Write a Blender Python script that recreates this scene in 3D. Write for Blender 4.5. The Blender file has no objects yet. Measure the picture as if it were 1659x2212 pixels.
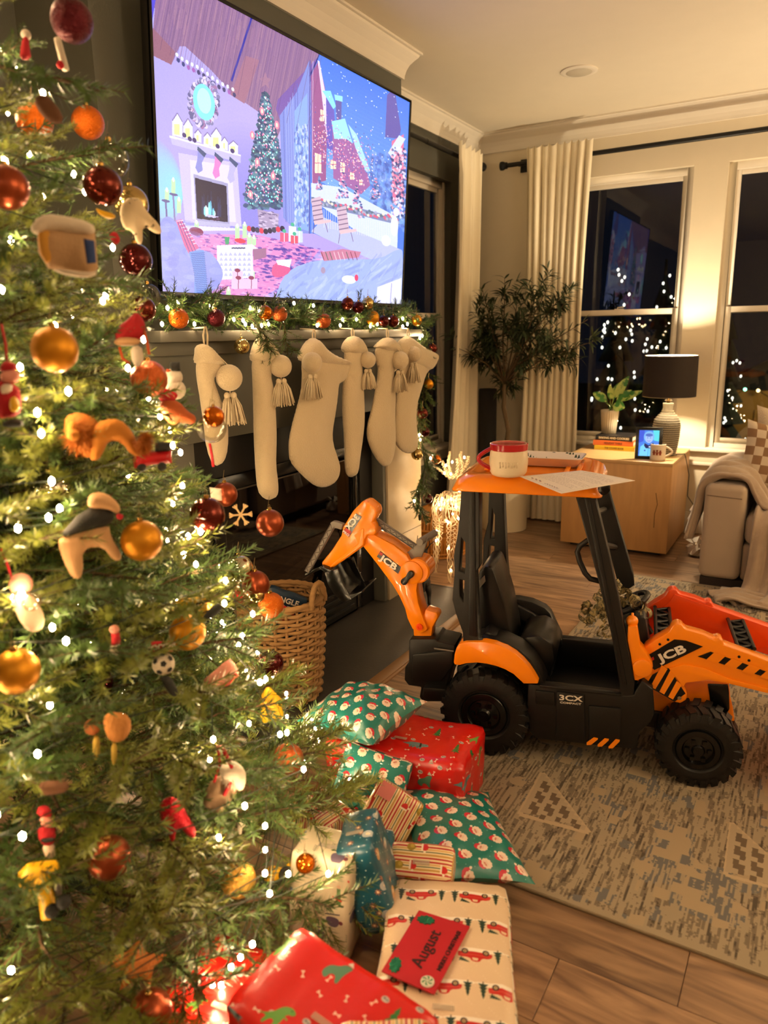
import bpy, bmesh, math, random
import numpy as np
from mathutils import Vector, Matrix, Euler
R = math.radians
rng = random.Random(7)
nr = np.random.RandomState(7)
SC = bpy.context.scene
COL = SC.collection

# ------------------------------------------------------------------ camera
FPX, PCX, PCY = 1608.8, 829.5, 1106.0
CAM_H = 1.38
YAW, PITCH, ROLL = R(30.475), R(13.418), R(-.947)
c_f = Vector((-math.sin(YAW)*math.cos(PITCH), math.cos(YAW)*math.cos(PITCH), -math.sin(PITCH)))
_r0 = Vector((math.cos(YAW), math.sin(YAW), 0)); _u0 = _r0.cross(c_f)
c_r = math.cos(ROLL)*_r0 + math.sin(ROLL)*_u0
c_u = -math.sin(ROLL)*_r0 + math.cos(ROLL)*_u0
CAM = Vector((0, 0, CAM_H))
cam = bpy.data.cameras.new('camera'); camo = bpy.data.objects.new('camera', cam); COL.objects.link(camo)
cam.sensor_fit = 'HORIZONTAL'; cam.sensor_width = 36; cam.lens = FPX/1659*36
cam.clip_start = .05; cam.clip_end = 200
cam.dof.use_dof = True; cam.dof.focus_distance = 2.7; cam.dof.aperture_fstop = 3.8
m = Matrix((c_r, c_u, -c_f)).transposed().to_4x4(); m.translation = CAM
camo.matrix_world = m
SC.camera = camo

def ray(px, py): return c_f + (px-PCX)/FPX*c_r - (py-PCY)/FPX*c_u
def P(px, py, ax, v):                      # the point of the place seen at that pixel, on a given wall / floor / shelf plane
    d = ray(px, py); i = 'xyz'.index(ax); t = (v-CAM[i])/d[i]; return CAM+t*d
def D(px, py, z): return CAM + ray(px, py)*z     # at a given depth
def PP(px, py, o, n):
    d = ray(px, py); return CAM + d*((o-CAM).dot(n)/d.dot(n))

# ------------------------------------------------------------------ world, view, lights
w = bpy.data.worlds.new('night'); SC.world = w; w.use_nodes = True
w.node_tree.nodes['Background'].inputs[0].default_value = (.010, .014, .028, 1)
w.node_tree.nodes['Background'].inputs[1].default_value = .25
vs = SC.view_settings; vs.view_transform = 'Standard'; vs.look = 'None'; vs.gamma = 1; vs.exposure = 0.0
vs.use_curve_mapping = False
SC.cycles.use_denoising = True; SC.cycles.sample_clamp_indirect = 3.0; SC.cycles.max_bounces = 6; SC.cycles.use_adaptive_sampling = True; SC.cycles.adaptive_threshold = .05
SC.cycles.transparent_max_bounces = 12
SC.cycles.caustics_reflective = False; SC.cycles.caustics_refractive = False
WARM = (1, .70, .40)
def lamp(name, kind, loc, energy, color=WARM, size=.1, rot=(0, 0, 0), spot=None):
    l = bpy.data.lights.new(name, kind); l.energy = energy; l.color = color
    if kind == 'AREA': l.size = size; l.shape = 'DISK'
    elif kind in ('POINT', 'SPOT'): l.shadow_soft_size = size
    if kind == 'SPOT': l.spot_size = R(spot); l.spot_blend = .6
    o = bpy.data.objects.new(name, l); COL.objects.link(o); o.location = loc; o.rotation_euler = rot
    return o
# recessed ceiling downlights of the kitchen side of the room, behind the camera
for i, (x, y) in enumerate([(1.6, -1.2), (2.4, .8), (.4, -1.9)]):
    lamp('kitchen_downlight', 'AREA', (x, y, 2.70), 8, (1, .80, .56), .16)
# the table lamp (two bulbs' worth of light inside its drum shade)
LAMP_P = P(1448, 810, 'y', 5.0)
lamp('table_lamp_bulb', 'POINT', LAMP_P, 62, (1, .81, .54), .03)
# the matching lamp at the far end of the sofa, out of frame: light leaving the top of its shade, and less below
lamp('second_lamp_upward', 'AREA', (1.95, 5.0, 1.25), 95, (1, .82, .58), .28, (R(180), 0, 0))
lamp('second_lamp_downward', 'AREA', (1.95, 5.0, .95), 12, (1, .80, .54), .28)
lamp('curtain_fill', 'POINT', (1.95, 5.0, 1.12), 14, (1, .80, .54), .14)  # side light added at the unseen lamp to brighten the curtains
lamp('ceiling_fill_upward', 'AREA', (2.6, 1.4, 1.7), 110, (1, .82, .60), .30, (R(180), 0, 0))  # unseen up-light added to brighten the ceiling, no lamp known here

# ------------------------------------------------------------------ materials
def S(r, g, b):
    return tuple(((c/255)/12.92 if c/255 <= .04045 else ((c/255+.055)/1.055)**2.4) for c in (r, g, b)) + (1,)
MC = {}
def mat(name, col, rough=.5, metal=0, var=.12, scale=8, bump=0, bscale=60, emit=0, ecol=None, trans=0, sheen=0, coat=0,
        spec=.5, stretch=(1, 1, 1), col2=None, thr=None, alpha=1, ior=1.45):
    if name in MC: return MC[name]
    m = bpy.data.materials.new(name); m.use_nodes = True; nt = m.node_tree; N = nt.nodes; L = nt.links
    b = N['Principled BSDF']
    tc = N.new('ShaderNodeTexCoord'); mp = N.new('ShaderNodeMapping'); L.new(tc.outputs['Object'], mp.inputs[0])
    mp.inputs['Scale'].default_value = stretch
    no = N.new('ShaderNodeTexNoise'); no.inputs['Scale'].default_value = scale; no.inputs['Detail'].default_value = 4
    L.new(mp.outputs[0], no.inputs['Vector'])
    mx = N.new('ShaderNodeMix'); mx.data_type = 'RGBA'
    c2 = col2 or tuple(max(0, c*(1-2*var)) for c in col[:3])+(1,)
    mx.inputs[6].default_value = tuple(c2[:3])+(1,); mx.inputs[7].default_value = tuple(min(1, c*(1+var*.6)) for c in col[:3])+(1,)
    if thr:
        rp = N.new('ShaderNodeMapRange'); rp.inputs[1].default_value = thr-.04; rp.inputs[2].default_value = thr+.04
        L.new(no.outputs[0], rp.inputs[0]); L.new(rp.outputs[0], mx.inputs[0])
    else: L.new(no.outputs[0], mx.inputs[0])
    L.new(mx.outputs[2], b.inputs['Base Color'])
    b.inputs['Roughness'].default_value = rough; b.inputs['Metallic'].default_value = metal
    b.inputs['Specular IOR Level'].default_value = spec; b.inputs['IOR'].default_value = ior
    b.inputs['Transmission Weight'].default_value = trans; b.inputs['Coat Weight'].default_value = coat
    b.inputs['Sheen Weight'].default_value = sheen; b.inputs['Alpha'].default_value = alpha
    if emit:
        b.inputs['Emission Strength'].default_value = emit; b.inputs['Emission Color'].default_value = (ecol or col)
    if bump:
        n2 = N.new('ShaderNodeTexNoise'); n2.inputs['Scale'].default_value = bscale; n2.inputs['Detail'].default_value = 3
        L.new(mp.outputs[0], n2.inputs['Vector'])
        bp = N.new('ShaderNodeBump'); bp.inputs['Strength'].default_value = bump; bp.inputs['Distance'].default_value = .004
        L.new(n2.outputs[0], bp.inputs['Height']); L.new(bp.outputs[0], b.inputs['Normal'])
    MC[name] = m; return m
def glitter(name, col, rough=.35):
    if name in MC: return MC[name]
    m = mat(name, col, rough, .75, .2, 12); nt = m.node_tree; N = nt.nodes; L = nt.links; b = N['Principled BSDF']
    tc = [n for n in N if n.type == 'TEX_COORD'][0]
    v = N.new('ShaderNodeTexVoronoi'); v.inputs['Scale'].default_value = 900; L.new(tc.outputs['Object'], v.inputs['Vector'])
    g = N.new('ShaderNodeNewGeometry')
    mx = N.new('ShaderNodeVectorMath'); mx.operation = 'MULTIPLY_ADD'; mx.inputs[1].default_value = (1, 1, 1)
    s = N.new('ShaderNodeVectorMath'); s.operation = 'SUBTRACT'; s.inputs[1].default_value = (.5, .5, .5)
    L.new(v.outputs['Color'], s.inputs[0]); L.new(s.outputs[0], mx.inputs[0]); L.new(g.outputs['Normal'], mx.inputs[2])
    nn = N.new('ShaderNodeVectorMath'); nn.operation = 'NORMALIZE'; L.new(mx.outputs[0], nn.inputs[0]); L.new(nn.outputs[0], b.inputs['Normal'])
    return m
def glass(name, tint=(.9, .95, .93, 1), refl=1.0):
    if name in MC: return MC[name]
    m = bpy.data.materials.new(name); m.use_nodes = True; nt = m.node_tree; N = nt.nodes; L = nt.links; N.clear()
    o = N.new('ShaderNodeOutputMaterial'); t = N.new('ShaderNodeBsdfTransparent'); t.inputs[0].default_value = tint
    g = N.new('ShaderNodeBsdfGlossy'); g.inputs['Roughness'].default_value = .01
    f = N.new('ShaderNodeFresnel'); f.inputs[0].default_value = 1.55
    k = N.new('ShaderNodeMath'); k.operation = 'MULTIPLY'; k.inputs[1].default_value = refl; k.use_clamp = True; L.new(f.outputs[0], k.inputs[0])
    x = N.new('ShaderNodeMixShader'); L.new(k.outputs[0], x.inputs[0]); L.new(t.outputs[0], x.inputs[1]); L.new(g.outputs[0], x.inputs[2])
    L.new(x.outputs[0], o.inputs[0]); MC[name] = m; return m
def imgmat(name, im, rough=.45, emit=0, coat=0, bump=0, spec=.5):
    m = bpy.data.materials.new(name); m.use_nodes = True; nt = m.node_tree; N = nt.nodes; L = nt.links
    b = N['Principled BSDF']; t = N.new('ShaderNodeTexImage'); t.image = im.bake(name)
    b.inputs['Roughness'].default_value = rough; b.inputs['Coat Weight'].default_value = coat; b.inputs['Specular IOR Level'].default_value = spec
    if emit:
        b.inputs['Base Color'].default_value = (.01, .01, .01, 1); L.new(t.outputs[0], b.inputs['Emission Color']); b.inputs['Emission Strength'].default_value = emit
    else: L.new(t.outputs[0], b.inputs['Base Color'])
    if bump:
        tc = N.new('ShaderNodeTexCoord'); n2 = N.new('ShaderNodeTexNoise'); n2.inputs['Scale'].default_value = 14; n2.inputs['Detail'].default_value = 5
        L.new(tc.outputs['Object'], n2.inputs['Vector']); bp = N.new('ShaderNodeBump'); bp.inputs['Strength'].default_value = bump; bp.inputs['Distance'].default_value = .01
        L.new(n2.outputs[0], bp.inputs['Height']); L.new(bp.outputs[0], b.inputs['Normal'])
    MC[name] = m; return m

# a small painter for printed papers and screens (generated pixels, sRGB)
class Img:
    def __init__(s, w, h, bg, wrap=False):
        s.w, s.h, s.wrap = w, h, wrap
        s.a = np.empty((h, w, 3), np.float32); s.a[:] = np.array(bg[:3])/255.
    def _blend(s, x0, y0, mask, col, al):
        h, w = mask.shape; c = np.array(col[:3])/255.
        if s.wrap:
            ys = (np.arange(h)+y0) % s.h; xs = (np.arange(w)+x0) % s.w; ix = np.ix_(ys, xs)
            t = s.a[ix]; s.a[ix] = np.where(mask[..., None], t*(1-al)+c*al, t)
        else:
            ya, yb, xa, xb = max(0, y0), min(s.h, y0+h), max(0, x0), min(s.w, x0+w)
            if ya >= yb or xa >= xb: return
            mk = mask[ya-y0:yb-y0, xa-x0:xb-x0]; t = s.a[ya:yb, xa:xb]; s.a[ya:yb, xa:xb] = np.where(mk[..., None], t*(1-al)+c*al, t)
    def poly(s, pts, col, al=1):
        p = np.array(pts, float); x0, y0 = np.floor(p.min(0)).astype(int); x1, y1 = np.ceil(p.max(0)).astype(int)
        if not s.wrap: x0, y0, x1, y1 = max(x0, -2), max(y0, -2), min(x1, s.w+2), min(y1, s.h+2)
        if x1 <= x0 or y1 <= y0: return
        X, Y = np.meshgrid(np.arange(x0, x1)+.5, np.arange(y0, y1)+.5); ins = np.zeros(X.shape, bool)
        for i in range(len(p)):
            a, b = p[i], p[i-1]
            if a[1] == b[1]: continue
            c = (a[1] > Y) != (b[1] > Y); ins ^= c & (X < (b[0]-a[0])*(Y-a[1])/(b[1]-a[1])+a[0])
        s._blend(x0, y0, ins, col, al)
    def ell(s, cx, cy, rx, ry, col, al=1, ang=0):
        r = int(max(rx, ry))+2; x0, y0 = int(cx)-r, int(cy)-r
        X, Y = np.meshgrid(np.arange(x0, x0+2*r)+.5-cx, np.arange(y0, y0+2*r)+.5-cy); c, q = math.cos(ang), math.sin(ang)
        s._blend(x0, y0, ((X*c+Y*q)/rx)**2+((-X*q+Y*c)/ry)**2 < 1, col, al)
    def line(s, a, b, wd, col, al=1):
        a = np.array(a, float); b = np.array(b, float); d = b-a; n = np.array([-d[1], d[0]])/(np.hypot(*d)+1e-9)*wd/2
        s.poly([a+n, b+n, b-n, a-n], col, al)
    def bake(s, name):
        im = bpy.data.images.new(name, s.w, s.h); px = np.ones((s.h, s.w, 4), np.float32); px[..., :3] = np.clip(s.a[::-1], 0, 1)
        im.pixels.foreach_set(px.ravel()); im.pack(); return im

# ------------------------------------------------------------------ mesh helpers
WM = {}
def wm(o): return WM.get(o.name, Matrix.Identity(4))
def tag(o, label, cat, group=None, kind=None):
    if label: o['label'] = label
    if cat: o['category'] = cat
    if group: o['group'] = group
    if kind: o['kind'] = kind
    return o
def thing(name, label, cat, loc=(0, 0, 0), rotz=0, group=None):
    o = bpy.data.objects.new(name, None); COL.objects.link(o); o.empty_display_size = .05
    o.location = loc; o.rotation_euler = (0, 0, rotz); WM[o.name] = Matrix.Translation(Vector(loc)) @ Matrix.Rotation(rotz, 4, 'Z')
    return tag(o, label, cat, group)
def frame(n, up=Vector((0, 0, 1))):
    n = n.normalized(); a = up.cross(n)
    if a.length < 1e-4: a = Vector((1, 0, 0))
    a.normalize(); return a, n.cross(a)
class MB:
    def __init__(s): s.v = []; s.f = []; s.mi = []; s.m = 0; s.uv = {}
    def face(s, idx): s.f.append(tuple(idx)); s.mi.append(s.m)
    def add(s, vs, fs):
        o = len(s.v); s.v += [tuple(v) for v in vs]
        for f in fs: s.face([i+o for i in f])
        return s
    def box(s, a, b, M=None):
        vs = [Vector((x, y, z)) for z in (a[2], b[2]) for y in (a[1], b[1]) for x in (a[0], b[0])]
        if M is not None: vs = [M @ v for v in vs]
        return s.add(vs, [(0, 2, 3, 1), (4, 5, 7, 6), (0, 1, 5, 4), (2, 6, 7, 3), (0, 4, 6, 2), (1, 3, 7, 5)])
    def cbox(s, c, sz, M=None):
        return s.box([-q/2 for q in sz], [q/2 for q in sz], Matrix.Translation(Vector(c)) @ (M or Matrix.Identity(4)))
    def tube(s, pts, r, n=8, caps=True, closed=False):
        pts = [Vector(p) for p in pts]; k = len(pts); rr = r if isinstance(r, (list, tuple)) else [r]*k
        prev = None; rings = []
        for i, p in enumerate(pts):
            t = (pts[(i+1) % k]-pts[i-1]) if closed else (pts[min(i+1, k-1)]-pts[max(i-1, 0)])
            t = t.normalized() if t.length > 1e-9 else Vector((0, 0, 1))
            if prev is None: a, b = frame(t)
            else:
                a = prev-t*prev.dot(t)
                a = a.normalized() if a.length > 1e-6 else frame(t)[0]
                b = t.cross(a)
            prev = a; rings.append([p+(a*math.cos(q)+b*math.sin(q))*rr[i] for q in [2*math.pi*j/n for j in range(n)]])
        vs = [v for g in rings for v in g]; fs = []
        for i in range(k if closed else k-1):
            i2 = (i+1) % k
            for j in range(n): fs.append((i*n+j, i*n+(j+1) % n, i2*n+(j+1) % n, i2*n+j))
        if caps and not closed: fs += [tuple(range(n-1, -1, -1)), tuple((k-1)*n+j for j in range(n))]
        return s.add(vs, fs)
    def lathe(s, prof, M=None, n=24, c=(0, 0, 0)):
        M = M or Matrix.Translation(Vector(c)); vs = []; fs = []; k = len(prof)
        for r, z in prof:
            for j in range(n): q = 2*math.pi*j/n; vs.append(M @ Vector((r*math.cos(q), r*math.sin(q), z)))
        for i in range(k-1):
            for j in range(n): fs.append((i*n+j, i*n+(j+1) % n, (i+1)*n+(j+1) % n, (i+1)*n+j))
        if prof[0][0] > 1e-6: fs.append(tuple(range(n-1, -1, -1)))
        if prof[-1][0] > 1e-6: fs.append(tuple((k-1)*n+j for j in range(n)))
        return s.add(vs, fs)
    def ball(s, c, r, n=16, M=None):
        r = r if isinstance(r, (list, tuple)) else (r, r, r); h = n//2
        MM = Matrix.Translation(Vector(c)) @ (M or Matrix.Identity(4)) @ Matrix.Diagonal((r[0], r[1], r[2], 1))
        return s.lathe([(max(1e-4, math.sin(math.pi*i/h)), -math.cos(math.pi*i/h)) for i in range(h+1)], MM, n)
    def prism(s, poly, t0, t1, fn):
        n = len(poly); ar = sum(poly[i-1][0]*poly[i][1]-poly[i][0]*poly[i-1][1] for i in range(n))
        if ar < 0: poly = poly[::-1]
        vs = [fn(a, b, t0) for a, b in poly]+[fn(a, b, t1) for a, b in poly]
        return s.add(vs, [tuple(range(n)), tuple(range(2*n-1, n-1, -1))]+[(i, n+i, n+(i+1) % n, (i+1) % n) for i in range(n)])
    def build(s, name, mats, parent=None, local=False, bevel=0, smooth=False, subd=0, uvbox=0, uv=None, seg=2, origin=None, wrapuv=None):
        me = bpy.data.meshes.new(name)
        if not local:
            if parent is None:
                if origin is None:
                    a = np.array([tuple(v) for v in s.v]); origin = ((a[:, 0].min()+a[:, 0].max())/2, (a[:, 1].min()+a[:, 1].max())/2, a[:, 2].min())
                T = Matrix.Translation(-Vector(origin))
            else: T = wm(parent).inverted()
            vs = [T @ Vector(v) for v in s.v]
        else: vs = [Vector(v) for v in s.v]
        me.from_pydata([tuple(v) for v in vs], [], s.f)
        for mm in (mats if isinstance(mats, (list, tuple)) else [mats]): me.materials.append(mm)
        me.polygons.foreach_set('material_index', s.mi)
        if bevel:
            bm = bmesh.new(); bm.from_mesh(me); bmesh.ops.remove_doubles(bm, verts=bm.verts, dist=1e-6)
            bmesh.ops.recalc_face_normals(bm, faces=bm.faces)
            es = [e for e in bm.edges if len(e.link_faces) == 2 and e.calc_face_angle(0) > .5]
            bmesh.ops.bevel(bm, geom=es, offset=bevel, segments=seg, affect='EDGES', profile=.5, clamp_overlap=True)
            bm.to_mesh(me); bm.free()
        if uvbox:
            u = me.uv_layers.new(name='UVMap'); vv = me.vertices
            for p in me.polygons:
                n = p.normal; ax = max(range(3), key=lambda i: abs(n[i]))
                for li in p.loop_indices:
                    c = vv[me.loops[li].vertex_index].co
                    q = [(c.y, c.z), (c.x, c.z), (c.x, c.y)][ax]; u.data[li].uv = (q[0]/uvbox, q[1]/uvbox)
        if uv:
            u = me.uv_layers.new(name='UVMap')
            for l in me.loops: u.data[l.index].uv = uv[l.vertex_index]
        if smooth: me.polygons.foreach_set('use_smooth', [True]*len(me.polygons))
        if bevel or (smooth and smooth != 'all'):
            me.polygons.foreach_set('use_smooth', [True]*len(me.polygons)); me.update()
            try: me.set_sharp_from_angle(angle=R(38))
            except Exception: pass
        o = bpy.data.objects.new(name, me); COL.objects.link(o)
        if parent is not None: o.parent = parent; WM[o.name] = wm(parent)
        elif not local: o.location = origin; WM[o.name] = Matrix.Translation(Vector(origin))
        if subd:
            md = o.modifiers.new('s', 'SUBSURF'); md.levels = subd; md.render_levels = subd
        me.update(); return o
def copyobj(o, loc=None, rot=None, scale=None, parent='same', kids=True):
    c = o.copy(); COL.objects.link(c)
    if parent != 'same': c.parent = parent
    if loc is not None: c.location = loc
    if rot is not None: c.rotation_euler = rot
    if scale is not None: c.scale = scale
    if kids:
        for ch in list(o.children):
            d = ch.copy(); COL.objects.link(d); d.parent = c
            for g in list(ch.children): e = g.copy(); COL.objects.link(e); e.parent = d
    return c
def struct(o): o['kind'] = 'structure'; return o
def text(name, body, m, size, o, a, b, parent, lift=.001, extrude=.0004, align='CENTER', sx=1.0, bold=0.0, local=False):
    """lettering lying in the plane (a = reading direction, b = up)"""
    cu = bpy.data.curves.new(name, 'FONT'); cu.body = body; cu.size = size; cu.extrude = extrude; cu.align_x = align; cu.align_y = 'CENTER'
    cu.offset = bold; cu.resolution_u = 3
    cu.materials.append(m); ob = bpy.data.objects.new(name, cu); COL.objects.link(ob)
    a = Vector(a).normalized(); n = a.cross(Vector(b)).normalized(); b2 = n.cross(a)
    M = Matrix((a*sx, b2, n)).transposed().to_4x4(); M.translation = Vector(o)+n*lift
    ob.parent = parent; ob.matrix_parent_inverse = Matrix.Identity(4)
    ob.matrix_basis = M if local else wm(parent).inverted() @ M
    return ob
def puff(outline, o, a, b, thick, cell=.006, flat=.0, back=1.0):
    """inflated solid from an outline given in the plane (o; a, b); returns MB"""
    p = np.array(outline, float); mn = p.min(0)-cell; mx = p.max(0)+cell
    nx = int((mx[0]-mn[0])/cell)+2; ny = int((mx[1]-mn[1])/cell)+2
    X, Y = np.meshgrid(mn[0]+np.arange(nx)*cell, mn[1]+np.arange(ny)*cell, indexing='ij')
    ins = np.zeros(X.shape, bool); dist = np.full(X.shape, 1e9); NX = X.copy(); NY = Y.copy()
    for i in range(len(p)):
        q, r = p[i], p[i-1]
        if q[1] != r[1]:
            c = (q[1] > Y) != (r[1] > Y); ins ^= c & (X < (r[0]-q[0])*(Y-q[1])/(r[1]-q[1])+q[0])
        d = r-q; L2 = (d**2).sum()+1e-12; t = np.clip(((X-q[0])*d[0]+(Y-q[1])*d[1])/L2, 0, 1); cx, cy = q[0]+t*d[0], q[1]+t*d[1]
        dd = np.hypot(X-cx, Y-cy); k = dd < dist; dist[k] = dd[k]; NX[k] = cx[k]; NY[k] = cy[k]
    dm = max(1e-6, dist[ins].max()) if ins.any() else 1; h = np.where(ins, np.sqrt(np.clip(1-(1-np.clip(dist/dm, 0, 1))**2, 0, 1)), 0)*thick
    X = np.where(ins, X, NX); Y = np.where(ins, Y, NY); n = a.cross(b).normalized(); mb = MB(); vid = {}
    def vert(i, j, side):
        hh = h[i, j]*side; k = (i, j, side if h[i, j] > 1e-6 else 0)
        if k not in vid: vid[k] = len(mb.v); mb.v.append(tuple(o+a*float(X[i, j])+b*float(Y[i, j])+n*float(hh*(back if side < 0 else 1))))
        return vid[k]
    for i in range(nx-1):
        for j in range(ny-1):
            q = [(i, j), (i+1, j), (i+1, j+1), (i, j+1)]
            if not any(ins[x] for x in q): continue
            f = [vert(x, y, 1) for x, y in q]; g = [vert(x, y, -1) for x, y in q][::-1]
            for w_ in (f, g):
                w_ = [w_[k] for k in range(4) if w_[k] != w_[k-1]]
                if len(set(w_)) >= 3: mb.face(w_)
    return mb
def pxpuff(pts, z, thick, cell=.005, n=None, name=None):
    """inflated solid whose outline is given by pixels, standing at depth z, facing the room"""
    c = D(sum(p[0] for p in pts)/len(pts), sum(p[1] for p in pts)/len(pts), z)
    n = n or Vector((CAM.x-c.x, CAM.y-c.y, 0)).normalized(); a, b = frame(n)
    q = [PP(x, y, c, n)-c for x, y in pts]
    return puff([(v.dot(a), v.dot(b)) for v in q], c, a, b, thick, cell), c, a, b, n
def smoothpoly(p, it=2):
    for _ in range(it):
        q = []
        for i in range(len(p)):
            a, b = p[i-1], p[i]; q += [(a[0]*.75+b[0]*.25, a[1]*.75+b[1]*.25), (a[0]*.25+b[0]*.75, a[1]*.25+b[1]*.75)]
        p = q
    return p
# ================================================================== ROOM
YB, XL, XC, ZC = 5.40, -2.34, -2.0, 2.752
XR, YR = 3.2, -3.0
CY0, CY1 = 1.72, 3.64          # chimney breast
M_wall = mat('wall_cream', S(225, 212, 186), .75, var=.03, bump=.15, bscale=220)
M_grey = mat('wall_grey_green', S(88, 88, 79), .72, var=.04, bump=.15, bscale=220)
M_ceil = mat('ceiling_white', S(222, 210, 188), .8, var=.02)
M_trim = mat('trim_white', S(228, 218, 200), .45, var=.02)
M_black = mat('black_metal', S(22, 21, 20), .45, .3, bump=.05)
def quadwall(name, boxes, m):
    mb = MB()
    for a, b in boxes: mb.box(a, b)
    return struct(mb.build(name, m))
T = .12
WZ0, WZ1 = .60, 2.39
W1 = (-1.72, -.855); W2 = (-.655, .21)
quadwall('wall_back', [((XL, YB, 0), (W1[0], YB+T, ZC)), ((W1[1], YB, 0), (W2[0], YB+T, ZC)), ((W2[1], YB, 0), (XR, YB+T, ZC)),
    ((W1[0], YB, 0), (W1[1], YB+T, WZ0)), ((W1[0], YB, WZ1), (W1[1], YB+T, ZC)), ((W2[0], YB, 0), (W2[1], YB+T, WZ0)), ((W2[0], YB, WZ1), (W2[1], YB+T, ZC))], M_wall)
W3 = (4.02, 4.95)
quadwall('wall_left', [((XL-T, CY1-.2, 0), (XL, W3[0], ZC)), ((XL-T, W3[1], 0), (XL, YB+T, ZC)), ((XL-T, W3[0], 0), (XL, W3[1], .60)), ((XL-T, W3[0], 2.38), (XL, W3[1], ZC)),
    ((XL-T, YR, 0), (XL, CY0+.2, ZC))], M_grey)
quadwall('wall_chimney', [((XL-T, CY0, 1.36), (XC, CY1, ZC)), ((XL-T, CY0, 0), (XC-.001, 1.86, 1.36)), ((XL-T, 3.40, 0), (XC-.001, CY1, 1.36)), ((XL-T, 1.86, 1.05), (XC-.001, 3.40, 1.36))], M_grey)
quadwall('wall_right', [((XR, YR, 0), (XR+T, YB+T, ZC))], M_wall)
quadwall('wall_rear', [((XL-T, YR-T, 0), (XR+T, YR, ZC))], M_wall)
quadwall('ceiling', [((XL-T, YR-T, ZC), (XR+T, YB+T, ZC+.1))], M_ceil)
# crown moulding: a cove, extruded along each wall with mitres
cp = [(0, -.125), (.012, -.125), (.014, -.108), (.020, -.085), (.032, -.060), (.050, -.038), (.066, -.022), (.070, -.012), (.082, -.010), (.082, 0), (0, 0)]
def crown(name, a, b, n, ma, mb_):
    """a->b along the wall foot line at ceiling level, n into the room, ma / mb_ = mitre shift per unit of projection"""
    a, b, n = Vector(a), Vector(b), Vector(n); t = (b-a).normalized(); mb = MB(); k = len(cp)
    vs = [a+n*x+Vector((0, 0, z))+t*x*ma for x, z in cp]+[b+n*x+Vector((0, 0, z))-t*x*mb_ for x, z in cp]
    fs = [(i, (i+1) % k, k+(i+1) % k, k+i) for i in range(k)]+[tuple(range(k-1, -1, -1)), tuple(range(k, 2*k))]
    mb.add(vs, fs); return struct(mb.build(name, M_trim))
crown('trim_1', (XL, YB, ZC), (XR, YB, ZC), (0, -1, 0), 1, 1)
crown('trim_2', (XL, CY1, ZC), (XL, YB, ZC), (1, 0, 0), 1, 1)
crown('trim_3', (XC, CY0, ZC), (XC, CY1, ZC), (1, 0, 0), -1, -1)
crown('trim_4', (XC, CY1, ZC), (XL, CY1, ZC), (0, 1, 0), -1, 1)
crown('trim_5', (XL, YR, ZC), (XL, CY0, ZC), (1, 0, 0), 1, 1)
crown('trim_6', (XL, CY0, ZC), (XC, CY0, ZC), (0, -1, 0), 1, -1)
# windows
M_glass = glass('window_glass', (.82, .86, .84, 1), 1.5)
def window(name, wid, hgt, sill=True):
    """sash window in local coordinates: x across, z up, room side = -y (y 0 = wall face)"""
    r = thing(name, 'x', None); del r['label']; r['kind'] = 'structure'
    y0, y1 = .055, .10; fw = .045
    mb = MB()
    mb.box((0, y0-.01, 0), (fw, y1, hgt)); mb.box((wid-fw, y0-.01, 0), (wid, y1, hgt)); mb.box((fw, y0-.01, hgt-fw), (wid-fw, y1, hgt)); mb.box((fw, y0-.01, 0), (wid-fw, y1, .03))
    mb.build('window_frame', M_trim, r, local=True, bevel=.003)
    zr = hgt*.497
    for nm, za, zb, yy, sw in (('upper_sash', zr-.01, hgt-fw, y1-.02, .028), ('lower_sash', .03, zr+.03, y0+.012, .036)):
        mb = MB(); xa, xb = fw, wid-fw
        mb.box((xa, yy-.012, za), (xa+sw, yy+.012, zb)); mb.box((xb-sw, yy-.012, za), (xb, yy+.012, zb))
        mb.box((xa+sw, yy-.012, za), (xb-sw, yy+.012, za+sw)); mb.box((xa+sw, yy-.012, zb-sw), (xb-sw, yy+.012, zb))
        s_ = mb.build(nm, M_trim, r, local=True, bevel=.002)
        mb = MB(); mb.add([(xa+sw, yy, za+sw), (xb-sw, yy, za+sw), (xb-sw, yy, zb-sw), (xa+sw, yy, zb-sw)], [(0, 1, 2, 3)]); mb.build('pane', M_glass, s_, local=True)
    mb = MB(); mb.box((wid/2-.03, y0-.008, zr+.03), (wid/2+.03, y0+.02, zr+.036)); mb.tube([(wid/2-.012, y0+.005, zr+.034), (wid/2-.012, y0+.005, zr+.045), (wid/2+.03, y0-.004, zr+.047)], .004, 6)
    mb.build('sash_lock', M_trim, r, local=True)
    return r
w1 = window('window_1', W1[1]-W1[0], WZ1-WZ0); w1.location = (W1[0], YB, WZ0)
w2 = window('window_2', W2[1]-W2[0], WZ1-WZ0); w2.location = (W2[0], YB, WZ0)
w3 = window('window_3', W3[1]-W3[0], 1.78); w3.location = (XL, W3[0], .60); w3.rotation_euler = (0, 0, R(90))
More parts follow.
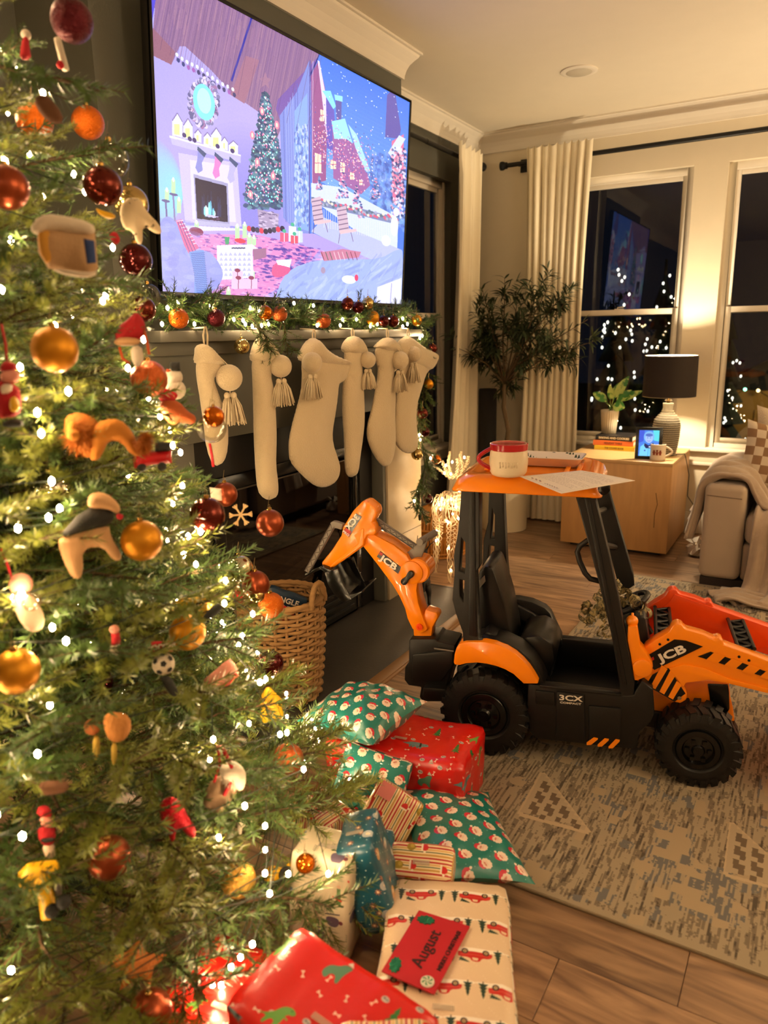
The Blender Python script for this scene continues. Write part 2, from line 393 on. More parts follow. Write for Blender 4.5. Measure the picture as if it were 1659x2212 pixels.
# sills, aprons, panel moulding, baseboards
mb = MB(); mb.box((-1.82, YB-.045, .578), (.31, YB+.055, .602)); mb.build('trim_7', M_trim, bevel=.004)['kind'] = 'structure'
mb = MB(); mb.box((-1.78, YB-.014, .500), (.27, YB, .578)); mb.build('trim_8', M_wall, bevel=.003)['kind'] = 'structure'
mb = MB(); mb.box((-1.80, YB-.024, .482), (.29, YB, .502)); mb.build('trim_9', M_trim, bevel=.003)['kind'] = 'structure'
mb = MB(); mb.box((XL-.055, W3[0]-.06, .578), (XL+.05, W3[1]+.07, .602)); mb.build('trim_10', M_trim, bevel=.004)['kind'] = 'structure'
mb = MB(); mb.box((XL, W3[0]-.03, .50), (XL+.014, W3[1]+.04, .578)); mb.build('trim_11', M_trim, bevel=.003)['kind'] = 'structure'
for nm, a, b in (('baseboard_back', (XL, YB-.016, 0), (XR, YB, .135)), ('baseboard_left', (XL, CY1, 0), (XL+.016, YB, .135)), ('baseboard_alcove', (XL, YR, 0), (XL+.016, CY0, .135))):
    mb = MB(); mb.box(a, b); c = list(b); 
    if nm == 'baseboard_back': mb.box((a[0], a[1]+.004, b[2]), (b[0], b[1], b[2]+.012))
    else: mb.box((a[0], a[1], b[2]), (b[0]-.004, b[1], b[2]+.012))
    mb.build(nm, M_trim, bevel=.003)['kind'] = 'structure'
# ceiling downlight (switched off)
c = P(1251, 153, 'z', ZC)
t = thing('ceiling_downlight', 'round white recessed downlight, switched off, in the cream ceiling', 'light', (c.x, c.y, ZC))
mb = MB(); mb.lathe([(.098, 0), (.098, -.005), (.084, -.009), (.078, -.009), (.0001, -.0088)], n=40); mb.build('trim_ring', M_trim, t, local=True, smooth=True)
mb = MB(); mb.lathe([(.070, -.0092), (.06, -.013), (.0001, -.014)], n=32); mb.build('lens', mat('lens', S(200, 190, 170), .4), t, local=True, smooth=True)
# floor: subfloor and planks
M_sub = mat('subfloor', S(60, 45, 34), .8)
quadwall('floor', [((XL-T, YR-T, -.10), (XR+T, YB+T, -.012))], M_sub)
fl = bpy.data.objects['floor']
def plank_material(i, c1, c2):
    m = bpy.data.materials.new('plank_oak_%d' % i); m.use_nodes = True; nt = m.node_tree; N = nt.nodes; L = nt.links; b = N['Principled BSDF']
    tc = N.new('ShaderNodeTexCoord'); mp = N.new('ShaderNodeMapping'); mp.inputs['Scale'].default_value = (1.1, 9, 9)
    oi = N.new('ShaderNodeObjectInfo'); ad = N.new('ShaderNodeVectorMath'); ad.operation = 'MULTIPLY_ADD'; ad.inputs[1].default_value = (37, 91, 13)
    L.new(oi.outputs['Random'], ad.inputs[0]); L.new(tc.outputs['Object'], ad.inputs[2]); L.new(ad.outputs[0], mp.inputs[0])
    n = N.new('ShaderNodeTexNoise'); n.inputs['Scale'].default_value = 2.6; n.inputs['Detail'].default_value = 8; n.inputs['Distortion'].default_value = 1.2
    L.new(mp.outputs[0], n.inputs['Vector']); r = N.new('ShaderNodeValToRGB'); r.color_ramp.elements[0].position = .33; r.color_ramp.elements[1].position = .68
    r.color_ramp.elements[0].color = c1; r.color_ramp.elements[1].color = c2; L.new(n.outputs[0], r.inputs[0])
    hs = N.new('ShaderNodeHueSaturation'); mr = N.new('ShaderNodeMapRange'); mr.inputs[3].default_value = .78; mr.inputs[4].default_value = 1.18
    L.new(oi.outputs['Random'], mr.inputs[0]); L.new(mr.outputs[0], hs.inputs['Value']); L.new(r.outputs[0], hs.inputs['Color']); L.new(hs.outputs[0], b.inputs['Base Color'])
    b.inputs['Roughness'].default_value = .38; bp = N.new('ShaderNodeBump'); bp.inputs['Strength'].default_value = .12; bp.inputs['Distance'].default_value = .002
    L.new(n.outputs[0], bp.inputs['Height']); L.new(bp.outputs[0], b.inputs['Normal']); return m
M_pl = plank_material(1, S(104, 78, 58), S(168, 134, 102))
PW, PL = .181, 1.22
mb = MB(); mb.box((0, 0, -.012), (PL-.0015, PW-.0015, 0)); pl0 = mb.build('plank', M_pl, fl, local=True, bevel=.0008, seg=1)
pl0.matrix_parent_inverse = wm(fl).inverted(); first = True
y = 1.403-5*PW; k = 0; offs = [.0, .41, .82, .27, .63, .98, .15, .55]
HX0, HX1, HY0, HY1 = XC, -1.425, 1.80, 3.56       # hearth
while y < YB:
    x = -.131-PL*4+offs[k % 8]*PL
    if abs(y-1.403) < .01: x = -.131-PL*3
    if abs(y-1.403+PW) < .01: x = -.384-PL*3
    while x < 2.2:
        if x+PL > -2.5 and not (x+PL < HX1 and HY0 < y and y+PW < HY1) :
            if first: o = pl0; first = False
            else: o = pl0.copy(); COL.objects.link(o)
            o.location = (x, y, 0)
        x += PL
    y += PW; k += 1
mb = MB(); mb.box((XL, YR, -.012), (XR, 1.403-5*PW-.0015, 0)); o = mb.build('floor_covering', M_pl, fl); o['kind'] = 'stuff'
mb = MB(); mb.box((2.45, 0.5, -.012), (XR, YB, -.0005)); o = mb.build('floor_covering', M_pl, fl); o['kind'] = 'stuff'
# hearth slab and its wooden border
M_slate = mat('slate', S(58, 54, 50), .5, var=.18, scale=5, bump=.2, bscale=90)
t = thing('hearth', 'dark grey stone hearth slab with a wooden border in front of the fireplace', 'hearth', (-1.7, 2.7, 0))
mb = MB(); mb.box((XC-.10, HY0, -.011), (HX1-.055, HY1, .006)); mb.build('stone_slab', M_slate, t, bevel=.002)
mb = MB(); mb.box((HX1-.055, HY0-.05, -.011), (HX1, 3.20, .011)); mb.box((HX1-.014, HY0-.05, -.011), (HX1+.012, 3.20, .007)); mb.build('wood_border', mat('oak_border', S(150, 112, 74), .4, stretch=(8, 1, 8), var=.25, scale=3), t, bevel=.003)
mb = MB(); mb.box((XC, HY1, -.012), (HX1, HY1+.02, .007)); mb.build('edge_strip', mat('edge_strip', S(46, 42, 38), .5), t, bevel=.002)
# ================================================================== FIREPLACE, MANTEL, TELEVISION
M_pm = mat('mantel_paint', S(92, 90, 81), .5, var=.04)
M_blk = mat('soot_black', S(16, 15, 14), .5, var=.1)
M_blkgl = mat('black_enamel', S(12, 12, 12), .22, var=.05)
M_tile = mat('travertine', S(196, 176, 144), .45, var=.14, scale=3, bump=.08, bscale=40, stretch=(1, 1, 3))
t = thing('fireplace', 'dark fireplace with stone-faced leg, black insert and grey-green frieze under the mantel', 'fireplace', (-1.95, 2.63, 0))
for y0, y1 in ((1.72, 1.90), (3.20, 3.23)): mb = MB(); mb.box((XC, y0, .006), (-1.886, y1, 1.02)); mb.build('surround', M_pm, t, bevel=.003)
mb = MB(); mb.box((XC, 3.232, .006), (-1.876, 3.60, 1.02)); mb.build('stone_leg', M_tile, t, bevel=.002)
for z in (.34, .68): pass
mb = MB(); mb.box((-1.876, 3.24, .335), (-1.8755, 3.60, .338)); mb.build('joint', M_blk, t)
mb = MB(); mb.box((XC, 1.72, 1.02), (-1.880, 3.60, 1.365)); mb.build('frieze', M_pm, t, bevel=.002)
mb = MB(); mb.box((-1.882, 1.70, 1.322), (-1.862, 3.62, 1.366)); mb.build('frieze_moulding', M_pm, t, bevel=.004)
mb = MB()
mb.box((-1.97, 1.90, .86), (-1.952, 3.20, 1.02)); mb.box((-1.97, 3.07, .006), (-1.952, 3.20, .86)); mb.box((-1.97, 1.90, .006), (-1.952, 2.03, .86))
mb.build('slate_facing', M_blk, t, bevel=.002)
i_ = mb = MB()
for y0, y1, z0, z1 in ((2.03, 3.07, .80, .86), (2.03, 2.09, .02, .80), (3.01, 3.07, .02, .80), (2.09, 3.01, .02, .16)): mb.box((-1.965, y0, z0), (-1.94, y1, z1))
ins = mb.build('insert_frame', M_blkgl, t, bevel=.004)
mb = MB(); 
for z in (.05, .085, .12): mb.box((-1.941, 2.12, z), (-1.933, 2.98, z+.012))
mb.build('louvre', M_black, ins)
mb = MB(); mb.tube([(-1.936, 2.09, .80), (-1.936, 3.018, .80), (-1.936, 3.018, .03)], .004, 6); mb.build('frame_trim', mat('brushed_trim', S(130, 120, 108), .3, .9), ins)
mb = MB(); mb.box((-2.35, 2.03, .02), (-2.345, 3.07, .80)); mb.box((-2.35, 2.03, .02), (-1.965, 2.035, .80)); mb.box((-2.35, 3.065, .02), (-1.965, 3.07, .80)); mb.box((-2.35, 2.03, .80), (-1.965, 3.07, .805)); mb.box((-2.35, 2.03, .015), (-1.965, 3.07, .02))
mb.build('firebox', M_blk, t)
mb = MB(); mb.add([(-1.955, 2.09, .16), (-1.955, 3.01, .16), (-1.955, 3.01, .80), (-1.955, 2.09, .80)], [(0, 1, 2, 3)]); mb.build('glass_door', glass('fire_glass', (.25, .25, .25, 1), 1.3), t)
for j, (y, z, l) in enumerate([(2.3, .20, .5), (2.45, .24, .45), (2.35, .30, .4)]):
    mb = MB(); mb.tube([(-2.12+j*.05, y, z), (-2.10, y+l, z+.02)], .035, 10); mb.build('log', mat('charred_log', S(50, 36, 28), .9, bump=.5), t)
MX = -1.815
mb = MB(); mb.box((XC+.001, 1.72, 1.366), (MX, 3.555, 1.402)); mant = mb.build('mantel_shelf', M_pm, bevel=.003)
tag(mant, 'grey-green painted wooden mantel shelf above the fireplace carrying the garland', 'shelf')

# ---- television: corners in the place (top leans into the room)
xb, xt, ya, yb_, z0, z1 = -1.925, -1.865, 1.835, 3.49, 1.512, 2.475
def tvp(s, q, n=0):      # s 0..1 left-right, q 0..1 bottom-top
    return Vector((xb+(xt-xb)*q, ya+(yb_-ya)*s, z0+(z1-z0)*q)) + Vector((.998, 0, -.062))*n
_n = Vector((.998, 0, -.062)); 
def tvuv(px, py):
    v = PP(px, py, tvp(0, 0), _n); return ((v.y-ya)/(yb_-ya), (v.z-z0)/(z1-z0))
TW, TH = 1280, 740
tv = Img(TW, TH, (150, 150, 215))
def q_(p): return [(tvuv(x, y)[0]*TW, (1-tvuv(x, y)[1])*TH) for x, y in p]
def tp(pts, col, al=1): tv.poly(q_(pts), col, al)
def tl(a, b, wd, col, al=1): a, b = q_([a, b]); tv.line(a, b, wd, col, al)
def te(x, y, rx, ry, col, al=1):
    (a, b), (c_, d) = q_([(x, y), (x+rx, y)]); e = q_([(x, y+ry)])[0]; tv.ell(a, b, max(1, abs(c_-a)), max(1, abs(e[1]-b)), col, al)
# wall gradient
for k in range(60):
    x = 300+k*7; tp([(x, -120), (x+8, -120), (x+8, 700), (x, 700)], (158+k*.3, 150+k*.2, 222-k*.2))
for k in range(26): te(335+k*2, 395+k, 60-k*2, 95-k*3, (120, 215, 225), .05)
for k in range(20): te(540, 470, 120-k*5, 190-k*8, (110, 110, 205), .05)
# sloped plank ceiling and its beams
tp([(318, 0), (305, -110), (520, -110), (890, 170), (690, 118), (668, 170), (600, 270), (575, 300), (590, 250), (500, 200)], (128, 98, 142))
tp([(345, -100), (620, 20), (690, 110), (618, 250), (598, 300), (570, 250), (530, 222), (498, 205), (492, 185), (400, 100), (388, 100), (370, 140), (326, 118)], (134, 100, 140))
for k in range(70):
    x = 330+k*5.2; y0 = -90+k*3.2; tl((x+35, y0), (x-5+35*.1, y0+190), 2.5, rng.choice([(104, 76, 122), (160, 124, 156), (92, 66, 130), (176, 136, 150)]), .4)
tp([(326, 118), (370, 140), (378, 112), (330, 60)], (138, 92, 116)); tp([(498, 205), (528, 224), (560, 130), (530, 120)], (150, 104, 130))
tl((552, 12), (500, 175), 7, (42, 44, 150)); tl((318, 20), (345, -60), 16, (60, 60, 190)); tp([(312, 0), (336, 0), (326, 60), (318, 50)], (74, 66, 200))
tp([(600, 215), (690, 120), (672, 175), (640, 222), (604, 258), (596, 235)], (112, 84, 160)); tl((690, 118), (662, 180), 5, (30, 40, 120))
# hanging star lights
for k in range(12):
    x = 382+k*11; y = 118+k*7+math.sin(k)*2; te(x, y, 3, 4, (225, 240, 255)); te(x+3, y+12, 3.5, 5, rng.choice([(50, 60, 120), (150, 90, 170), (60, 60, 110)]))
# wreath
for k in range(150):
    a = 2*math.pi*k/150; r = rng.uniform(.78, 1.05); te(440+31*r*math.cos(a), 222+50*r*math.sin(a), 4, 5, rng.choice([(120, 118, 165), (180, 170, 215), (90, 90, 140), (150, 110, 160), (205, 195, 230)]))
te(441, 221, 23, 38, (120, 225, 228)); te(441, 218, 15, 27, (170, 250, 240))
# mantel with little houses
tp([(366, 292), (520, 334), (520, 352), (372, 312)], (178, 172, 225)); tp([(366, 292), (520, 334), (520, 338), (366, 297)], (215, 208, 240))
for x, y, wd, h_ in ((372, 292, 22, 48), (396, 298, 20, 42), (420, 305, 15, 26), (440, 312, 16, 26), (456, 318, 22, 42), (478, 322, 14, 26), (494, 328, 20, 24)):
    tp([(x, y), (x+wd, y+wd*.25), (x+wd, y-h_*.6), (x+wd/2, y-h_), (x, y-h_*.65)], (222, 222, 226)); tp([(x+4, y-2), (x+wd-6, y), (x+wd-6, y-h_*.5), (x+4, y-h_*.5)], (216, 236, 150))
    tl((x, y-h_*.65), (x+wd/2, y-h_), 3, (120, 110, 170)); tl((x+wd/2, y-h_), (x+wd, y-h_*.6), 3, (120, 110, 170))
for x, y in ((398, 292), (410, 300), (420, 303), (470, 316), (502, 326)): te(x, y, 4.5, 5, (60, 50, 110))
# fireplace
tp([(385, 330), (512, 352), (522, 490), (400, 480)], (186, 178, 226)); tp([(410, 345), (500, 358), (510, 480), (416, 474)], (204, 198, 236))
tp([(418, 376), (492, 396), (496, 484), (424, 476)], (150, 148, 190)); tp([(421, 384), (489, 402), (492, 480), (426, 472)], (14, 22, 62))
for k in range(30): x = rng.uniform(436, 478); tl((x, 470-rng.uniform(10, 60)), (x, 470), 3, (40, 60, 120), .4)
for k in range(16): x = 452+rng.gauss(0, 9); h_ = rng.uniform(8, 38)*(1-abs(x-452)/26 if abs(x-452) < 24 else .1); te(x, 466-h_/2, 2.5, h_/2+2, rng.choice([(150, 235, 235), (240, 250, 240), (110, 200, 225)]), .8)
for k in range(12): te(rng.uniform(432, 486), 470+rng.uniform(-5, 6), 6, 3, rng.choice([(70, 50, 90), (180, 180, 220), (30, 30, 60)]))
tp([(424, 476), (497, 484), (497, 492), (424, 486)], (170, 168, 205)); tp([(398, 486), (524, 494), (526, 502), (400, 500)], (206, 200, 236))
for x, y, c in ((428, 316, (128, 132, 200)), (465, 328, (226, 120, 190)), (497, 338, (170, 165, 215))):
    tp([(x, y+4), (x+16, y+18), (x+8, y+36), (x+10, y+52), (x, y+58), (x-6, y+46), (x-2, y+30)], c); tp([(x-1, y), (x+18, y+16), (x+13, y+24), (x-2, y+8)], (60, 78, 120))
# tree
for k in range(1500):
    u = rng.random()**.62; y = 195+u*250; hw = 4+u*46; x = 573+u*4+rng.uniform(-1, 1)*hw*(1 if rng.random() < .9 else 1.1)
    te(x, y+rng.uniform(0, 8), 4.5, 3.5, rng.choice([(52, 74, 120), (70, 110, 140), (38, 56, 96), (96, 140, 160), (60, 90, 110)]), .85)
for k in range(300):
    u = rng.random()**.6; y = 200+u*240; x = 574+rng.uniform(-1, 1)*(4+u*44); te(x, y, 1.5, 1.9, rng.choice([(170, 255, 220), (240, 120, 170), (255, 150, 180), (230, 230, 255), (130, 240, 230), (220, 170, 190)]), .95)
for x, y in ((545, 292), (556, 350), (590, 380), (541, 420), (612, 330), (566, 240), (598, 270)): te(x, y, 5, 9, (240, 130, 160)); te(x, y, 2, 5, (255, 225, 200))
tp([(573, 155), (577, 168), (586, 172), (579, 178), (582, 192), (573, 183), (563, 190), (567, 176), (560, 170), (569, 167)], (150, 110, 140))
tp([(556, 452), (602, 462), (600, 515), (562, 510)], (158, 142, 178)); 
for k in range(60): te(rng.uniform(560, 600), rng.uniform(458, 510), 4, 1.6, rng.choice([(190, 176, 205), (110, 98, 140)]))
# curtain and window frame
tp([(604, 250), (640, 200), (668, 130), (672, 520), (640, 500), (612, 470)], (120, 134, 205)); 
for k in range(7): tl((612+k*5, 240-k*10), (618+k*5, 480), 4, rng.choice([(150, 165, 225), (84, 96, 180)]), .6)
tp([(636, 240), (664, 200), (668, 500), (636, 490)], (128, 160, 222)); 
for k in range(260): te(rng.uniform(636, 666), rng.uniform(270, 490), 2, 5, rng.choice([(170, 190, 235), (80, 100, 180), (200, 210, 245)]), .6)
# blue evening street through the window
tp([(690, 118), (900, 222), (890, 680), (668, 520), (672, 170)], (72, 116, 214))
for k in range(30): tp([(690, 120+k*9), (890, 225+k*9), (890, 236+k*9), (690, 130+k*9)], (62+k*2.6, 112+k*2.4, 216), .6)
for k in range(500): te(rng.uniform(800, 880), rng.uniform(330, 500), rng.uniform(2, 5), rng.uniform(3, 8), rng.choice([(60, 80, 160), (150, 175, 235), (84, 110, 200)]), .35)
tp([(672, 165), (688, 130), (702, 190), (706, 300), (704, 390), (674, 398)], (146, 84, 138)); tp([(686, 130), (690, 132), (712, 250), (706, 300)], (220, 200, 235))
tp([(704, 196), (720, 215), (728, 330), (706, 320)], (98, 88, 180)); tp([(696, 196), (714, 196), (726, 230), (720, 236)], (130, 205, 236))
tp([(724, 210), (738, 214), (737, 262), (727, 262)], (92, 88, 160)); tp([(722, 204), (740, 208), (740, 220), (724, 216)], (140, 210, 236))
tp([(718, 272), (745, 258), (760, 310), (775, 300), (800, 400), (780, 420), (720, 385)], (150, 96, 156)); tp([(716, 262), (745, 256), (762, 310), (748, 300), (722, 300)], (150, 210, 240)); tp([(752, 268), (770, 290), (800, 370), (790, 372), (768, 320)], (160, 205, 240))
for x, y, ww, hh in ((680, 330, 14, 44), (692, 236, 8, 26), (714, 345, 12, 20), (735, 350, 10, 22), (756, 372, 9, 16), (776, 388, 7, 12)):
    tp([(x, y), (x+ww, y+ww*.3), (x+ww, y+hh), (x, y+hh)], (255, 216, 190)); tl((x+ww/2, y), (x+ww/2, y+hh), 2, (170, 80, 120)); tl((x, y+hh/2), (x+ww, y+hh/2), 2, (170, 80, 120))
for k in range(420): x = rng.uniform(676, 806); te(x, 300+(x-676)*.5+rng.gauss(0, 26), 1.2, 1.5, rng.choice([(255, 190, 190), (255, 235, 220), (240, 120, 150), (180, 120, 190), (90, 90, 170)]), .8)
tp([(672, 395), (740, 405), (860, 470), (858, 540), (800, 520), (672, 430)], (196, 206, 240)); 
for x, y, h_ in ((740, 428, 62), (690, 410, 30), (770, 440, 40), (812, 430, 50), (780, 470, 30)):
    for k in range(70): u = rng.random()**.6; te(x+rng.uniform(-1, 1)*h_*.22*u, y-h_+u*h_, 2.5, 2, rng.choice([(50, 70, 130), (100, 130, 180), (230, 200, 220), (210, 120, 160)]), .8)
tp([(836, 205), (852, 190), (866, 280), (862, 300), (832, 296)], (92, 84, 160)); tp([(846, 305), (872, 290), (872, 430), (848, 440)], (206, 110, 150)); tp([(838, 330), (862, 292), (876, 300), (850, 345)], (196, 205, 240))
for k in range(300): te(rng.uniform(845, 876), rng.uniform(320, 470), 2.5, 3, rng.choice([(70, 90, 140), (240, 160, 180), (225, 225, 250), (40, 56, 110)]), .7)
tl((670, 130), (668, 515), 5, (76, 76, 150)); tl((676, 132), (674, 515), 2, (210, 200, 235))
for k in range(140): te(rng.uniform(690, 870), rng.uniform(130, 420), 1.1, 1.3, (235, 240, 255), .8)
# balcony, chairs, railing
tp([(672, 500), (700, 470), (868, 540), (866, 560), (790, 560)], (174, 180, 230)); tp([(672, 425), (860, 470), (862, 486), (672, 440)], (120, 130, 170))
for k in range(120): te(rng.uniform(674, 862), 0, 1, 1, (0, 0, 0), 0)
for k in range(70): x = 674+k*2.7; te(x, 432+(x-674)*.23+rng.uniform(-6, 6), 3, 3, rng.choice([(90, 110, 130), (160, 165, 190), (240, 220, 200), (210, 90, 120)]), .9)
for k in range(34): x = 700+k*4.8; tl((x, 446+(x-674)*.23), (x, 492+(x-700)*.2), 3, (206, 210, 240), .9)
for x, y in ((672, 430), (727, 450)):
    tp([(x, y), (x+20, y-6), (x+28, y+50), (x+6, y+52)], (196, 170, 190)); 
    for k in range(5): tl((x+1+k, y+6+k*10), (x+22+k, y+2+k*10), 3, (120, 96, 130))
    tl((x+8, y+50), (x+4, y+76), 3, (110, 80, 110)); tl((x+30, y+48), (x+36, y+72), 3, (110, 80, 110)); tp([(x+6, y+48), (x+42, y+44), (x+44, y+50), (x+8, y+56)], (210, 180, 190))
te(852, 488, 8, 22, (222, 226, 246)); te(856, 458, 6, 9, (226, 230, 248)); te(834, 520, 10, 12, (210, 214, 240))
# floor, rug
tp([(345, 500), (520, 498), (680, 505), (800, 560), (872, 600), (870, 690), (345, 640)], (168, 150, 215))
tp([(410, 505), (560, 508), (690, 540), (640, 600), (560, 646), (350, 644), (470, 590)], (214, 132, 190))
for k in range(900):
    x = rng.uniform(400, 700); y = rng.uniform(505, 648)
    if y > 505+max(0, (x-560))*.25 and x > 420-(y-505)*.1: te(x, y, rng.uniform(2, 7), 1.6, rng.choice([(176, 84, 168), (236, 176, 214), (110, 70, 170), (70, 56, 150), (228, 150, 200)]), .55)
for k in range(120): x = rng.uniform(560, 680); y = rng.uniform(535, 600); te(x, y, 5, 2, (64, 52, 150), .6)
# train and gifts round the basket
for k in range(9): te(538+k*9, 488+abs(k-4)*-1.5+12, 5, 6, rng.choice([(40, 36, 70), (210, 60, 90), (60, 60, 90)]))
for x, y, ww, hh, c in ((605, 502, 18, 20, (226, 90, 130)), (624, 488, 16, 34, (220, 215, 238)), (640, 498, 14, 26, (190, 200, 240)), (628, 508, 16, 18, (214, 84, 110))):
    tp([(x, y), (x+ww, y+2), (x+ww, y+hh), (x, y+hh)], c); tl((x+ww/2, y), (x+ww/2, y+hh), 3, (240, 235, 245)); te(x+ww/2, y-3, 4, 4, (70, 170, 140))
# candles
for x, y, h_ in ((356, 410, 22), (370, 388, 30), (382, 430, 30), (508, 488, 34), (524, 484, 30), (534, 508, 20), (544, 512, 18), (541, 586, 20), (489, 624, 20), (420, 480, 16)):
    tp([(x, y), (x+9, y+1), (x+9, y+h_), (x, y+h_)], (176, 240, 170)); te(x+4.5, y, 2.5, 5, (250, 255, 220))
tl((358, 432), (360, 470), 6, (96, 92, 150)); tl((374, 420), (378, 480), 6, (120, 116, 170)); te(358, 434, 9, 3, (86, 84, 140)); te(375, 420, 9, 3, (86, 84, 140))
te(424, 500, 15, 9, (120, 40, 90))
# stump table, book, mug
tp([(468, 530), (545, 528), (548, 600), (470, 605)], (208, 206, 240)); tp([(468, 530), (545, 528), (560, 540), (480, 545)], (226, 224, 246)); tp([(546, 538), (575, 536), (575, 556), (548, 562)], (150, 104, 140))
for a in range(5):
    for b in range(7): tp([(474+b*10, 552+a*11), (478+b*10, 545+a*11), (482+b*10, 552+a*11)], (168, 172, 215))
tp([(500, 534), (516, 528), (530, 534), (514, 540)], (200, 200, 226)); tl((500, 536), (530, 536), 3, (40, 50, 90)); tp([(485, 512), (496, 512), (494, 528), (487, 528)], (50, 150, 110)); te(519, 520, 12, 5, (220, 60, 90))
for x, y, ww, hh in ((502, 586, 22, 16), (500, 602, 30, 22), (530, 602, 26, 22)): tp([(x, y), (x+ww, y), (x+ww, y+hh), (x, y+hh)], (226, 180, 214)); tl((x+ww/2, y), (x+ww/2, y+hh), 3, (120, 50, 100)); te(x+ww/2, y-2, 6, 4, (130, 50, 90))
# bean bag, cushion and throw
bb = smoothpoly([(340, 500), (352, 468), (372, 468), (392, 500), (412, 540), (450, 540), (476, 570), (484, 600), (460, 636), (345, 640)]); tp(bb, (132, 142, 214))
for k in range(70): x = rng.uniform(345, 470); y = rng.uniform(480, 630); te(x, y, rng.uniform(6, 18), rng.uniform(4, 10), rng.choice([(104, 112, 196), (168, 178, 232), (150, 158, 224)]), .22)
cu_ = [(380, 476), (392, 474), (430, 536), (408, 548), (398, 530)]; tp(cu_, (196, 96, 150))
for k in range(8): tl((382+k*5, 478+k*7), (396+k*4, 476+k*7), 2, (236, 206, 230)); 
for k in range(3): tl((384+k*5, 478), (410+k*7, 545), 2, (90, 60, 140))
tp([(408, 544), (440, 540), (446, 600), (450, 640), (420, 642), (420, 590)], (104, 140, 214))
for k in range(22): tl((412+k*.6, 548+k*4), (442+k*.4, 546+k*4), 2, (60, 80, 160), .7)
# sofa throws, lower right
tp(smoothpoly([(596, 660), (600, 620), (625, 580), (690, 560), (760, 560), (820, 560), (862, 536), (872, 545), (870, 690), (600, 690)], 1), (150, 168, 226))
for k in range(90):
    x = rng.uniform(610, 860); y = rng.uniform(570, 670); tl((x, y), (x+rng.uniform(10, 46), y-rng.uniform(4, 40)), rng.uniform(4, 14), rng.choice([(112, 128, 206), (196, 206, 242), (176, 190, 236), (132, 146, 214)]), .3)
tp([(692, 545), (740, 538), (780, 544), (775, 556), (700, 564)], (190, 120, 150))
for k in range(9): tl((694+k*9, 544), (700+k*9, 562), 4, rng.choice([(120, 50, 70), (60, 90, 80), (226, 200, 210)]), .8)
tp(smoothpoly([(586, 586), (590, 572), (606, 564), (626, 572), (628, 588), (606, 600), (590, 598)], 1), (204, 88, 140)); tp([(596, 562), (630, 560), (626, 578), (612, 574), (600, 572)], (206, 226, 236))
tp([(815, 620), (868, 600), (866, 660), (812, 662)], (206, 208, 234)); tl((846, 612), (843, 660), 6, (150, 150, 200)); te(754, 604, 15, 9, (222, 226, 244)); te(770, 600, 4, 7, (214, 70, 110)); te(698, 584, 5, 7, (160, 140, 170))
for k in range(16):      # plank seams following the slope of the painted ceiling
    x = 352+k*21; tl((x+32, -88+k*12.5), (x-6, 108+k*12.2), 1.6, (88, 62, 110), .55)
for k in range(90): x = rng.uniform(340, 600); y = rng.uniform(-60, 60)+(x-340)*.55; tl((x+5, y-26), (x-2, y+16), rng.uniform(2, 6), rng.choice([(186, 142, 150), (112, 82, 120), (170, 120, 150)]), .22)
tv.a += nr.normal(0, .012, tv.a.shape[:2])[..., None].astype(np.float32)
tv.a = np.clip(tv.a, 0, 1)
t = thing('television', 'large flat television on the wall above the mantel showing a blue-lit Christmas living room', 'television', (-1.93, 2.66, 1.49))
ed = .008; b_ = .010/ (z1-z0)
mb = MB()
def tvbox(s0, s1, q0, q1, n0, n1):
    vs = [tvp(s, q, n) for n in (n0, n1) for q in (q0, q1) for s in (s0, s1)]; mb.add(vs, [(0, 2, 3, 1), (4, 5, 7, 6), (0, 1, 5, 4), (2, 6, 7, 3), (0, 4, 6, 2), (1, 3, 7, 5)])
tvbox(0, 1, 0, 1, -.035, -.004); mb.build('housing', M_black, t, bevel=.003)
mb = MB(); tvbox(0, 1, 0, .018, -.004, .004); tvbox(0, 1, .988, 1, -.004, .004); tvbox(0, .007, .018, .988, -.004, .004); tvbox(.993, 1, .018, .988, -.004, .004)
mb.build('bezel', M_blkgl, t, bevel=.001)
mb = MB(); mb.add([tvp(.007, .018), tvp(.993, .018), tvp(.993, .988), tvp(.007, .988)], [(0, 1, 2, 3)])
mb.build('screen', imgmat('screen_picture', tv, .25, emit=1.5), t, uv=[(.007, .018), (.993, .018), (.993, .988), (.007, .988)])
mb = MB(); mb.box((XC, 2.4, 1.75), (-1.96, 2.95, 2.25)); mb.build('wall_bracket', M_black, t)
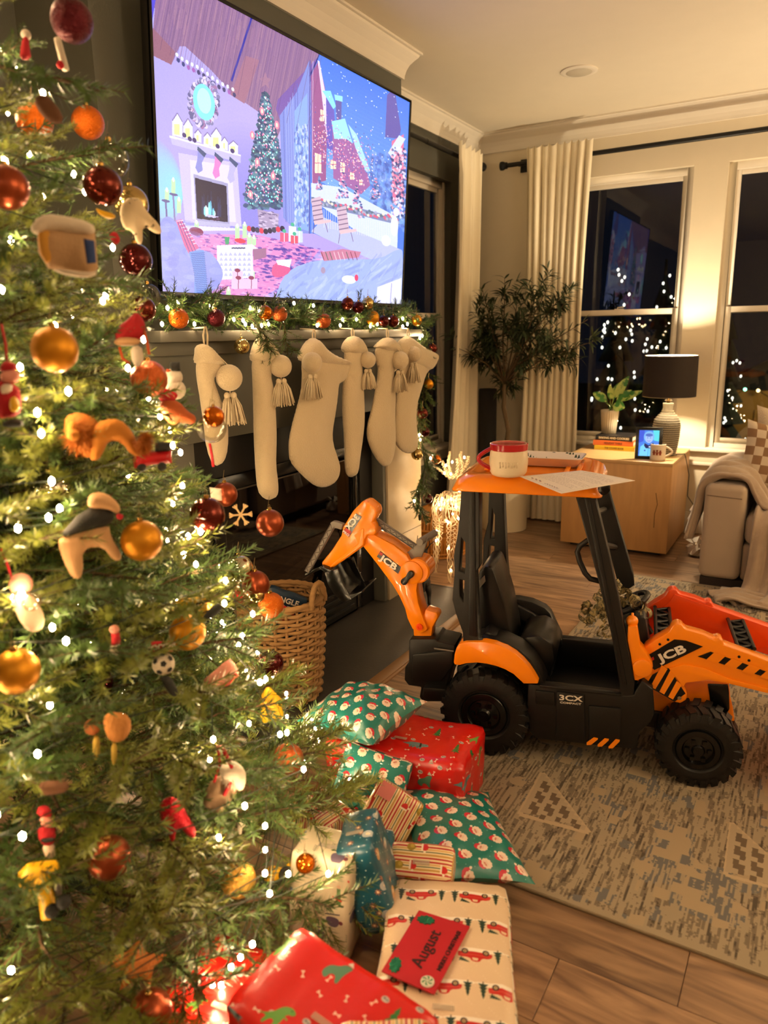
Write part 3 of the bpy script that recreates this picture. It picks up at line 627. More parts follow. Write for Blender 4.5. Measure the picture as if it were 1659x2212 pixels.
# ================================================================== CURTAINS, RODS
M_cur = mat('curtain_cream', S(244, 232, 204), .85, var=.04, sheen=.2, bump=.25, bscale=400)
def curtain(label, axis, p0, p1, b0, b1, ztop, zbot, off, n, amp):
    """pleated panel; axis 'x': runs along x at y=off ; axis 'y': runs along y at x=off; p = top span, b = bottom span"""
    t = MB(); nu, nz = n*10, 26
    for side in (0, 1):
        for i in range(nu+1):
            u = i/nu
            for j in range(nz+1):
                v = j/nz; z = ztop+(zbot-ztop)*v
                mid = 1-.08*math.sin(math.pi*min(1, v*1.3)); a = p0+(p1-p0)*u; b = b0+(b1-b0)*u; e = a+(b-a)*v**1.4; c_ = (p0+p1)/2+((b0+b1)/2-(p0+p1)/2)*v; e = c_+(e-c_)*mid
                ph = u*n*2*math.pi+.6*math.sin(3*v+u*9); am = amp*(.75+.5*math.sin(u*7+1)*.5)*(1 if v > .06 else .55)
                d = off+am*math.sin(ph)*.8+am*.4*math.sin(ph*.5+v*2)+side*.004; e += amp*.25*math.cos(ph)
                if j == 0: z += .012*math.sin(ph)
                t.v.append((e, d, z) if axis == 'x' else (d, e, z))
    m_ = (nu+1)*(nz+1)
    for s in (0, 1):
        for i in range(nu):
            for j in range(nz):
                a = s*m_+i*(nz+1)+j; t.face((a, a+1, a+nz+2, a+nz+1))
    o = t.build('curtain', M_cur, smooth='all'); return tag(o, label, 'curtain')
curtain('narrow cream pleated curtain panel in the corner beside the dark tower speaker', 'y', P(990, 330, 'x', -2.196).y, P(1040, 335, 'x', -2.196).y, P(960, 700, 'x', -2.196).y, P(1031, 700, 'x', -2.196).y, 2.575, .02, -2.196, 5, .030)
curtain('wide cream pleated curtain panel behind the olive tree at the left window', 'x', -1.925, -1.475, -1.93, -1.50, 2.60, .015, 5.262, 9, .028)
def rod(label, a, b, fin, brk, wallp):
    t = thing('curtain_rod', label, 'curtain rod', tuple((Vector(a)+Vector(b))/2)); mb = MB(); mb.tube([a, b], .0135, 12)
    mb.tube([Vector(a)*.55+Vector(b)*.45, b], .0155, 12); mb.build('rod', M_black, t, smooth=True)
    f = Vector(fin); d = (f-Vector(b if (f-Vector(b)).length < (f-Vector(a)).length else a)).normalized()
    a_, b__ = frame(d); M = Matrix((a_, b__, d)).transposed().to_4x4(); M.translation = f
    mb = MB(); mb.lathe([(.0135, -.02), (.022, -.02), (.022, -.006), (.026, 0), (.030, .012), (.028, .026), (.012, .032), (.001, .033)], M, 20); mb.build('finial', M_black, t, smooth=True)
    for q in brk:
        q = Vector(q); wv = Vector(wallp); n = wv.normalized(); e = q+wv
        mb = MB(); mb.tube([q, e], .007, 8); mb.cbox(e-n*.004, (.012 if abs(n.x) > .5 else .05, .012 if abs(n.y) > .5 else .05, .085)); mb.tube([q+Vector((0, 0, -.018)), q+Vector((0, 0, .0))], .012, 8); mb.build('bracket', M_black, t, bevel=.002)
rod('black curtain rod above the two back windows with a knob end beside the wide curtain', (.9, 5.31, 2.535), (-2.08, 5.31, 2.515), (-2.10, 5.31, 2.515), [(-1.985, 5.31, 2.516), (-.15, 5.31, 2.53)], (0, .09, 0))
rod('black curtain rod on the left wall behind the television', (-2.25, 3.72, 2.52), (-2.25, 5.24, 2.52), (-2.25, 5.262, 2.52), [(-2.25, 5.225, 2.52), (-2.25, 3.80, 2.52)], (-.09, 0, 0))
# ================================================================== RUG
M_ = Img(1400, 1500, (178, 166, 146)); a = M_.a; H, W = a.shape[:2]
def streak(h, w, ly, lx): 
    g = nr.rand(int(h/ly)+2, int(w/lx)+2).astype(np.float32); g = np.repeat(np.repeat(g, ly, 0), lx, 1); return g[:h, :w]
blot = .5*streak(H, W, 90, 70)+.5*streak(H, W, 40, 34)
def sm(g, r):
    for ax in (0, 1):
        k = np.ones(r)/r; g = np.apply_along_axis(lambda q: np.convolve(q, k, 'same'), ax, g)
    return g
blot = sm(blot, 21)
def yblur(g, r): k = np.ones(r)/r; return np.apply_along_axis(lambda q: np.convolve(q, k, 'same'), 0, g)
base = yblur(nr.rand(H, (W+2)//3).repeat(3, 1)[:, :W], 30); base = (base-base.mean())/base.std()*.5+yblur(streak(H, W, 20, 4)-.5, 4)*1.0+(blot-.5)*.45
dark = (base > .0).astype(np.float32); dark2 = (base > .75).astype(np.float32); pale = (streak(H, W, 22, 20)*.4+blot*.6 > .645)
col = np.array([152, 138, 116])/255.+0*a
col = np.where(dark[..., None] > 0, np.array([116, 104, 88])/255., col); col = np.where(dark2[..., None] > 0, np.array([82, 74, 64])/255., col)
col = np.where((blot > .56)[..., None] & (dark[..., None] > 0), np.array([104, 102, 100])/255., col); col = np.where(pale[..., None], np.array([160, 142, 116])/255., col)
M_.a = col.astype(np.float32)
RX0, RX1, RY0, RY1 = -.905, 1.55, 1.567, 4.25
def rgp(x, y): return ((x-RX0)/(RX1-RX0)*W, (1-(y-RY0)/(RY1-RY0))*H)
def tri(pts, wd=9):
    q = [rgp(*p) for p in pts]
    for i in range(3): M_.line(q[i], q[i-1], wd, (176, 156, 128))
    for i in range(12):
        for j in range(14):
            u, v = (i+.5)/12, (j+.5)/14
            if u+v < .95: x = q[0][0]*(1-u-v)+q[1][0]*u+q[2][0]*v; y = q[0][1]*(1-u-v)+q[1][1]*u+q[2][1]*v; M_.poly([(x-5, y-7), (x+4, y-7), (x+4, y+5), (x-5, y+5)], (104, 90, 74) if (i*j) % 3 else (164, 148, 124))
g0 = [P(1172, 1675, 'z', 0), P(1122, 1765, 'z', 0), P(1272, 1805, 'z', 0)]
tri([(g.x, g.y) for g in g0])
for dx, dy in ((.55, .02), (1.1, .05), (.28, .9), (.85, .95), (-.05, 1.6), (.5, 1.9)): tri([(g.x+dx, g.y+dy) for g in g0], 7)
t = thing('area_rug', 'large beige and grey distressed rug with triangle motifs under the toy digger', 'rug', ((RX0+RX1)/2, (RY0+RY1)/2, 0))
mb = MB(); mb.box((RX0, RY0, .0005), (RX1, RY1, .009)); me_ = mb
o = mb.build('pile', imgmat('rug_weave', M_, .95, bump=.25, spec=.1), t, uv=[((x-RX0)/(RX1-RX0), (y-RY0)/(RY1-RY0)) for x, y, z in mb.v])
mb = MB(); mb.tube([(RX0, RY0, .006), (RX1, RY0, .006), (RX1, RY1, .006), (RX0, RY1, .006)], .006, 8, closed=True); mb.build('bound_edge', mat('rug_binding', S(150, 134, 108), .9, bump=.5, bscale=300), t)
# ================================================================== SIDE TABLE
M_oak = mat('table_oak', S(206, 158, 100), .42, var=.16, scale=3, stretch=(9, 9, 1.2), bump=.06, bscale=30)
M_oakt = mat('table_oak_top', S(206, 166, 112), .42, var=.14, scale=3, stretch=(1.2, 9, 9), bump=.06, bscale=30)
TX0, TX1, TY0, TY1, TZ = -1.405, -.738, 4.68, 5.335, .596
t = thing('side_table', 'light oak cube side table on a recessed black plinth beside the sofa', 'table', ((TX0+TX1)/2, (TY0+TY1)/2, 0))
mb = MB(); mb.box((TX0+.05, TY0+.06, .001), (TX1-.05, TY1-.05, .031)); mb.build('plinth', M_black, t)
mb = MB(); mb.box((TX0, TY0, .03), (TX1, TY1, TZ-.022)); mb.build('cabinet_body', M_oak, t, bevel=.002)
mb = MB(); mb.box((TX0, TY0, TZ-.0215), (TX1, TY1, TZ)); mb.build('tabletop', M_oakt, t, bevel=.002)
mb = MB()
for pts in ([(1417, 1065), (1420, 1090), (1414, 1110), (1412, 1140)],): mb.tube([P(x, y, 'y', TY0-.0005) for x, y in pts], .0016, 4)
mb.build('split_in_grain', mat('crack', S(70, 44, 24), .8), t)
# books
def book(label, c, sz, rot, colr, title=None, tcol=(235, 225, 200), size=.018):
    t = thing('book', label, 'book', c, rot, 'books under the potted plant'); w_, d_, h_ = sz
    m = mat('cover_'+'_'.join(map(str, colr)), S(*colr), .4, var=.05); mb = MB()
    mb.box((-w_/2, -d_/2, 0), (w_/2, d_/2, .003)); mb.box((-w_/2, -d_/2, h_-.003), (w_/2, d_/2, h_)); mb.box((-w_/2, -d_/2, .003), (w_/2, -d_/2+.004, h_-.003)); mb.build('cover', m, t, local=True, bevel=.0008)
    mb = MB(); mb.box((-w_/2+.004, -d_/2+.004, .003), (w_/2-.004, d_/2-.004, h_-.003)); mb.build('pages', mat('pages', S(232, 222, 200), .8, stretch=(1, 1, 60), scale=30), t, local=True)
    if title: text('lettering', title, mat('print_'+str(tcol), S(*tcol), .5), size, (0, -d_/2, h_/2), (1, 0, 0), (0, 0, 1), t, local=True, bold=.0006)
    return t
bc = P(1330, 965, 'z', TZ+.02)
book('bottom book of the stack, thin with a bright yellow spine', (bc.x, bc.y+.06, TZ), (.265, .21, .030), 0, (214, 178, 40), 'THE COOKIE BOOK', (120, 90, 20), .014)
book('middle book of the stack with an orange spine', (bc.x-.012, bc.y+.065, TZ+.0302), (.265, .21, .034), .02, (214, 106, 48), 'HOLIDAY TABLE', (110, 50, 20), .016)
book('top book of the stack with a black spine under the plant pot', (bc.x-.005, bc.y+.07, TZ+.0644), (.245, .215, .033), -.02, (30, 26, 24), 'BAKING AND COOKIES', (225, 205, 170), .019)
tz = TZ+.0976
# ribbed planter with variegated plant
pc = Vector((P(1327, 930, 'z', tz).x, bc.y+.085, tz)); pr_ = .057
t = thing('potted_plant', 'variegated green leafy plant in a ribbed cream pot on the book stack', 'plant', pc)
mb = MB(); n_ = 72
prof = [(.0, .0), (.72, .0), (.80, .006), (1.0, .9), (1.0, 1.0), (.9, 1.0), (.88, .9)]
vs = []; hp = .160
for r_, z_ in prof:
    for j in range(n_): q = 2*math.pi*j/n_; rr = pr_*max(r_, .001)*(1+(.045*math.cos(j*math.pi/1.5) if r_ > .75 else 0)); vs.append((pc.x+rr*math.cos(q), pc.y+rr*math.sin(q), pc.z+hp*z_))
mb.add(vs, [(i*n_+j, i*n_+(j+1) % n_, (i+1)*n_+(j+1) % n_, (i+1)*n_+j) for i in range(len(prof)-1) for j in range(n_)])
mb.build('planter', mat('planter_cream', S(226, 210, 180), .55), t, smooth='all')
mb = MB(); mb.lathe([(.045, 0), (.0001, .004)], c=(pc.x, pc.y, pc.z+hp*.88)); mb.build('soil', mat('soil', S(50, 36, 26), .95, bump=.6), t)
M_dief = mat('variegated_leaf', S(66, 130, 58), .4, col2=S(190, 214, 120), scale=26, thr=.5)
def leaf(mb, o, d, up, L, Wd, bend=.3, cup=.12, n=7):
    d = d.normalized(); s = d.cross(up).normalized(); u = s.cross(d).normalized(); base = len(mb.v); vs = []
    for i in range(n+1):
        x = i/n; wd = Wd*math.sin(math.pi*min(1, x*.94+.03))**.8*(1-.25*x); c = o+d*(L*x*(1-.12*bend*x))+u*(-bend*L*x*x)
        vs += [c-s*wd/2+u*cup*wd, c, c+s*wd/2+u*cup*wd]
    mb.add(vs, [f for i in range(n) for f in ((i*3, i*3+1, i*3+4, i*3+3), (i*3+1, i*3+2, i*3+5, i*3+4))])
for px, py, L, Wd, up in ((1285, 855, .10, .05, 1), (1318, 843, .09, .03, 1), (1352, 826, .11, .045, 1), (1358, 852, .09, .045, 1), (1378, 852, .10, .04, 1), (1345, 885, .11, .065, 1), (1315, 880, .08, .045, 1), (1335, 838, .08, .04, 1)):
    tip = P(px, py, 'y', pc.y-.03+rng.uniform(-.02, .05)); o = Vector((pc.x, pc.y, pc.z+hp+.03)); b = Vector((pc.x+rng.uniform(-.012, .012), pc.y+rng.uniform(-.01, .01), pc.z+hp*.9)); k = b.lerp(tip, .3)+Vector((0, 0, .04))
    d = tip-k; d.z += .02
    mb = MB(); mb.tube([b, b.lerp(k, .5)+Vector((0, 0, .012)), k], .0018, 5); leaf(mb, k, d, Vector((.25, -.85, .45)), d.length*1.15, Wd*1.5, .18); mb.build('leaf', M_dief, t, smooth='all')
# table lamp
lb = P(1435, 965, 'z', TZ+.0); lb = Vector((-.842, 5.0, TZ)); t = thing('table_lamp', 'table lamp with textured grey ceramic base and dark brown drum shade', 'lamp', lb)
M_cer = mat('ceramic_ivory', S(178, 168, 146), .7, var=.1, scale=30); M_cerd = mat('ceramic_groove', S(92, 84, 70), .8)
hb = .27; prof = [(.055, 0), (.064, .004), (.075, .06), (.082, .13), (.084, .19), (.077, .228), (.055, .256), (.036, .275), (.030, .305), (.034, .330), (.028, .334)]
mb = MB(); mb.lathe([(r*.98, z) for r, z in prof], n=40, c=lb); body = mb.build('ceramic_base', M_cerd, t, smooth=True)
mb = MB(); rr_ = 0
for k in range(21):
    z = .012+k*.0135
    r = np.interp(z, [p[1] for p in prof], [p[0] for p in prof]); nn = int(44*r/.07)+6
    for j in range(nn):
        q = 2*math.pi*(j+.5*(k % 2))/nn; c = Vector((math.cos(q), math.sin(q), 0)); s_ = Vector((-c.y, c.x, 0)); o_ = lb+c*(r*.985)+Vector((0, 0, z)); hh = .0048; ww = r*math.pi/nn*.66
        mb.add([o_-s_*ww-Vector((0, 0, hh)), o_+s_*ww-Vector((0, 0, hh*.4)), o_+s_*ww+Vector((0, 0, hh)), o_-s_*ww+Vector((0, 0, hh*.4)), o_+c*.0035], [(0, 1, 4), (1, 2, 4), (2, 3, 4), (3, 0, 4)])
x_ = mb.build('carved_scales', M_cer, body); x_['kind'] = 'stuff'
mb = MB(); mb.tube([lb+Vector((0, 0, .318)), lb+Vector((0, 0, .40))], .010, 10); mb.tube([lb+Vector((0, 0, .345)), lb+Vector((0, 0, .35))], .024, 16); mb.build('lamp_socket', mat('brass_dark', S(90, 70, 40), .35, .9), t, smooth=True)
sz0, sz1 = .972, 1.222; r0_, r1_ = .160, .158
mb = MB(); n_ = 56
vs = [(lb.x+r*math.cos(2*math.pi*j/n_), lb.y+r*math.sin(2*math.pi*j/n_), z) for r, z in ((r0_, sz0), (r1_, sz1)) for j in range(n_)]
mb.add(vs, [(j, (j+1) % n_, n_+(j+1) % n_, n_+j) for j in range(n_)]); sh = mb.build('lamp_shade', mat('shade_brown', S(44, 34, 28), .8, bump=.3, bscale=500), t, smooth='all')
mb = MB(); vs = [(lb.x+(r-.003)*math.cos(2*math.pi*j/n_), lb.y+(r-.003)*math.sin(2*math.pi*j/n_), z) for r, z in ((r0_, sz0+.001), (r1_, sz1-.001)) for j in range(n_)]
mb.add(vs, [(j, (j+1) % n_, n_+(j+1) % n_, n_+j) for j in range(n_)]); mb.build('shade_lining', mat('shade_lining', S(235, 225, 205), .7), sh, smooth='all')
for z, nm in ((sz0, 'lower_ring'), (sz1, 'upper_ring')):
    mb = MB(); mb.tube([(lb.x+(r1_-.0015)*math.cos(2*math.pi*j/40), lb.y+(r1_-.0015)*math.sin(2*math.pi*j/40), z) for j in range(40)], .0025, 6, closed=True); mb.build(nm, mat('ring_pale', S(210, 200, 176), .5), sh, smooth='all')
for k in range(3):
    q = 2*math.pi*k/3+.4; mb = MB(); mb.tube([(lb.x, lb.y, sz1-.03), (lb.x+r1_*math.cos(q), lb.y+r1_*math.sin(q), sz1-.002)], .0015, 5); mb.build('spider_arm', M_black, sh)
mb = MB(); mb.tube([(lb.x, lb.y, TZ+.38), (lb.x, lb.y, TZ+.42)], .012, 8); mb.ball((LAMP_P.x, LAMP_P.y, TZ+.44), (.026, .026, .032), 14); 
bo = mb.build('light_bulb', mat('bulb_lit', (1, .8, .5, 1), .4, emit=6, ecol=(1, .78, .48, 1)), t, smooth='all')
for ob in SC.objects:
    if ob.name.startswith('table_lamp_bulb'): ob.location = (lb.x, lb.y, TZ+.50)
cd = [P(1455, 975, 'z', TZ+.003)]+[P(x, y, 'x', TX1+.012) for x, y in ((1480, 985),)]
mb = MB(); mb.tube([(lb.x+.07, lb.y, TZ+.004), (TX1-.04, 5.03, TZ+.004), (TX1+.004, 5.08, TZ+.004), (TX1+.012, 5.10, TZ-.03), (TX1+.03, 5.16, .45), (TX1+.025, 5.2, .30), (TX1+.07, 5.3, .20), (TX1+.09, 5.375, .15)], .0025, 6)
mb.build('cord', M_black, t, smooth='all')
# digital photo frame
n = Vector((CAM.x+.15-(-.92), CAM.y-4.75, .0)).normalized(); a_, b_ = frame(n); fo = P(1399, 980, 'z', TZ); fo = P(1400, 981, 'y', 4.79); fo.z = TZ
t = thing('photo_frame', 'black digital photo frame lit with a blue picture of a smiling child in a hood', 'photo frame', fo)
fw_, fh_ = .158, .196; back = n*-.035
def fpt(x, z, d): return fo+a_*x+Vector((0, 0, 1))*z+n*(-z*.14+d)
mb = MB(); vs = [fpt(x, z, d) for d in (0, -.014) for z in (.0, fh_) for x in (-fw_/2, fw_/2)]; mb.add(vs, [(0, 1, 3, 2), (4, 6, 7, 5), (0, 4, 5, 1), (2, 3, 7, 6), (0, 2, 6, 4), (1, 5, 7, 3)]); mb.build('frame', M_blkgl, t, bevel=.002)
im = Img(220, 280, (70, 130, 226))
im.poly([(0, 0), (60, 0), (50, 120), (0, 140)], (60, 90, 210)); im.poly([(150, 0), (220, 0), (220, 120), (165, 110)], (90, 214, 226)); im.ell(110, 70, 58, 60, (120, 180, 240)); im.ell(110, 88, 42, 50, (160, 190, 250)); im.ell(110, 52, 40, 18, (80, 110, 190)); im.ell(94, 82, 6, 4, (50, 50, 140)); im.ell(126, 82, 6, 4, (50, 50, 140)); im.ell(110, 112, 16, 7, (90, 60, 180)); im.ell(110, 109, 13, 3, (230, 235, 255))
im.poly([(10, 280), (20, 180), (70, 140), (110, 170), (160, 138), (210, 180), (220, 280)], (120, 206, 244)); im.poly([(66, 140), (110, 165), (160, 134), (172, 160), (150, 196), (80, 196), (58, 165)], (24, 30, 90)); im.ell(128, 180, 18, 8, (210, 220, 250)); im.ell(70, 220, 9, 9, (60, 90, 190)); im.line((110, 200), (104, 280), 4, (60, 120, 210))
mg = .020; vs = [fpt(-fw_/2+mg, mg, .0015), fpt(fw_/2-mg, mg, .0015), fpt(fw_/2-mg, fh_-mg*.9, .0015), fpt(-fw_/2+mg, fh_-mg*.9, .0015)]
mb = MB(); mb.add(vs, [(0, 1, 2, 3)]); mb.build('screen', imgmat('frame_picture', im, .3, emit=1.2), t, uv=[(0, 0), (1, 0), (1, 1), (0, 1)])
mb = MB(); mb.add([fpt(-.02, fh_*.7, -.012), fpt(.02, fh_*.7, -.012), fpt(.02, 0, -.06), fpt(-.02, 0, -.06)], [(0, 1, 2, 3)]); mb.build('easel_back', M_black, t)
# mugs
def mug(label, c, r, h, m, hm, hang, rim=None, belly=0, cat='mug'):
    t = thing('mug', label, cat, c); c = Vector(c); mb = MB()
    prof = [(r*.80, 0), (r*.88, .002), (r*(.94+belly), h*.12), (r*(1+belly), h*.45), (r*(.98+belly*.6), h*.72), (r*.99, h*.8), (r, h)] if belly else [(r*.92, 0), (r, .004), (r, h)]
    mb.lathe(prof+[(r-.004, h+.001), (r-.005, h*.5), (r-.008, .008), (.0001, .006)], n=40, c=c); b = mb.build('cup', m, t, smooth=True)
    hd = Vector((math.cos(hang), math.sin(hang), 0)); mb = MB()
    pts = [c+hd*(r*.97+.030*h/.09*math.sin(math.pi*k/10)*(1.15))+Vector((0, 0, h*(.84-.62*k/10))) for k in range(11)]
    mb.tube(pts, [.0065]*11, 10); mb.build('handle', hm, t, smooth=True)
    if rim: mb = MB(); mb.lathe([(r*.995, h*.80), (r*1.03, h*.82), (r*1.03, h*.99), (r*.97, h*1.012), (r*.90, h*.99)], n=40, c=c); mb.build('rim_band', rim, t, smooth=True)
    return t
M_mw = mat('mug_white', S(232, 218, 196), .25, var=.03)
mc = P(1420, 993, 'z', TZ); tm = mug('white mug with a gingerbread picture on the oak side table', mc, .046, .098, M_mw, M_mw, R(10))
mb = MB()
cd_ = (CAM-mc); ca = math.atan2(cd_.y, cd_.x)
for k, (o_, hh) in enumerate(((-.5, .030), (-.1, .034), (.3, .028))):
    q = ca+o_; nrm = Vector((math.cos(q), math.sin(q), 0)); s_ = Vector((-nrm.y, nrm.x, 0)); c = mc+nrm*.0466+Vector((0, 0, .048))
    mb.ball(c+Vector((0, 0, hh*.4)), (.0065, .0065, .0065), 10, None); mb.cbox(c-Vector((0, 0, .004)), (.002, .012, .02), Matrix.Rotation(q, 4, 'Z')); mb.cbox(c+Vector((0, 0, .002)), (.002, .02, .005), Matrix.Rotation(q, 4, 'Z'))
mb.build('gingerbread_print', mat('gingerbread', S(140, 60, 40), .6), tm)
# ================================================================== OLIVE TREE
oc = Vector((-1.905, 4.955, 0)); M_bark = mat('olive_bark', S(104, 86, 62), .85, bump=.6, bscale=50)
t = thing('olive_tree', 'artificial olive tree with slender grey-green leaves in a cream cylinder pot', 'tree', oc)
mb = MB(); mb.lathe([(.155, 0), (.160, .004), (.160, .36), (.150, .362), (.146, .34), (.0001, .335)], n=56, c=oc); mb.build('planter', mat('pot_cream', S(222, 208, 176), .6, var=.03), t, smooth=True)
trunk = [oc+Vector((0, 0, .33)), P(1092, 980, 'y', 4.955), P(1098, 930, 'y', 4.95), P(1088, 880, 'y', 4.95), P(1090, 830, 'y', 4.94)]
mb = MB(); mb.tube(trunk, [.021, .019, .018, .017, .014], 8); mb.build('trunk', M_bark, t, smooth='all')
ends = [(990, 700), (985, 750), (1020, 655), (1040, 620), (1090, 600), (1120, 640), (1185, 575), (1190, 610), (1225, 650), (1235, 610), (1290, 735), (1270, 690), (1230, 730), (1180, 745), (1070, 750), (1100, 700), (1140, 700), (1030, 715), (1080, 850), (1110, 840), (1160, 660), (1050, 680), (1255, 775), (1000, 780), (1150, 770)]
twigs = []
for i, (px, py) in enumerate(ends):
    dy = rng.uniform(-.25, .25); e = P(px, py, 'y', 4.95+dy); e.x = max(e.x, -2.22); e.y = min(e.y, 5.16); s_ = trunk[4] if py < 800 else trunk[3].lerp(trunk[4], .5)
    m1 = s_.lerp(e, .35)+Vector((rng.uniform(-.03, .03), rng.uniform(-.03, .03), .05)); m2 = s_.lerp(e, .7)+Vector((0, 0, .03))
    pts = [s_, m1, m2, e]; mb = MB(); mb.tube(pts, [.008, .005, .0035, .0015], 5); mb.build('branch', M_bark, t, smooth='all')
    twigs.append((m1, m2, e)); 
    for k in range(5):
        a = m1.lerp(e, rng.uniform(.1, .9)); b = a+Vector((rng.uniform(-.12, .12), rng.uniform(-.1, .1), rng.uniform(-.04, .13))); twigs.append((a, a.lerp(b, .5)+Vector((0, 0, .01)), b))
M_ol = mat('olive_leaf', S(70, 84, 54), .5, var=.35, scale=14)
protos = []
for k in range(3):
    mb = MB(); leaf(mb, Vector((0, 0, 0)), Vector((1, 0, 0)), Vector((0, 0, 1)), .068+.008*k, .016, .15+.2*k, .05, 4); protos.append(mb)
allL = []
for a, b, c_ in twigs:
    for k in range(19):
        u = rng.uniform(.0, 1); p = a.lerp(b, u*2) if u < .5 else b.lerp(c_, u*2-1); ax = (c_-a).normalized(); q = rng.uniform(0, 6.28); f1, f2 = frame(ax)
        d = (ax*.75+(f1*math.cos(q)+f2*math.sin(q))*.7+Vector((0, 0, rng.uniform(-.3, .1)))).normalized(); allL.append((p, d, rng.uniform(-.5, .5)))
rng.shuffle(allL)
def lm(p, d, rl):
    a, b = frame(d); a = a*math.cos(rl)+b*math.sin(rl); M = Matrix((d, a, d.cross(a))).transposed().to_4x4(); M.translation = p; return M
meshes = []
for k, pm in enumerate(protos):
    o = pm.build('leaf', M_ol, t, local=True, smooth='all'); meshes.append(o)
iT = wm(t).inverted()
for k, (p, d, rl) in enumerate(allL[:300]):
    o = meshes[k] if k < 3 else meshes[k % 3].copy()
    if k >= 3: COL.objects.link(o)
    o.matrix_basis = iT @ lm(p, d, rl)
mb = MB()
for k, (p, d, rl) in enumerate(allL[300:]):
    M = lm(p, d, rl); pm = protos[k % 3]; mb.add([M @ Vector(v) for v in pm.v], pm.f)
o = mb.build('foliage', M_ol, t, smooth='all'); o['kind'] = 'stuff'
# tower speaker
c = Vector((-2.10, 5.08, 0)); t = thing('tower_speaker', 'tall slim black cylindrical tower standing between the corner curtain and olive tree', 'speaker', c)
mb = MB(); mb.lathe([(.075, 0), (.078, .004), (.078, .02), (.070, .026)], n=32, c=c); mb.build('foot', M_black, t, smooth=True)
mb = MB(); mb.lathe([(.066, .026), (.066, .97), (.062, .985), (.0001, .988)], n=40, c=c); mb.build('body', mat('speaker_cloth', S(20, 18, 17), .85, bump=.5, bscale=800), t, smooth=True)
# ================================================================== SOFA
M_sofa = mat('sofa_linen', S(176, 156, 134), .85, var=.05, sheen=.3, bump=.3, bscale=420)
def soft(name, a, b, m, parent, bev=.03, sub=0, seg=4, local=False):
    mb = MB(); mb.box(a, b); return mb.build(name, m, parent, bevel=bev, seg=seg, local=local)
t = thing('sofa', 'beige fabric sofa with square arm on a dark plinth', 'sofa', (.5, 4.75, 0))
AX0, AX1, AY0 = -.497, -.292, 4.235
mb = MB(); mb.box((AX0+.01, AY0+.02, 0.009), (1.60, 5.25, .055)); mb.build('plinth', mat('plinth_dark', S(38, 28, 24), .6), t)
soft('arm', (AX0, AY0, .055), (AX1, 5.27, .575), M_sofa, t, .035)
soft('seat_frame', (AX1+.002, AY0+.03, .055), (1.40, 5.1, .255), M_sofa, t, .02)
soft('seat_cushion', (AX1+.004, AY0+.01, .258), (.42, 5.0, .425), M_sofa, t, .045)
soft('seat_cushion', (.425, AY0+.01, .258), (1.25, 5.0, .425), M_sofa, t, .045)
soft('backrest', (AX1, 4.98, .25), (1.42, 5.28, .80), M_sofa, t, .05)
soft('back_cushion', (AX1+.01, 4.80, .42), (.42, 5.0, .86), M_sofa, t, .07)
soft('back_cushion', (.43, 4.80, .42), (1.25, 5.0, .86), M_sofa, t, .07)
soft('arm', (1.40, AY0, .055), (1.60, 5.27, .575), M_sofa, t, .035)
# seam on the arm front
mb = MB(); mb.tube([(AX0+.012, AY0-.001, .515), (AX1-.02, AY0-.001, .508)], .002, 5); mb.build('seam', mat('seam', S(120, 100, 82), .9), t)
# blanket: an arched sheet over the arm with a tail that runs down the front to the floor
M_bl = mat('blanket_knit', S(172, 150, 128), .95, var=.08, scale=30, sheen=.4, bump=.6, bscale=260)
def sheet(rows, name, m, parent, thick=.012, nx=30, fold=.012, fr=8, seed=0, rib=0, sol=True, uvw=None):
    """rows = list of 3D polylines (same count) lofted; folds run along the rows' length"""
    A = [[Vector(p) for p in r] for r in rows]; nr_ = len(A); nc = len(A[0])
    def cr(p0, p1, p2, p3, t): return .5*((2*p1)+(-p0+p2)*t+(2*p0-5*p1+4*p2-p3)*t*t+(-p0+3*p1-3*p2+p3)*t**3)
    def samp(L, k):
        out = []; n = len(L)
        for i in range(k+1):
            x = i/k*(n-1); j = min(int(x), n-2); f = x-j; out.append(cr(L[max(0, j-1)], L[j], L[j+1], L[min(n-1, j+2)], f))
        return out
    ny = nx; G = [samp(r, nx) for r in A]; G2 = [samp([g[i] for g in G], ny) for i in range(nx+1)]
    mb = MB()
    for i in range(nx+1):
        for j in range(ny+1):
            p = G2[i][j]; du = G2[min(nx, i+1)][j]-G2[max(0, i-1)][j]; dv = G2[i][min(ny, j+1)]-G2[i][max(0, j-1)]; n_ = du.cross(dv)
            n_ = n_.normalized() if n_.length > 1e-9 else Vector((0, 0, 1)); v = j/ny; u = i/nx
            h = fold*(math.sin(v*fr*2*math.pi+2*math.sin(u*4+seed)+seed)+.5*math.sin(v*fr*4.3*math.pi+u*5))
            mb.v.append(tuple(p+n_*h))
    for i in range(nx):
        for j in range(ny): a = i*(ny+1)+j; mb.face((a, a+ny+1, a+ny+2, a+1))
    o = mb.build(name, m, parent, smooth='all')
    if sol: md = o.modifiers.new('t', 'SOLIDIFY'); md.thickness = thick; md.offset = 0
    return o
t = thing('throw_blanket', 'fluffy beige throw blanket draped over the sofa arm and trailing to the floor', 'blanket', (-.35, 4.5, .3))
ys = [4.27, 4.45, 4.62, 4.80]
rows = []
for k, y in enumerate(ys):
    d = k*.012; rows.append([(AX0-.075-d, y, .25+.02*k), (AX0-.045, y, .42), (AX0-.022, y, .55), (AX0+.03, y-.0, .600+.012*k), (-.395, y, .612+.014*k), (AX1-.01, y, .600+.01*k), (AX1+.045, y+.01, .53), (AX1+.10, y+.02, .47), (AX1+.24, y+.03, .46)])
sheet(rows, 'fold', M_bl, t, .018, 44, .016, 3.5, 1)
rows = []
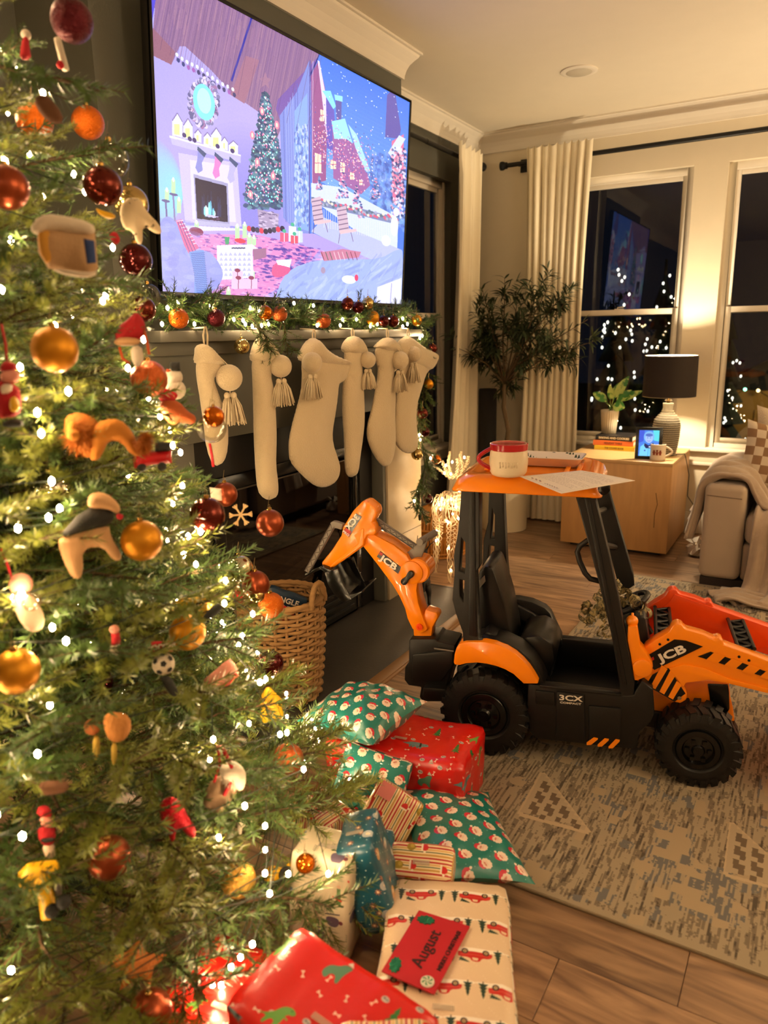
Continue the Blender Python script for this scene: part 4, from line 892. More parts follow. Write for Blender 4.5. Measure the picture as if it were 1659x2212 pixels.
for k in range(5):
    x = -.235+k*.095; rows.append([(x, 4.75, .46), (x, 4.5, .462), (x-.005, 4.30, .455), (x-.01, 4.215, .40), (x-.015, 4.195, .30), (x-.02, 4.185, .16), (x-.03, 4.16, .055), (x-.05, 4.08, .024), (x-.09+k*.01, 3.97, .022)])
sheet(rows, 'trailing_end', M_bl, t, .016, 44, .015, 3, 2)
rows = []
for k in range(3):
    y = 4.10-k*.085; rows.append([(-.43+k*.05, y, .018), (-.36, y+.01, .030), (-.28, y+.02, .045), (-.16, y+.02, .030), (.1, y, .022)])
sheet(rows, 'puddled_fold', M_bl, t, .016, 30, .008, 2.5, 4)
# checkered pillow, sherpa throw pillow
ck = Img(256, 256, (206, 190, 166))
for i in range(8):
    for j in range(8):
        if (i+j) % 2: ck.poly([(i*32, j*32), (i*32+32, j*32), (i*32+32, j*32+32), (i*32, j*32+32)], (138, 106, 76))
def pillow(name, c, a, b, wd, h, th, m, label, cat, parent=None, nseg=18, pinch=.12, group=None, uvs=1, noise_=0):
    a, b = Vector(a).normalized(), Vector(b).normalized(); n = a.cross(b); mb = MB(); uv = []
    for s in (1, -1):
        for i in range(nseg+1):
            for j in range(nseg+1):
                u, v = i/nseg*2-1, j/nseg*2-1; k = 1-pinch*(1-abs(u)**2)*abs(v)**3; k2 = 1-pinch*(1-abs(v)**2)*abs(u)**3
                hh = ((1-abs(u)**2.4)*(1-abs(v)**2.4))**.55
                if noise_: hh *= 1+noise_*(math.sin(u*5+s)*math.cos(v*6+1)+.6*math.sin(u*13+v*9))
                mb.v.append(tuple(Vector(c)+a*(u*wd/2*k2)+b*(v*h/2*k)+n*(s*th/2*hh))); uv.append(((u+1)/2*uvs*wd/max(wd, h), (v+1)/2*uvs*h/max(wd, h)))
    q = (nseg+1)**2
    for s in (0, 1):
        for i in range(nseg):
            for j in range(nseg): k = s*q+i*(nseg+1)+j; f = (k, k+nseg+1, k+nseg+2, k+1); mb.face(f if s == 0 else f[::-1])
    o = mb.build(name, m, parent, uv=uv, smooth='all')
    return tag(o, label, cat, group) if label else o
c = P(1672, 965, 'y', 4.62)
pillow('throw_pillow', (c.x+.02, 4.68, .66), (.93, .30, -.15), (.10, .25, .97), .40, .40, .15, imgmat('checkered_cloth', ck, .9, bump=.3), 'brown and cream checkered throw pillow on the sofa', 'pillow')
pillow('throw_pillow', (c.x+.10, 4.78, .70), (.97, .1, -.1), (.05, .15, .98), .46, .46, .14, mat('sherpa', S(214, 196, 168), .95, sheen=.5, bump=1, bscale=120), 'fuzzy cream throw pillow behind the checkered one', 'pillow')
# crumpled paper bag on the floor between table and sofa
c = P(1490, 1205, 'z', 0); c.y += .06; t_ = MB()
t = thing('crumpled_bag', 'crumpled white paper bag on the floor between side table and sofa', 'bag', c)
mb = MB(); mb.ball(c+Vector((0.02, 0, .04)), (.055, .045, .04), 10); 
for i, v in enumerate(mb.v): mb.v[i] = (v[0]+rng.uniform(-.012, .012), v[1]+rng.uniform(-.012, .012), max(.002, v[2]+rng.uniform(-.01, .012)))
mb.build('body', mat('bag_paper', S(214, 196, 170), .8), t)
mb = MB()
for k in range(5): q = k*1.3; mb.add([c+Vector((.02, 0, .07)), c+Vector((.02+.05*math.cos(q), .04*math.sin(q), .12)), c+Vector((.02+.06*math.cos(q+.8), .05*math.sin(q+.8), .10))], [(0, 1, 2)])
mb.build('torn_top', mat('tissue_white', S(236, 228, 214), .8), t)
# white charger brick and cable
c = P(1575, 1283, 'z', .009); t = thing('charging_brick', 'small white box half covered by the blanket end on the rug', 'box', c)
mb = MB(); mb.box((c.x-.045, c.y-.03, .010), (c.x+.03, c.y+.04, .034)); mb.build('shell', mat('white_plastic', S(214, 204, 190), .4), t, bevel=.004)
mb = MB(); p0 = P(1560, 1320, 'z', .012); mb.tube([P(x, y, 'z', .013) for x, y in ((1590, 1305), (1600, 1318), (1620, 1325), (1640, 1318), (1659, 1324), (1700, 1318))], .002, 5); mb.build('cable', mat('cable_grey', S(120, 110, 100), .5), t, smooth='all')
# ================================================================== RIDE-ON DIGGER
O_T = Vector((-.850, 2.080, .009)); AT = R(12)
toy = thing('toy_digger', 'orange and black ride-on toy digger with rear boom arm, cab roof and front loader', 'toy vehicle', O_T, AT)
tU = Vector((math.cos(AT), math.sin(AT), 0)); tV = Vector((-math.sin(AT), math.cos(AT), 0)); iTT = wm(toy).inverted()
def tq(px, py, v):
    p = iTT @ PP(px, py, O_T+tV*v, tV); return (p.x, p.z)
def tqs(pts, v): return [tq(x, y, v) for x, y in pts]
def fuv(a, b, t): return Vector((a, t, b))      # prism in the u-w plane, extruded over v
M_or = mat('toy_orange', S(255, 142, 12), .22, var=.03, coat=.4)
M_or2 = mat('toy_orange_red', S(246, 78, 16), .28, var=.03, coat=.3)
M_pb = mat('toy_black', S(15, 14, 14), .42, var=.05, bump=.08, bscale=300)
M_tb = mat('toy_black_gloss', S(10, 10, 10), .2, var=.02)
M_gy = mat('toy_grey', S(128, 120, 112), .4, var=.03)
M_wt = mat('decal_white', S(228, 218, 204), .4, var=.0)
M_rd = mat('decal_red', S(190, 40, 30), .4)
def tprism(name, pts, v0, v1, m, parent=None, bevel=.004, px=True, v=None, ko=None):
    q = tqs(pts, v0 if v is None else v) if px else pts
    mb = MB(); mb.prism(q, v0, v1, fuv); return mb.build(name, m, parent or toy, local=True, bevel=bevel)
def z1(x, y): return (600+x*.3918, 1050+y*.3918)      # crop coordinates used while tracing
def z2(x, y): return (1150+x*.3068, 1200+y*.3068)
def z3(x, y): return (560+x*.2652, 1050+y*.2652)
# --- wheels
def wheel(u, v, r, wd, side):
    t = bpy.data.objects.new('wheel', None); COL.objects.link(t); t.parent = toy; WM[t.name] = wm(toy); t.location = (u, v, r+.001)
    mb = MB(); M = Matrix.Rotation(R(90), 4, 'X')
    prof = [(r*.55, -wd*.40), (r*.60, -wd*.47), (r*.80, -wd*.50), (r*.93, -wd*.43), (r*.965, -wd*.30), (r*.97, 0), (r*.965, wd*.30), (r*.93, wd*.43), (r*.80, wd*.50), (r*.60, wd*.47), (r*.55, wd*.40)]
    mb.lathe(prof, M, 48)
    nl = 22
    for k in range(nl):
        for s in (-1, 1):
            q = 2*math.pi*(k+(.5 if s > 0 else 0))/nl; R0 = Matrix.Rotation(-q, 4, 'Y')
            pts = [(-.010, s*wd*.02), (.012, s*wd*.02), (.024, s*wd*.44), (.004, s*wd*.47)]
            vs = [R0 @ Vector((a, b, h)) for h in (r*.93, r*1.0) for a, b in pts]; mb.add(vs, [(0, 3, 2, 1), (4, 5, 6, 7), (0, 1, 5, 4), (1, 2, 6, 5), (2, 3, 7, 6), (3, 0, 4, 7)])
            pts = [(-.008, s*wd*.44), (.012, s*wd*.44)]; vs = [R0 @ Vector((a+b_, c_, h)) for (h, c_, b_) in ((r*.98, s*wd*.47, .014), (r*.78, s*wd*.515, .006)) for a in (-.010, .008)]+[R0 @ Vector((a, s*wd*.44, r*.85)) for a in (-.006, .010)]
            mb.add(vs, [(0, 1, 3, 2), (0, 2, 4), (1, 5, 3), (0, 4, 5, 1), (2, 3, 5, 4)])
    ty = mb.build('tyre', mat('tyre_plastic', S(13, 12, 12), .5, bump=.2, bscale=200), t, local=True, bevel=0, smooth=True)
    mb = MB(); sg = -side
    pr = [(.0001, .010), (r*.12, .012), (r*.16, .004), (r*.34, -.002), (r*.38, .006), (r*.50, .004), (r*.56, -.006), (r*.575, -.03)]
    M2 = Matrix.Translation((0, side*wd*.42, 0)) @ Matrix.Rotation(R(90) if side < 0 else R(-90), 4, 'X')
    mb.lathe(pr[::-1], M2, 36)
    for k in range(6):
        q = math.pi*k/3; mb.cbox(M2 @ Vector((r*.26*math.cos(q), r*.26*math.sin(q), .004)), (.012, .008, .012))
    mb.build('rim', M_tb, t, local=True, smooth=True)
    return t
wheel(-.006, .050, .146, .105, -1); wheel(-.006, .425, .146, .105, 1)
wheel(.650, .062, .124, .110, -1); wheel(.650, .415, .124, .110, 1)
mb = MB(); mb.tube([(-.006, .1, .147), (-.006, .38, .147)], .012, 10); mb.tube([(.650, .1, .125), (.650, .37, .125)], .012, 10); mb.build('axles', M_black, toy, local=True)
# --- rear hull
tprism('rear_hull', [z1(*p) for p in ((722, 852), (735, 845), (870, 845), (880, 858), (975, 880), (975, 990), (960, 1000), (910, 1190), (800, 1190), (780, 1165), (790, 1110), (720, 1100), (697, 1070), (700, 1000), (722, 975))], .085, .205, M_pb, bevel=.008)
tprism('rear_side_panel', [z1(*p) for p in ((740, 930), (965, 905), (968, 985), (900, 1080), (740, 1080))], .078, .086, M_pb, bevel=.004)
tprism('tow_beam', [z1(*p) for p in ((800, 1110), (930, 1120), (925, 1190), (815, 1185), (795, 1165))], .06, .16, M_pb, bevel=.008)
tprism('deck_slot', [z1(*p) for p in ((860, 893), (970, 908), (970, 915), (862, 900))], .075, .079, M_gy, bevel=.001)
# --- fenders
fo_ = [(1000, 872), (1035, 862), (1140, 860), (1200, 872), (1260, 895), (1310, 925), (1350, 960), (1385, 1000), (1412, 1040), (1436, 1083), (1432, 1090), (1355, 1090), (1300, 1038), (1250, 1010), (1200, 992), (1150, 980), (1100, 974), (1040, 978), (1000, 988), (975, 985), (970, 972), (974, 930), (985, 892)]
f_ = tprism('fender', [z1(*p) for p in fo_], .0, .075, M_or, bevel=.010, v=0); f_['label'] = 'glossy orange rear fender'
fu = tqs([z1(*p) for p in fo_], 0); tprism('fender', fu, .40, .475, M_or, px=False, bevel=.010)['label'] = 'orange rear fender on the far side'
ib = [(985, 880), (1030, 850), (1140, 835), (1240, 855), (1330, 900), (1400, 960), (1450, 1040), (1475, 1100), (1440, 1130), (1420, 1095), (1370, 1040), (1300, 985), (1200, 940), (1100, 925), (1000, 935)]
tprism('inner_fender', [z1(*p) for p in ib], .03, .13, M_pb, bevel=.008, v=.03)
tprism('inner_fender', tqs([z1(*p) for p in ib], .03), .36, .45, M_pb, px=False, bevel=.008)
# --- centre tub
tub = [z2(*p) for p in ((-30, 905), (75, 918), (300, 945), (640, 988), (710, 985), (770, 880), (850, 940), (860, 1110), (830, 1180), (750, 1250), (735, 1355), (715, 1364), (600, 1355), (20, 1290), (-20, 1240), (-40, 1090))]
tprism('side_skirt', tub, .015, .060, M_pb, bevel=.007, v=.015)
q_t = tqs(tub, .015); tprism('side_skirt', q_t, .415, .455, M_pb, px=False, bevel=.007)
tprism('floor_pan', [(.12, .17), (.46, .17), (.46, .145), (.44, .12), (.12, .12)], .06, .415, M_pb, px=False, bevel=.003)
tprism('step_ribs', [(.17, .275), (.42, .279), (.42, .271), (.17, .267)], .010, .03, M_pb, px=False, bevel=.002)
tprism('far_side_wall', tqs([(1212, 1372), (1330, 1388), (1345, 1500), (1200, 1480)], .44), .43, .45, M_pb, px=False, bevel=.003)
tprism('battery_box', [z2(*p) for p in ((395, 1060), (625, 1080), (615, 1340), (400, 1320))], .008, .018, M_pb, bevel=.004)
tprism('storage_door', [z2(*p) for p in ((170, 960), (365, 985), (370, 1300), (165, 1280))], .006, .016, M_pb, bevel=.004)
tprism('step_recess', [z2(*p) for p in ((20, 950), (155, 965), (160, 1060), (25, 1045))], .008, .016, M_pb, bevel=.003)
for k in range(3):
    x = 382+k*77; tprism('hazard_stripe', [z2(x, 1318+k*14), z2(x+50, 1283+k*6), z2(x+80, 1288+k*6), z2(x+78, 1296+k*7), z2(x+30, 1334+k*12), z2(x, 1334+k*12)], .0035, .0065, M_or, bevel=0)
def ttext(body, px0, px1, v, size, m, parent, sx=1.25, bold=.001):
    a0 = Vector((tq(*px0, v)[0], v, tq(*px0, v)[1])); a1 = Vector((tq(*px1, v)[0], v, tq(*px1, v)[1])); d = (a1-a0).normalized()
    return text('lettering', body, m, size, (a0+a1)/2, d, d.cross(Vector((0, 1, 0))) * -1 if d.cross(Vector((0, 1, 0))).z < 0 else d.cross(Vector((0, 1, 0))), parent, local=True, sx=sx, bold=bold)
ttext('3CX', z2(198, 1000), z2(340, 1012), .005, .025, M_wt, toy, 1.5, .0006); ttext('COMPACT', z2(200, 1034), z2(338, 1046), .005, .0085, M_wt, toy, 1.6, .0002)
# --- seat
M_seat = mat('seat_vinyl', S(14, 13, 13), .35, bump=.1)
tprism('seat_cushion', tqs([(1120, 1378), (1165, 1372), (1196, 1392), (1200, 1425), (1190, 1470), (1120, 1440)], .13), .13, .34, M_seat, px=False, bevel=.018)
tprism('seat_base', [(.05, .10), (.16, .10), (.19, .24), (.17, .30), (.05, .30)], .10, .37, M_pb, px=False, bevel=.008)
sb = tprism('seat_back', tqs([(1036, 1230), (1050, 1218), (1066, 1222), (1080, 1262), (1092, 1300), (1105, 1360), (1110, 1400), (1040, 1400), (1028, 1340)], .15), .13, .34, M_seat, px=False, bevel=.02)
tprism('far_armrest', tqs([(1070, 1400), (1074, 1300), (1085, 1290), (1120, 1291), (1150, 1297), (1178, 1310), (1190, 1322), (1200, 1345), (1213, 1372), (1216, 1400)], .40), .385, .44, M_pb, px=False, bevel=.010)
tprism('rear_crossmember', [(-.12, .12), (-.03, .12), (-.03, .30), (-.12, .26)], .10, .37, M_pb, px=False, bevel=.006)
tprism('rear_bulkhead', [(-.03, .20), (.03, .20), (.03, .40), (-.01, .42), (-.03, .40)], .06, .42, M_pb, px=False, bevel=.006)
s_ = tprism('seat_emblem', tqs([z1(1110, 520), z1(1140, 492), z1(1146, 525), z1(1116, 560)], .128), .126, .130, mat('emblem_grey', S(120, 112, 104), .4), px=False, bevel=.001)
# --- pillars
def pillar(name, outer, holes, v0, v1):
    """frame plate with openings, cut as strips: outer polygon minus holes via boolean-free bridging"""
    me = bpy.data.meshes.new(name); cu = bpy.data.curves.new(name, 'CURVE'); cu.dimensions = '2D'; cu.fill_mode = 'BOTH'; cu.extrude = (v1-v0)/2; cu.bevel_depth = .0035; cu.bevel_resolution = 2; cu.offset = -.003
    for poly in [outer]+holes:
        sp = cu.splines.new('POLY'); sp.points.add(len(poly)-1); sp.use_cyclic_u = True
        for i, (a, b) in enumerate(poly): sp.points[i].co = (a, b, 0, 1)
    cu.materials.append(M_pb); o = bpy.data.objects.new(name, cu); COL.objects.link(o); o.parent = toy
    o.matrix_basis = Matrix(((1, 0, 0, 0), (0, 0, -1, (v0+v1)/2), (0, 1, 0, 0), (0, 0, 0, 1))); WM[o.name] = wm(toy); return o
rp = [z1(*p) for p in ((1020, -10), (1115, -10), (1118, 440), (1095, 470), (1112, 835), (1145, 845), (1148, 865), (1028, 868), (1025, 800), (985, 690), (968, 620), (980, 460), (975, 380), (1000, 240))]
h1 = [z1(*p) for p in ((1016, 275), (1038, 305), (1040, 430), (1036, 476), (1003, 462))]; h2 = [z1(*p) for p in ((1008, 508), (1036, 514), (1028, 640), (1010, 600))]
pillar('rear_pillar', tqs(rp, .03), [tqs(h1, .03), tqs(h2, .03)], .02, .06)
tprism('pillar_rib', [z1(*p) for p in ((1055, 0), (1085, 0), (1095, 835), (1052, 820))], .012, .022, M_pb, bevel=.003)
fp = [z1(*p) for p in ((1165, 35), (1245, 30), (1262, 420), (1280, 610), (1200, 640), (1195, 480), (1150, 420), (1130, 440), (1135, 300), (1160, 200))]
fh1 = [z1(*p) for p in ((1183, 120), (1198, 160), (1196, 290), (1172, 290))]; fh2 = [z1(*p) for p in ((1168, 325), (1196, 330), (1192, 460), (1160, 400))]
pillar('rear_pillar', tqs(fp, .40), [tqs(fh1, .40), tqs(fh2, .40)], .40, .44)
frp = [(1245, 1072), (1286, 1072), (1300, 1130), (1317, 1200), (1333, 1275), (1352, 1370), (1371, 1470), (1368, 1506), (1340, 1500), (1339, 1476), (1322, 1372), (1294, 1255), (1270, 1165)]
pillar('front_pillar', tqs(frp, .03), [], .02, .062)
tprism('pillar_rib', [(1262, 1075), (1274, 1075), (1355, 1480), (1345, 1480)], .013, .022, M_pb, bevel=.003)
ffp = [(1285, 1066), (1316, 1058), (1368, 1240), (1370, 1262), (1340, 1282), (1336, 1262), (1320, 1200)]
pillar('front_pillar', tqs(ffp, .40), [], .39, .43)
mb = MB()
for (x0, y0), (x1, y1) in (((1286, 1108), (1306, 1100)), ((1300, 1176), (1330, 1182))): 
    a = tq(x0, y0, .06); b = tq(x1, y1, .40); mb.tube([(a[0], .06, a[1]), (b[0], .40, b[1])], .010, 8)
mb.build('cross_bar', M_pb, toy, local=True)
mb = MB(); hp_ = [tq(x, y, .04) for x, y in ((1290, 1163), (1268, 1168), (1252, 1180), (1247, 1192), (1252, 1212), (1264, 1238), (1275, 1250), (1306, 1258))]
mb.tube([(a, .04, b) for a, b in hp_], .0085, 10); mb.build('grab_handle', M_pb, toy, local=True, smooth='all')
# --- roof
rf = MB(); u0, u1, v0, v1 = -.122, .330, -.004, .475
def ring(du0, du1, dv0, dv1, w, r, cut=.03):
    a, b, c, d = u0+du0, u1-du1, v0+dv0, v1-dv1; pts = []
    for cx, cy, s in ((b-r, c+r, -90), (b-r, d-r, 0), (a+r, d-r, 90), (a+r, c+r, 180)):
        for k in range(7): q = R(s+k*15); pts.append((cx+r*math.cos(q), cy+r*math.sin(q)))
    return [(x, y, w+(-.012*((x-u0)/(u1-u0)-.5)**2*4)) for x, y in pts]
rings = [ring(0, 0, 0, 0, .905, .035), ring(-.001, -.001, -.001, -.001, .909, .035), ring(.012, .012, .012, .012, .938, .045), ring(.035, .03, .035, .035, .949, .05), ring(.055, .05, .055, .055, .951, .05), ring(.064, .06, .064, .064, .945, .05), ring(.12, .12, .12, .12, .945, .04)]
n_ = len(rings[0])
for g in rings: rf.v += g
for i in range(len(rings)-1):
    for j in range(n_): rf.face((i*n_+j, i*n_+(j+1) % n_, (i+1)*n_+(j+1) % n_, (i+1)*n_+j))
rf.face(tuple((len(rings)-1)*n_+j for j in range(n_)))
ro = rf.build('cab_roof', M_or, toy, local=True, smooth='all'); md = ro.modifiers.new('t', 'SOLIDIFY'); md.thickness = .004; md.offset = -1
ro['label'] = 'glossy orange cab roof'
mb = MB(); mb.box((u0+.085, .10, .945), (u0+.10, .37, .951)); mb.box((u1-.12, .10, .945), (u1-.105, .37, .951)); mb.box((u1-.085, .12, .945), (u1-.07, .35, .951)); mb.build('roof_rib', M_or, toy, local=True, bevel=.0025)
mb = MB(); pp_ = [(u1+.002, .0, .89), (u1-.02, -.004, .93), (u1-.03, -.004, .90), (u1-.01, -.004, .88)]; a_ = tq(1305, 1052, 0); mb.ball((a_[0], .004, a_[1]-.004), (.018, .006, .022), 14); mb.build('work_light', M_tb, toy, local=True, smooth='all')
# --- rear boom
VB0, VB1 = .105, .185
mb = MB(); c0 = tq(918, 1388, .145); mb.lathe([(.040, -.06), (.040, 0), (.034, .004), (.034, .012), (.026, .014), (.022, .05), (.001, .05)], Matrix.Translation((c0[0], .145, c0[1])), 28); mb.build('swivel_collar', M_pb, toy, local=True, smooth=True)
tprism('boom_foot', [z3(*p) for p in ((1250, 1255), (1245, 1190), (1240, 1100), (1330, 1060), (1345, 1015), (1440, 1045), (1452, 1080), (1405, 1160), (1395, 1250))], VB0+.012, VB1-.012, M_or, bevel=.006, v=VB0)
boom = [(1245, 1165), (1205, 1080), (1185, 1000), (1140, 900), (1080, 800), (960, 640), (850, 500), (800, 462), (775, 420), (790, 370), (830, 350), (900, 385), (940, 400), (1090, 480), (1200, 560), (1225, 610), (1290, 610), (1345, 650), (1360, 700), (1340, 750), (1290, 790), (1280, 850), (1295, 950), (1320, 1030), (1350, 1110), (1370, 1160), (1365, 1180), (1310, 1205)]
bm_ = tprism('boom', [z3(*p) for p in boom], VB0, VB1, M_or, bevel=.007)
for (x, y, r) in ((1305, 1148, .012), (810, 393, .012)):
    a = tq(*z3(x, y), VB0-.002); mb = MB(); mb.lathe([(r, 0), (r, .005), (r*.5, .005), (r*.45, .001), (.0001, .001)], Matrix.Translation((a[0], VB0, a[1])) @ Matrix.Rotation(R(90), 4, 'X'), 20); mb.build('pivot_boss', M_or2, bm_, local=True, smooth=True)
a = tq(*z3(1245, 700), VB0); mb = MB(); mb.lathe([(.040, -.06), (.040, .010), (.034, .014), (.0001, .014)], Matrix.Translation((a[0], VB0, a[1])) @ Matrix.Rotation(R(90), 4, 'X'), 32); mb.build('elbow_disc', M_or, bm_, local=True, smooth=True)
a = tq(*z3(1290, 690), VB0); mb = MB(); mb.lathe([(.043, -.075), (.043, .002), (.038, .006), (.0001, .006)], Matrix.Translation((a[0], VB0, a[1])) @ Matrix.Rotation(R(90), 4, 'X'), 32); mb.build('elbow_disc', M_or, bm_, local=True, smooth=True)
k1 = tq(*z3(1235, 718), VB0-.02); k2 = tq(*z3(1182, 778), VB0-.02)
d_ = Vector((k2[0]-k1[0], k2[1]-k1[1])); n2 = Vector((-d_.y, d_.x)).normalized(); pl = []
for c_, s_ in ((k1, -1), (k2, 1)):
    for k in range(9):
        q = math.pi*(k/8-.5)*s_*1; dd = d_.normalized(); e = Vector(c_)+dd*(s_*math.cos(math.pi*(k/8-.5)))*.012+n2*(math.sin(math.pi*(k/8-.5))*.012*(1 if s_ < 0 else -1)); pl.append((e.x, e.y))
mid = Vector((k1[0]+k2[0], k1[1]+k2[1]))/2; pl = pl[:9]+[tuple(mid-n2*-.008)]+pl[9:]+[tuple(mid-n2*.008)]
tprism('locking_knob', pl, VB0-.026, VB0-.010, M_tb, px=False, bevel=.003)
dip = [(840, 122), (880, 125), (945, 178), (958, 215), (950, 250), (920, 295), (945, 330), (952, 380), (935, 405), (880, 400), (855, 440), (850, 492), (570, 690), (505, 642), (508, 622), (590, 520), (665, 405), (680, 335), (760, 205)]
dp = tprism('dipper_arm', [z3(*p) for p in dip], VB0-.016, VB1-.03, M_or, bevel=.007)
tprism('dipper_side_plate', [z3(*p) for p in ((830, 350), (850, 345), (850, 480), (560, 682), (585, 640), (800, 470), (770, 400))], VB0-.020, VB0-.014, M_or, bevel=.003)
def decal(name, pts, v, parent, m=None): 
    return tprism(name, pts, v-.0012, v+.001, m or M_tb, parent, bevel=0)
decal('decal', [z3(786, 222), z3(836, 250), z3(730, 416), z3(677, 374)], VB0-.0175, toy)
decal('decal_red', [z3(706, 340), z3(748, 372), z3(730, 414), z3(679, 373)], VB0-.0190, toy, M_rd)
ttext('3CX', z3(808, 240), z3(712, 352), VB0-.0195, .029, M_wt, toy, 1.15, .001); ttext('PRO', z3(684, 368), z3(730, 404), VB0-.021, .012, M_wt, toy, 1.2, .0003)
decal('decal', [z3(985, 530), z3(1158, 665), z3(1130, 715), z3(958, 575)], VB0-.0015, toy); ttext('JCB', z3(965, 560), z3(1145, 690), VB0-.003, .031, M_wt, toy, 1.35, .0012)
decal('decal_red', [z3(985, 538), z3(1008, 552), z3(998, 570), z3(975, 556)], VB0-.003, toy, M_rd)
# hydraulic rams (grey lattice bars) and the lever
def bar(name, a, b, w_, v0, v1, m, lattice=0):
    A, B = Vector(tq(*a, v0)), Vector(tq(*b, v0)); d = (B-A).normalized(); n = Vector((-d.y, d.x))*w_/2
    o = tprism(name, [tuple(A-n), tuple(B-n), tuple(B+n), tuple(A+n)], v0, v1, m, px=False, bevel=.0015)
    if lattice:
        mb = MB(); L = (B-A).length
        for s in (-1, 1): mb.tube([Vector((*(A+n*s*.86),)).to_3d()]*0 or [(A.x+n.x*s*.86, v0-.001, A.y+n.y*s*.86), (B.x+n.x*s*.86, v0-.001, B.y+n.y*s*.86)], .0016, 5)
        for k in range(lattice):
            p = A+d*L*(k/lattice); q = A+d*L*((k+1)/lattice); s = 1 if k % 2 else -1; mb.tube([(p.x+n.x*s*.8, v0-.001, p.y+n.y*s*.8), (q.x-n.x*s*.8, v0-.001, q.y-n.y*s*.8)], .0012, 4)
        mb.build('lattice', mat('toy_grey_dark', S(92, 84, 78), .5), o, local=True)
    return o
bar('ram', z3(940, 275), z3(1270, 500), .017, VB0+.022, VB0+.036, M_gy, 14)
tprism('lever', [z3(*p) for p in ((1215, 585), (1200, 545), (1290, 470), (1375, 420), (1352, 500), (1310, 612), (1270, 605))], VB0+.02, VB0+.032, M_gy, bevel=.003)
a = tq(*z3(1322, 440), VB0+.02); mb = MB(); mb.tube([(a[0], VB0-.005, a[1]), (a[0]+.02, VB0+.12, a[1]+.0)], .0125, 16); mb.build('lever_grip', M_gy, toy, local=True, smooth=True)
bar('bucket_link', z3(598, 318), z3(385, 700), .018, VB0+.0, VB0+.016, M_gy, 13)
tprism('link_arm', [z3(*p) for p in ((575, 300), (600, 288), (625, 292), (682, 312), (668, 358), (625, 345), (590, 345))], VB0-.002, VB0+.02, M_gy, bevel=.003)
bar('pin_link', z3(372, 725), z3(520, 658), .010, VB0+.004, VB0+.02, M_tb)
# digging bucket: curved shell with teeth
arc = [(500, 655), (552, 690), (580, 790), (630, 870), (700, 925), (770, 905), (860, 848)]; arc2 = [(520, 640), (600, 668), (640, 760), (690, 835), (740, 870), (800, 862), (850, 840)]
tprism('digging_bucket', [z3(*p) for p in arc]+[z3(*p) for p in arc2[::-1]], VB0-.04, VB1+.03, M_tb, bevel=.002, v=VB0-.02)
for v_ in (VB0-.042, VB1+.028): tprism('bucket_cheek', [tuple(q) for q in tqs([z3(*p) for p in ((552, 690), (580, 790), (630, 870), (700, 925), (770, 905), (730, 830), (690, 750), (660, 660))], VB0-.02)], v_, v_+.006, M_tb, px=False, bevel=.001)
# --- front loader
VA0, VA1 = .052, .100
arm = [(690, 860), (760, 700), (800, 640), (870, 590), (960, 540), (985, 495), (1020, 480), (1055, 490), (1075, 520), (1200, 555), (1285, 592), (1310, 580), (1338, 592), (1350, 628), (1659, 742), (1900, 830), (2080, 900), (2080, 1120), (1659, 972), (1390, 905), (1240, 878), (1120, 890), (1082, 898), (1062, 930), (1090, 975), (1085, 1020), (1045, 1042), (1003, 1036), (930, 985), (740, 888)]
la = tprism('loader_arm', [z2(*p) for p in arm], VA0, VA1, M_or, bevel=.007); q_a = tqs([z2(*p) for p in arm], VA0)
tprism('loader_arm', q_a, .375, .425, M_or2, px=False, bevel=.007)['label'] = 'far loader arm'  # arm is plain orange; red glow on its inner face put into the colour
tprism('arm_flange', [z2(*p) for p in ((960, 795), (1070, 768), (1200, 790), (1390, 870), (1659, 940), (1659, 972), (1390, 905), (1240, 878), (1082, 898), (1062, 930))], VA0-.005, VA0+.002, M_or, la, bevel=.002)
decal('decal', [z2(806, 708), z2(1000, 592), z2(1080, 600), z2(1200, 642), z2(860, 806), z2(812, 765)], VA0-.0015, toy)
ttext('JCB', z2(875, 735), z2(1095, 645), VA0-.003, .035, M_wt, toy, 1.55, .0012); decal('decal_red', [z2(830, 726), z2(852, 713), z2(858, 733), z2(836, 746)], VA0-.003, toy, M_rd)
dk = decal('decal', [z2(1255, 678), z2(1659, 822), z2(1800, 872), z2(1800, 910), z2(1659, 862), z2(1165, 712)], VA0-.0015, toy)
for k in range(4):
    x = 1232+k*125; decal('hazard_stripe', [z2(x-8, 734+k*41), z2(x+50, 682+k*42), z2(x+128, 709+k*42), z2(x+72, 760+k*40)], VA0-.003, toy, M_or)
decal('decal', [z2(930, 793), z2(960, 795), z2(1078, 972), z2(1000, 1030), z2(760, 888)], VA0-.0015, toy)
for k in range(4):
    x = 770+k*62; y = 888+k*36; l = [.5, .95, 1.0, .7][k]; decal('hazard_stripe', [z2(x, y), z2(x+34, y+18), z2(x+34+90*l, y+18-150*l), z2(x+(70)*l+12, y-160*l)], VA0-.003, toy, M_or)
a = tq(*z2(1035, 998), VA0); mb = MB(); mb.tube([(a[0], VA0-.006, a[1]), (a[0], VA0+.01, a[1])], .006, 12); mb.build('bolt', mat('chrome', S(190, 180, 160), .2, 1), toy, local=True, smooth=True)
for x, y in ((897, 624), (955, 592), (1455, 712), (1525, 738)):
    a = tq(*z2(x, y), VA0); mb = MB(); mb.tube([(a[0], VA0-.002, a[1]), (a[0], VA0+.01, a[1])], .004, 10); mb.build('rivet_hole', M_tb, la, local=True)
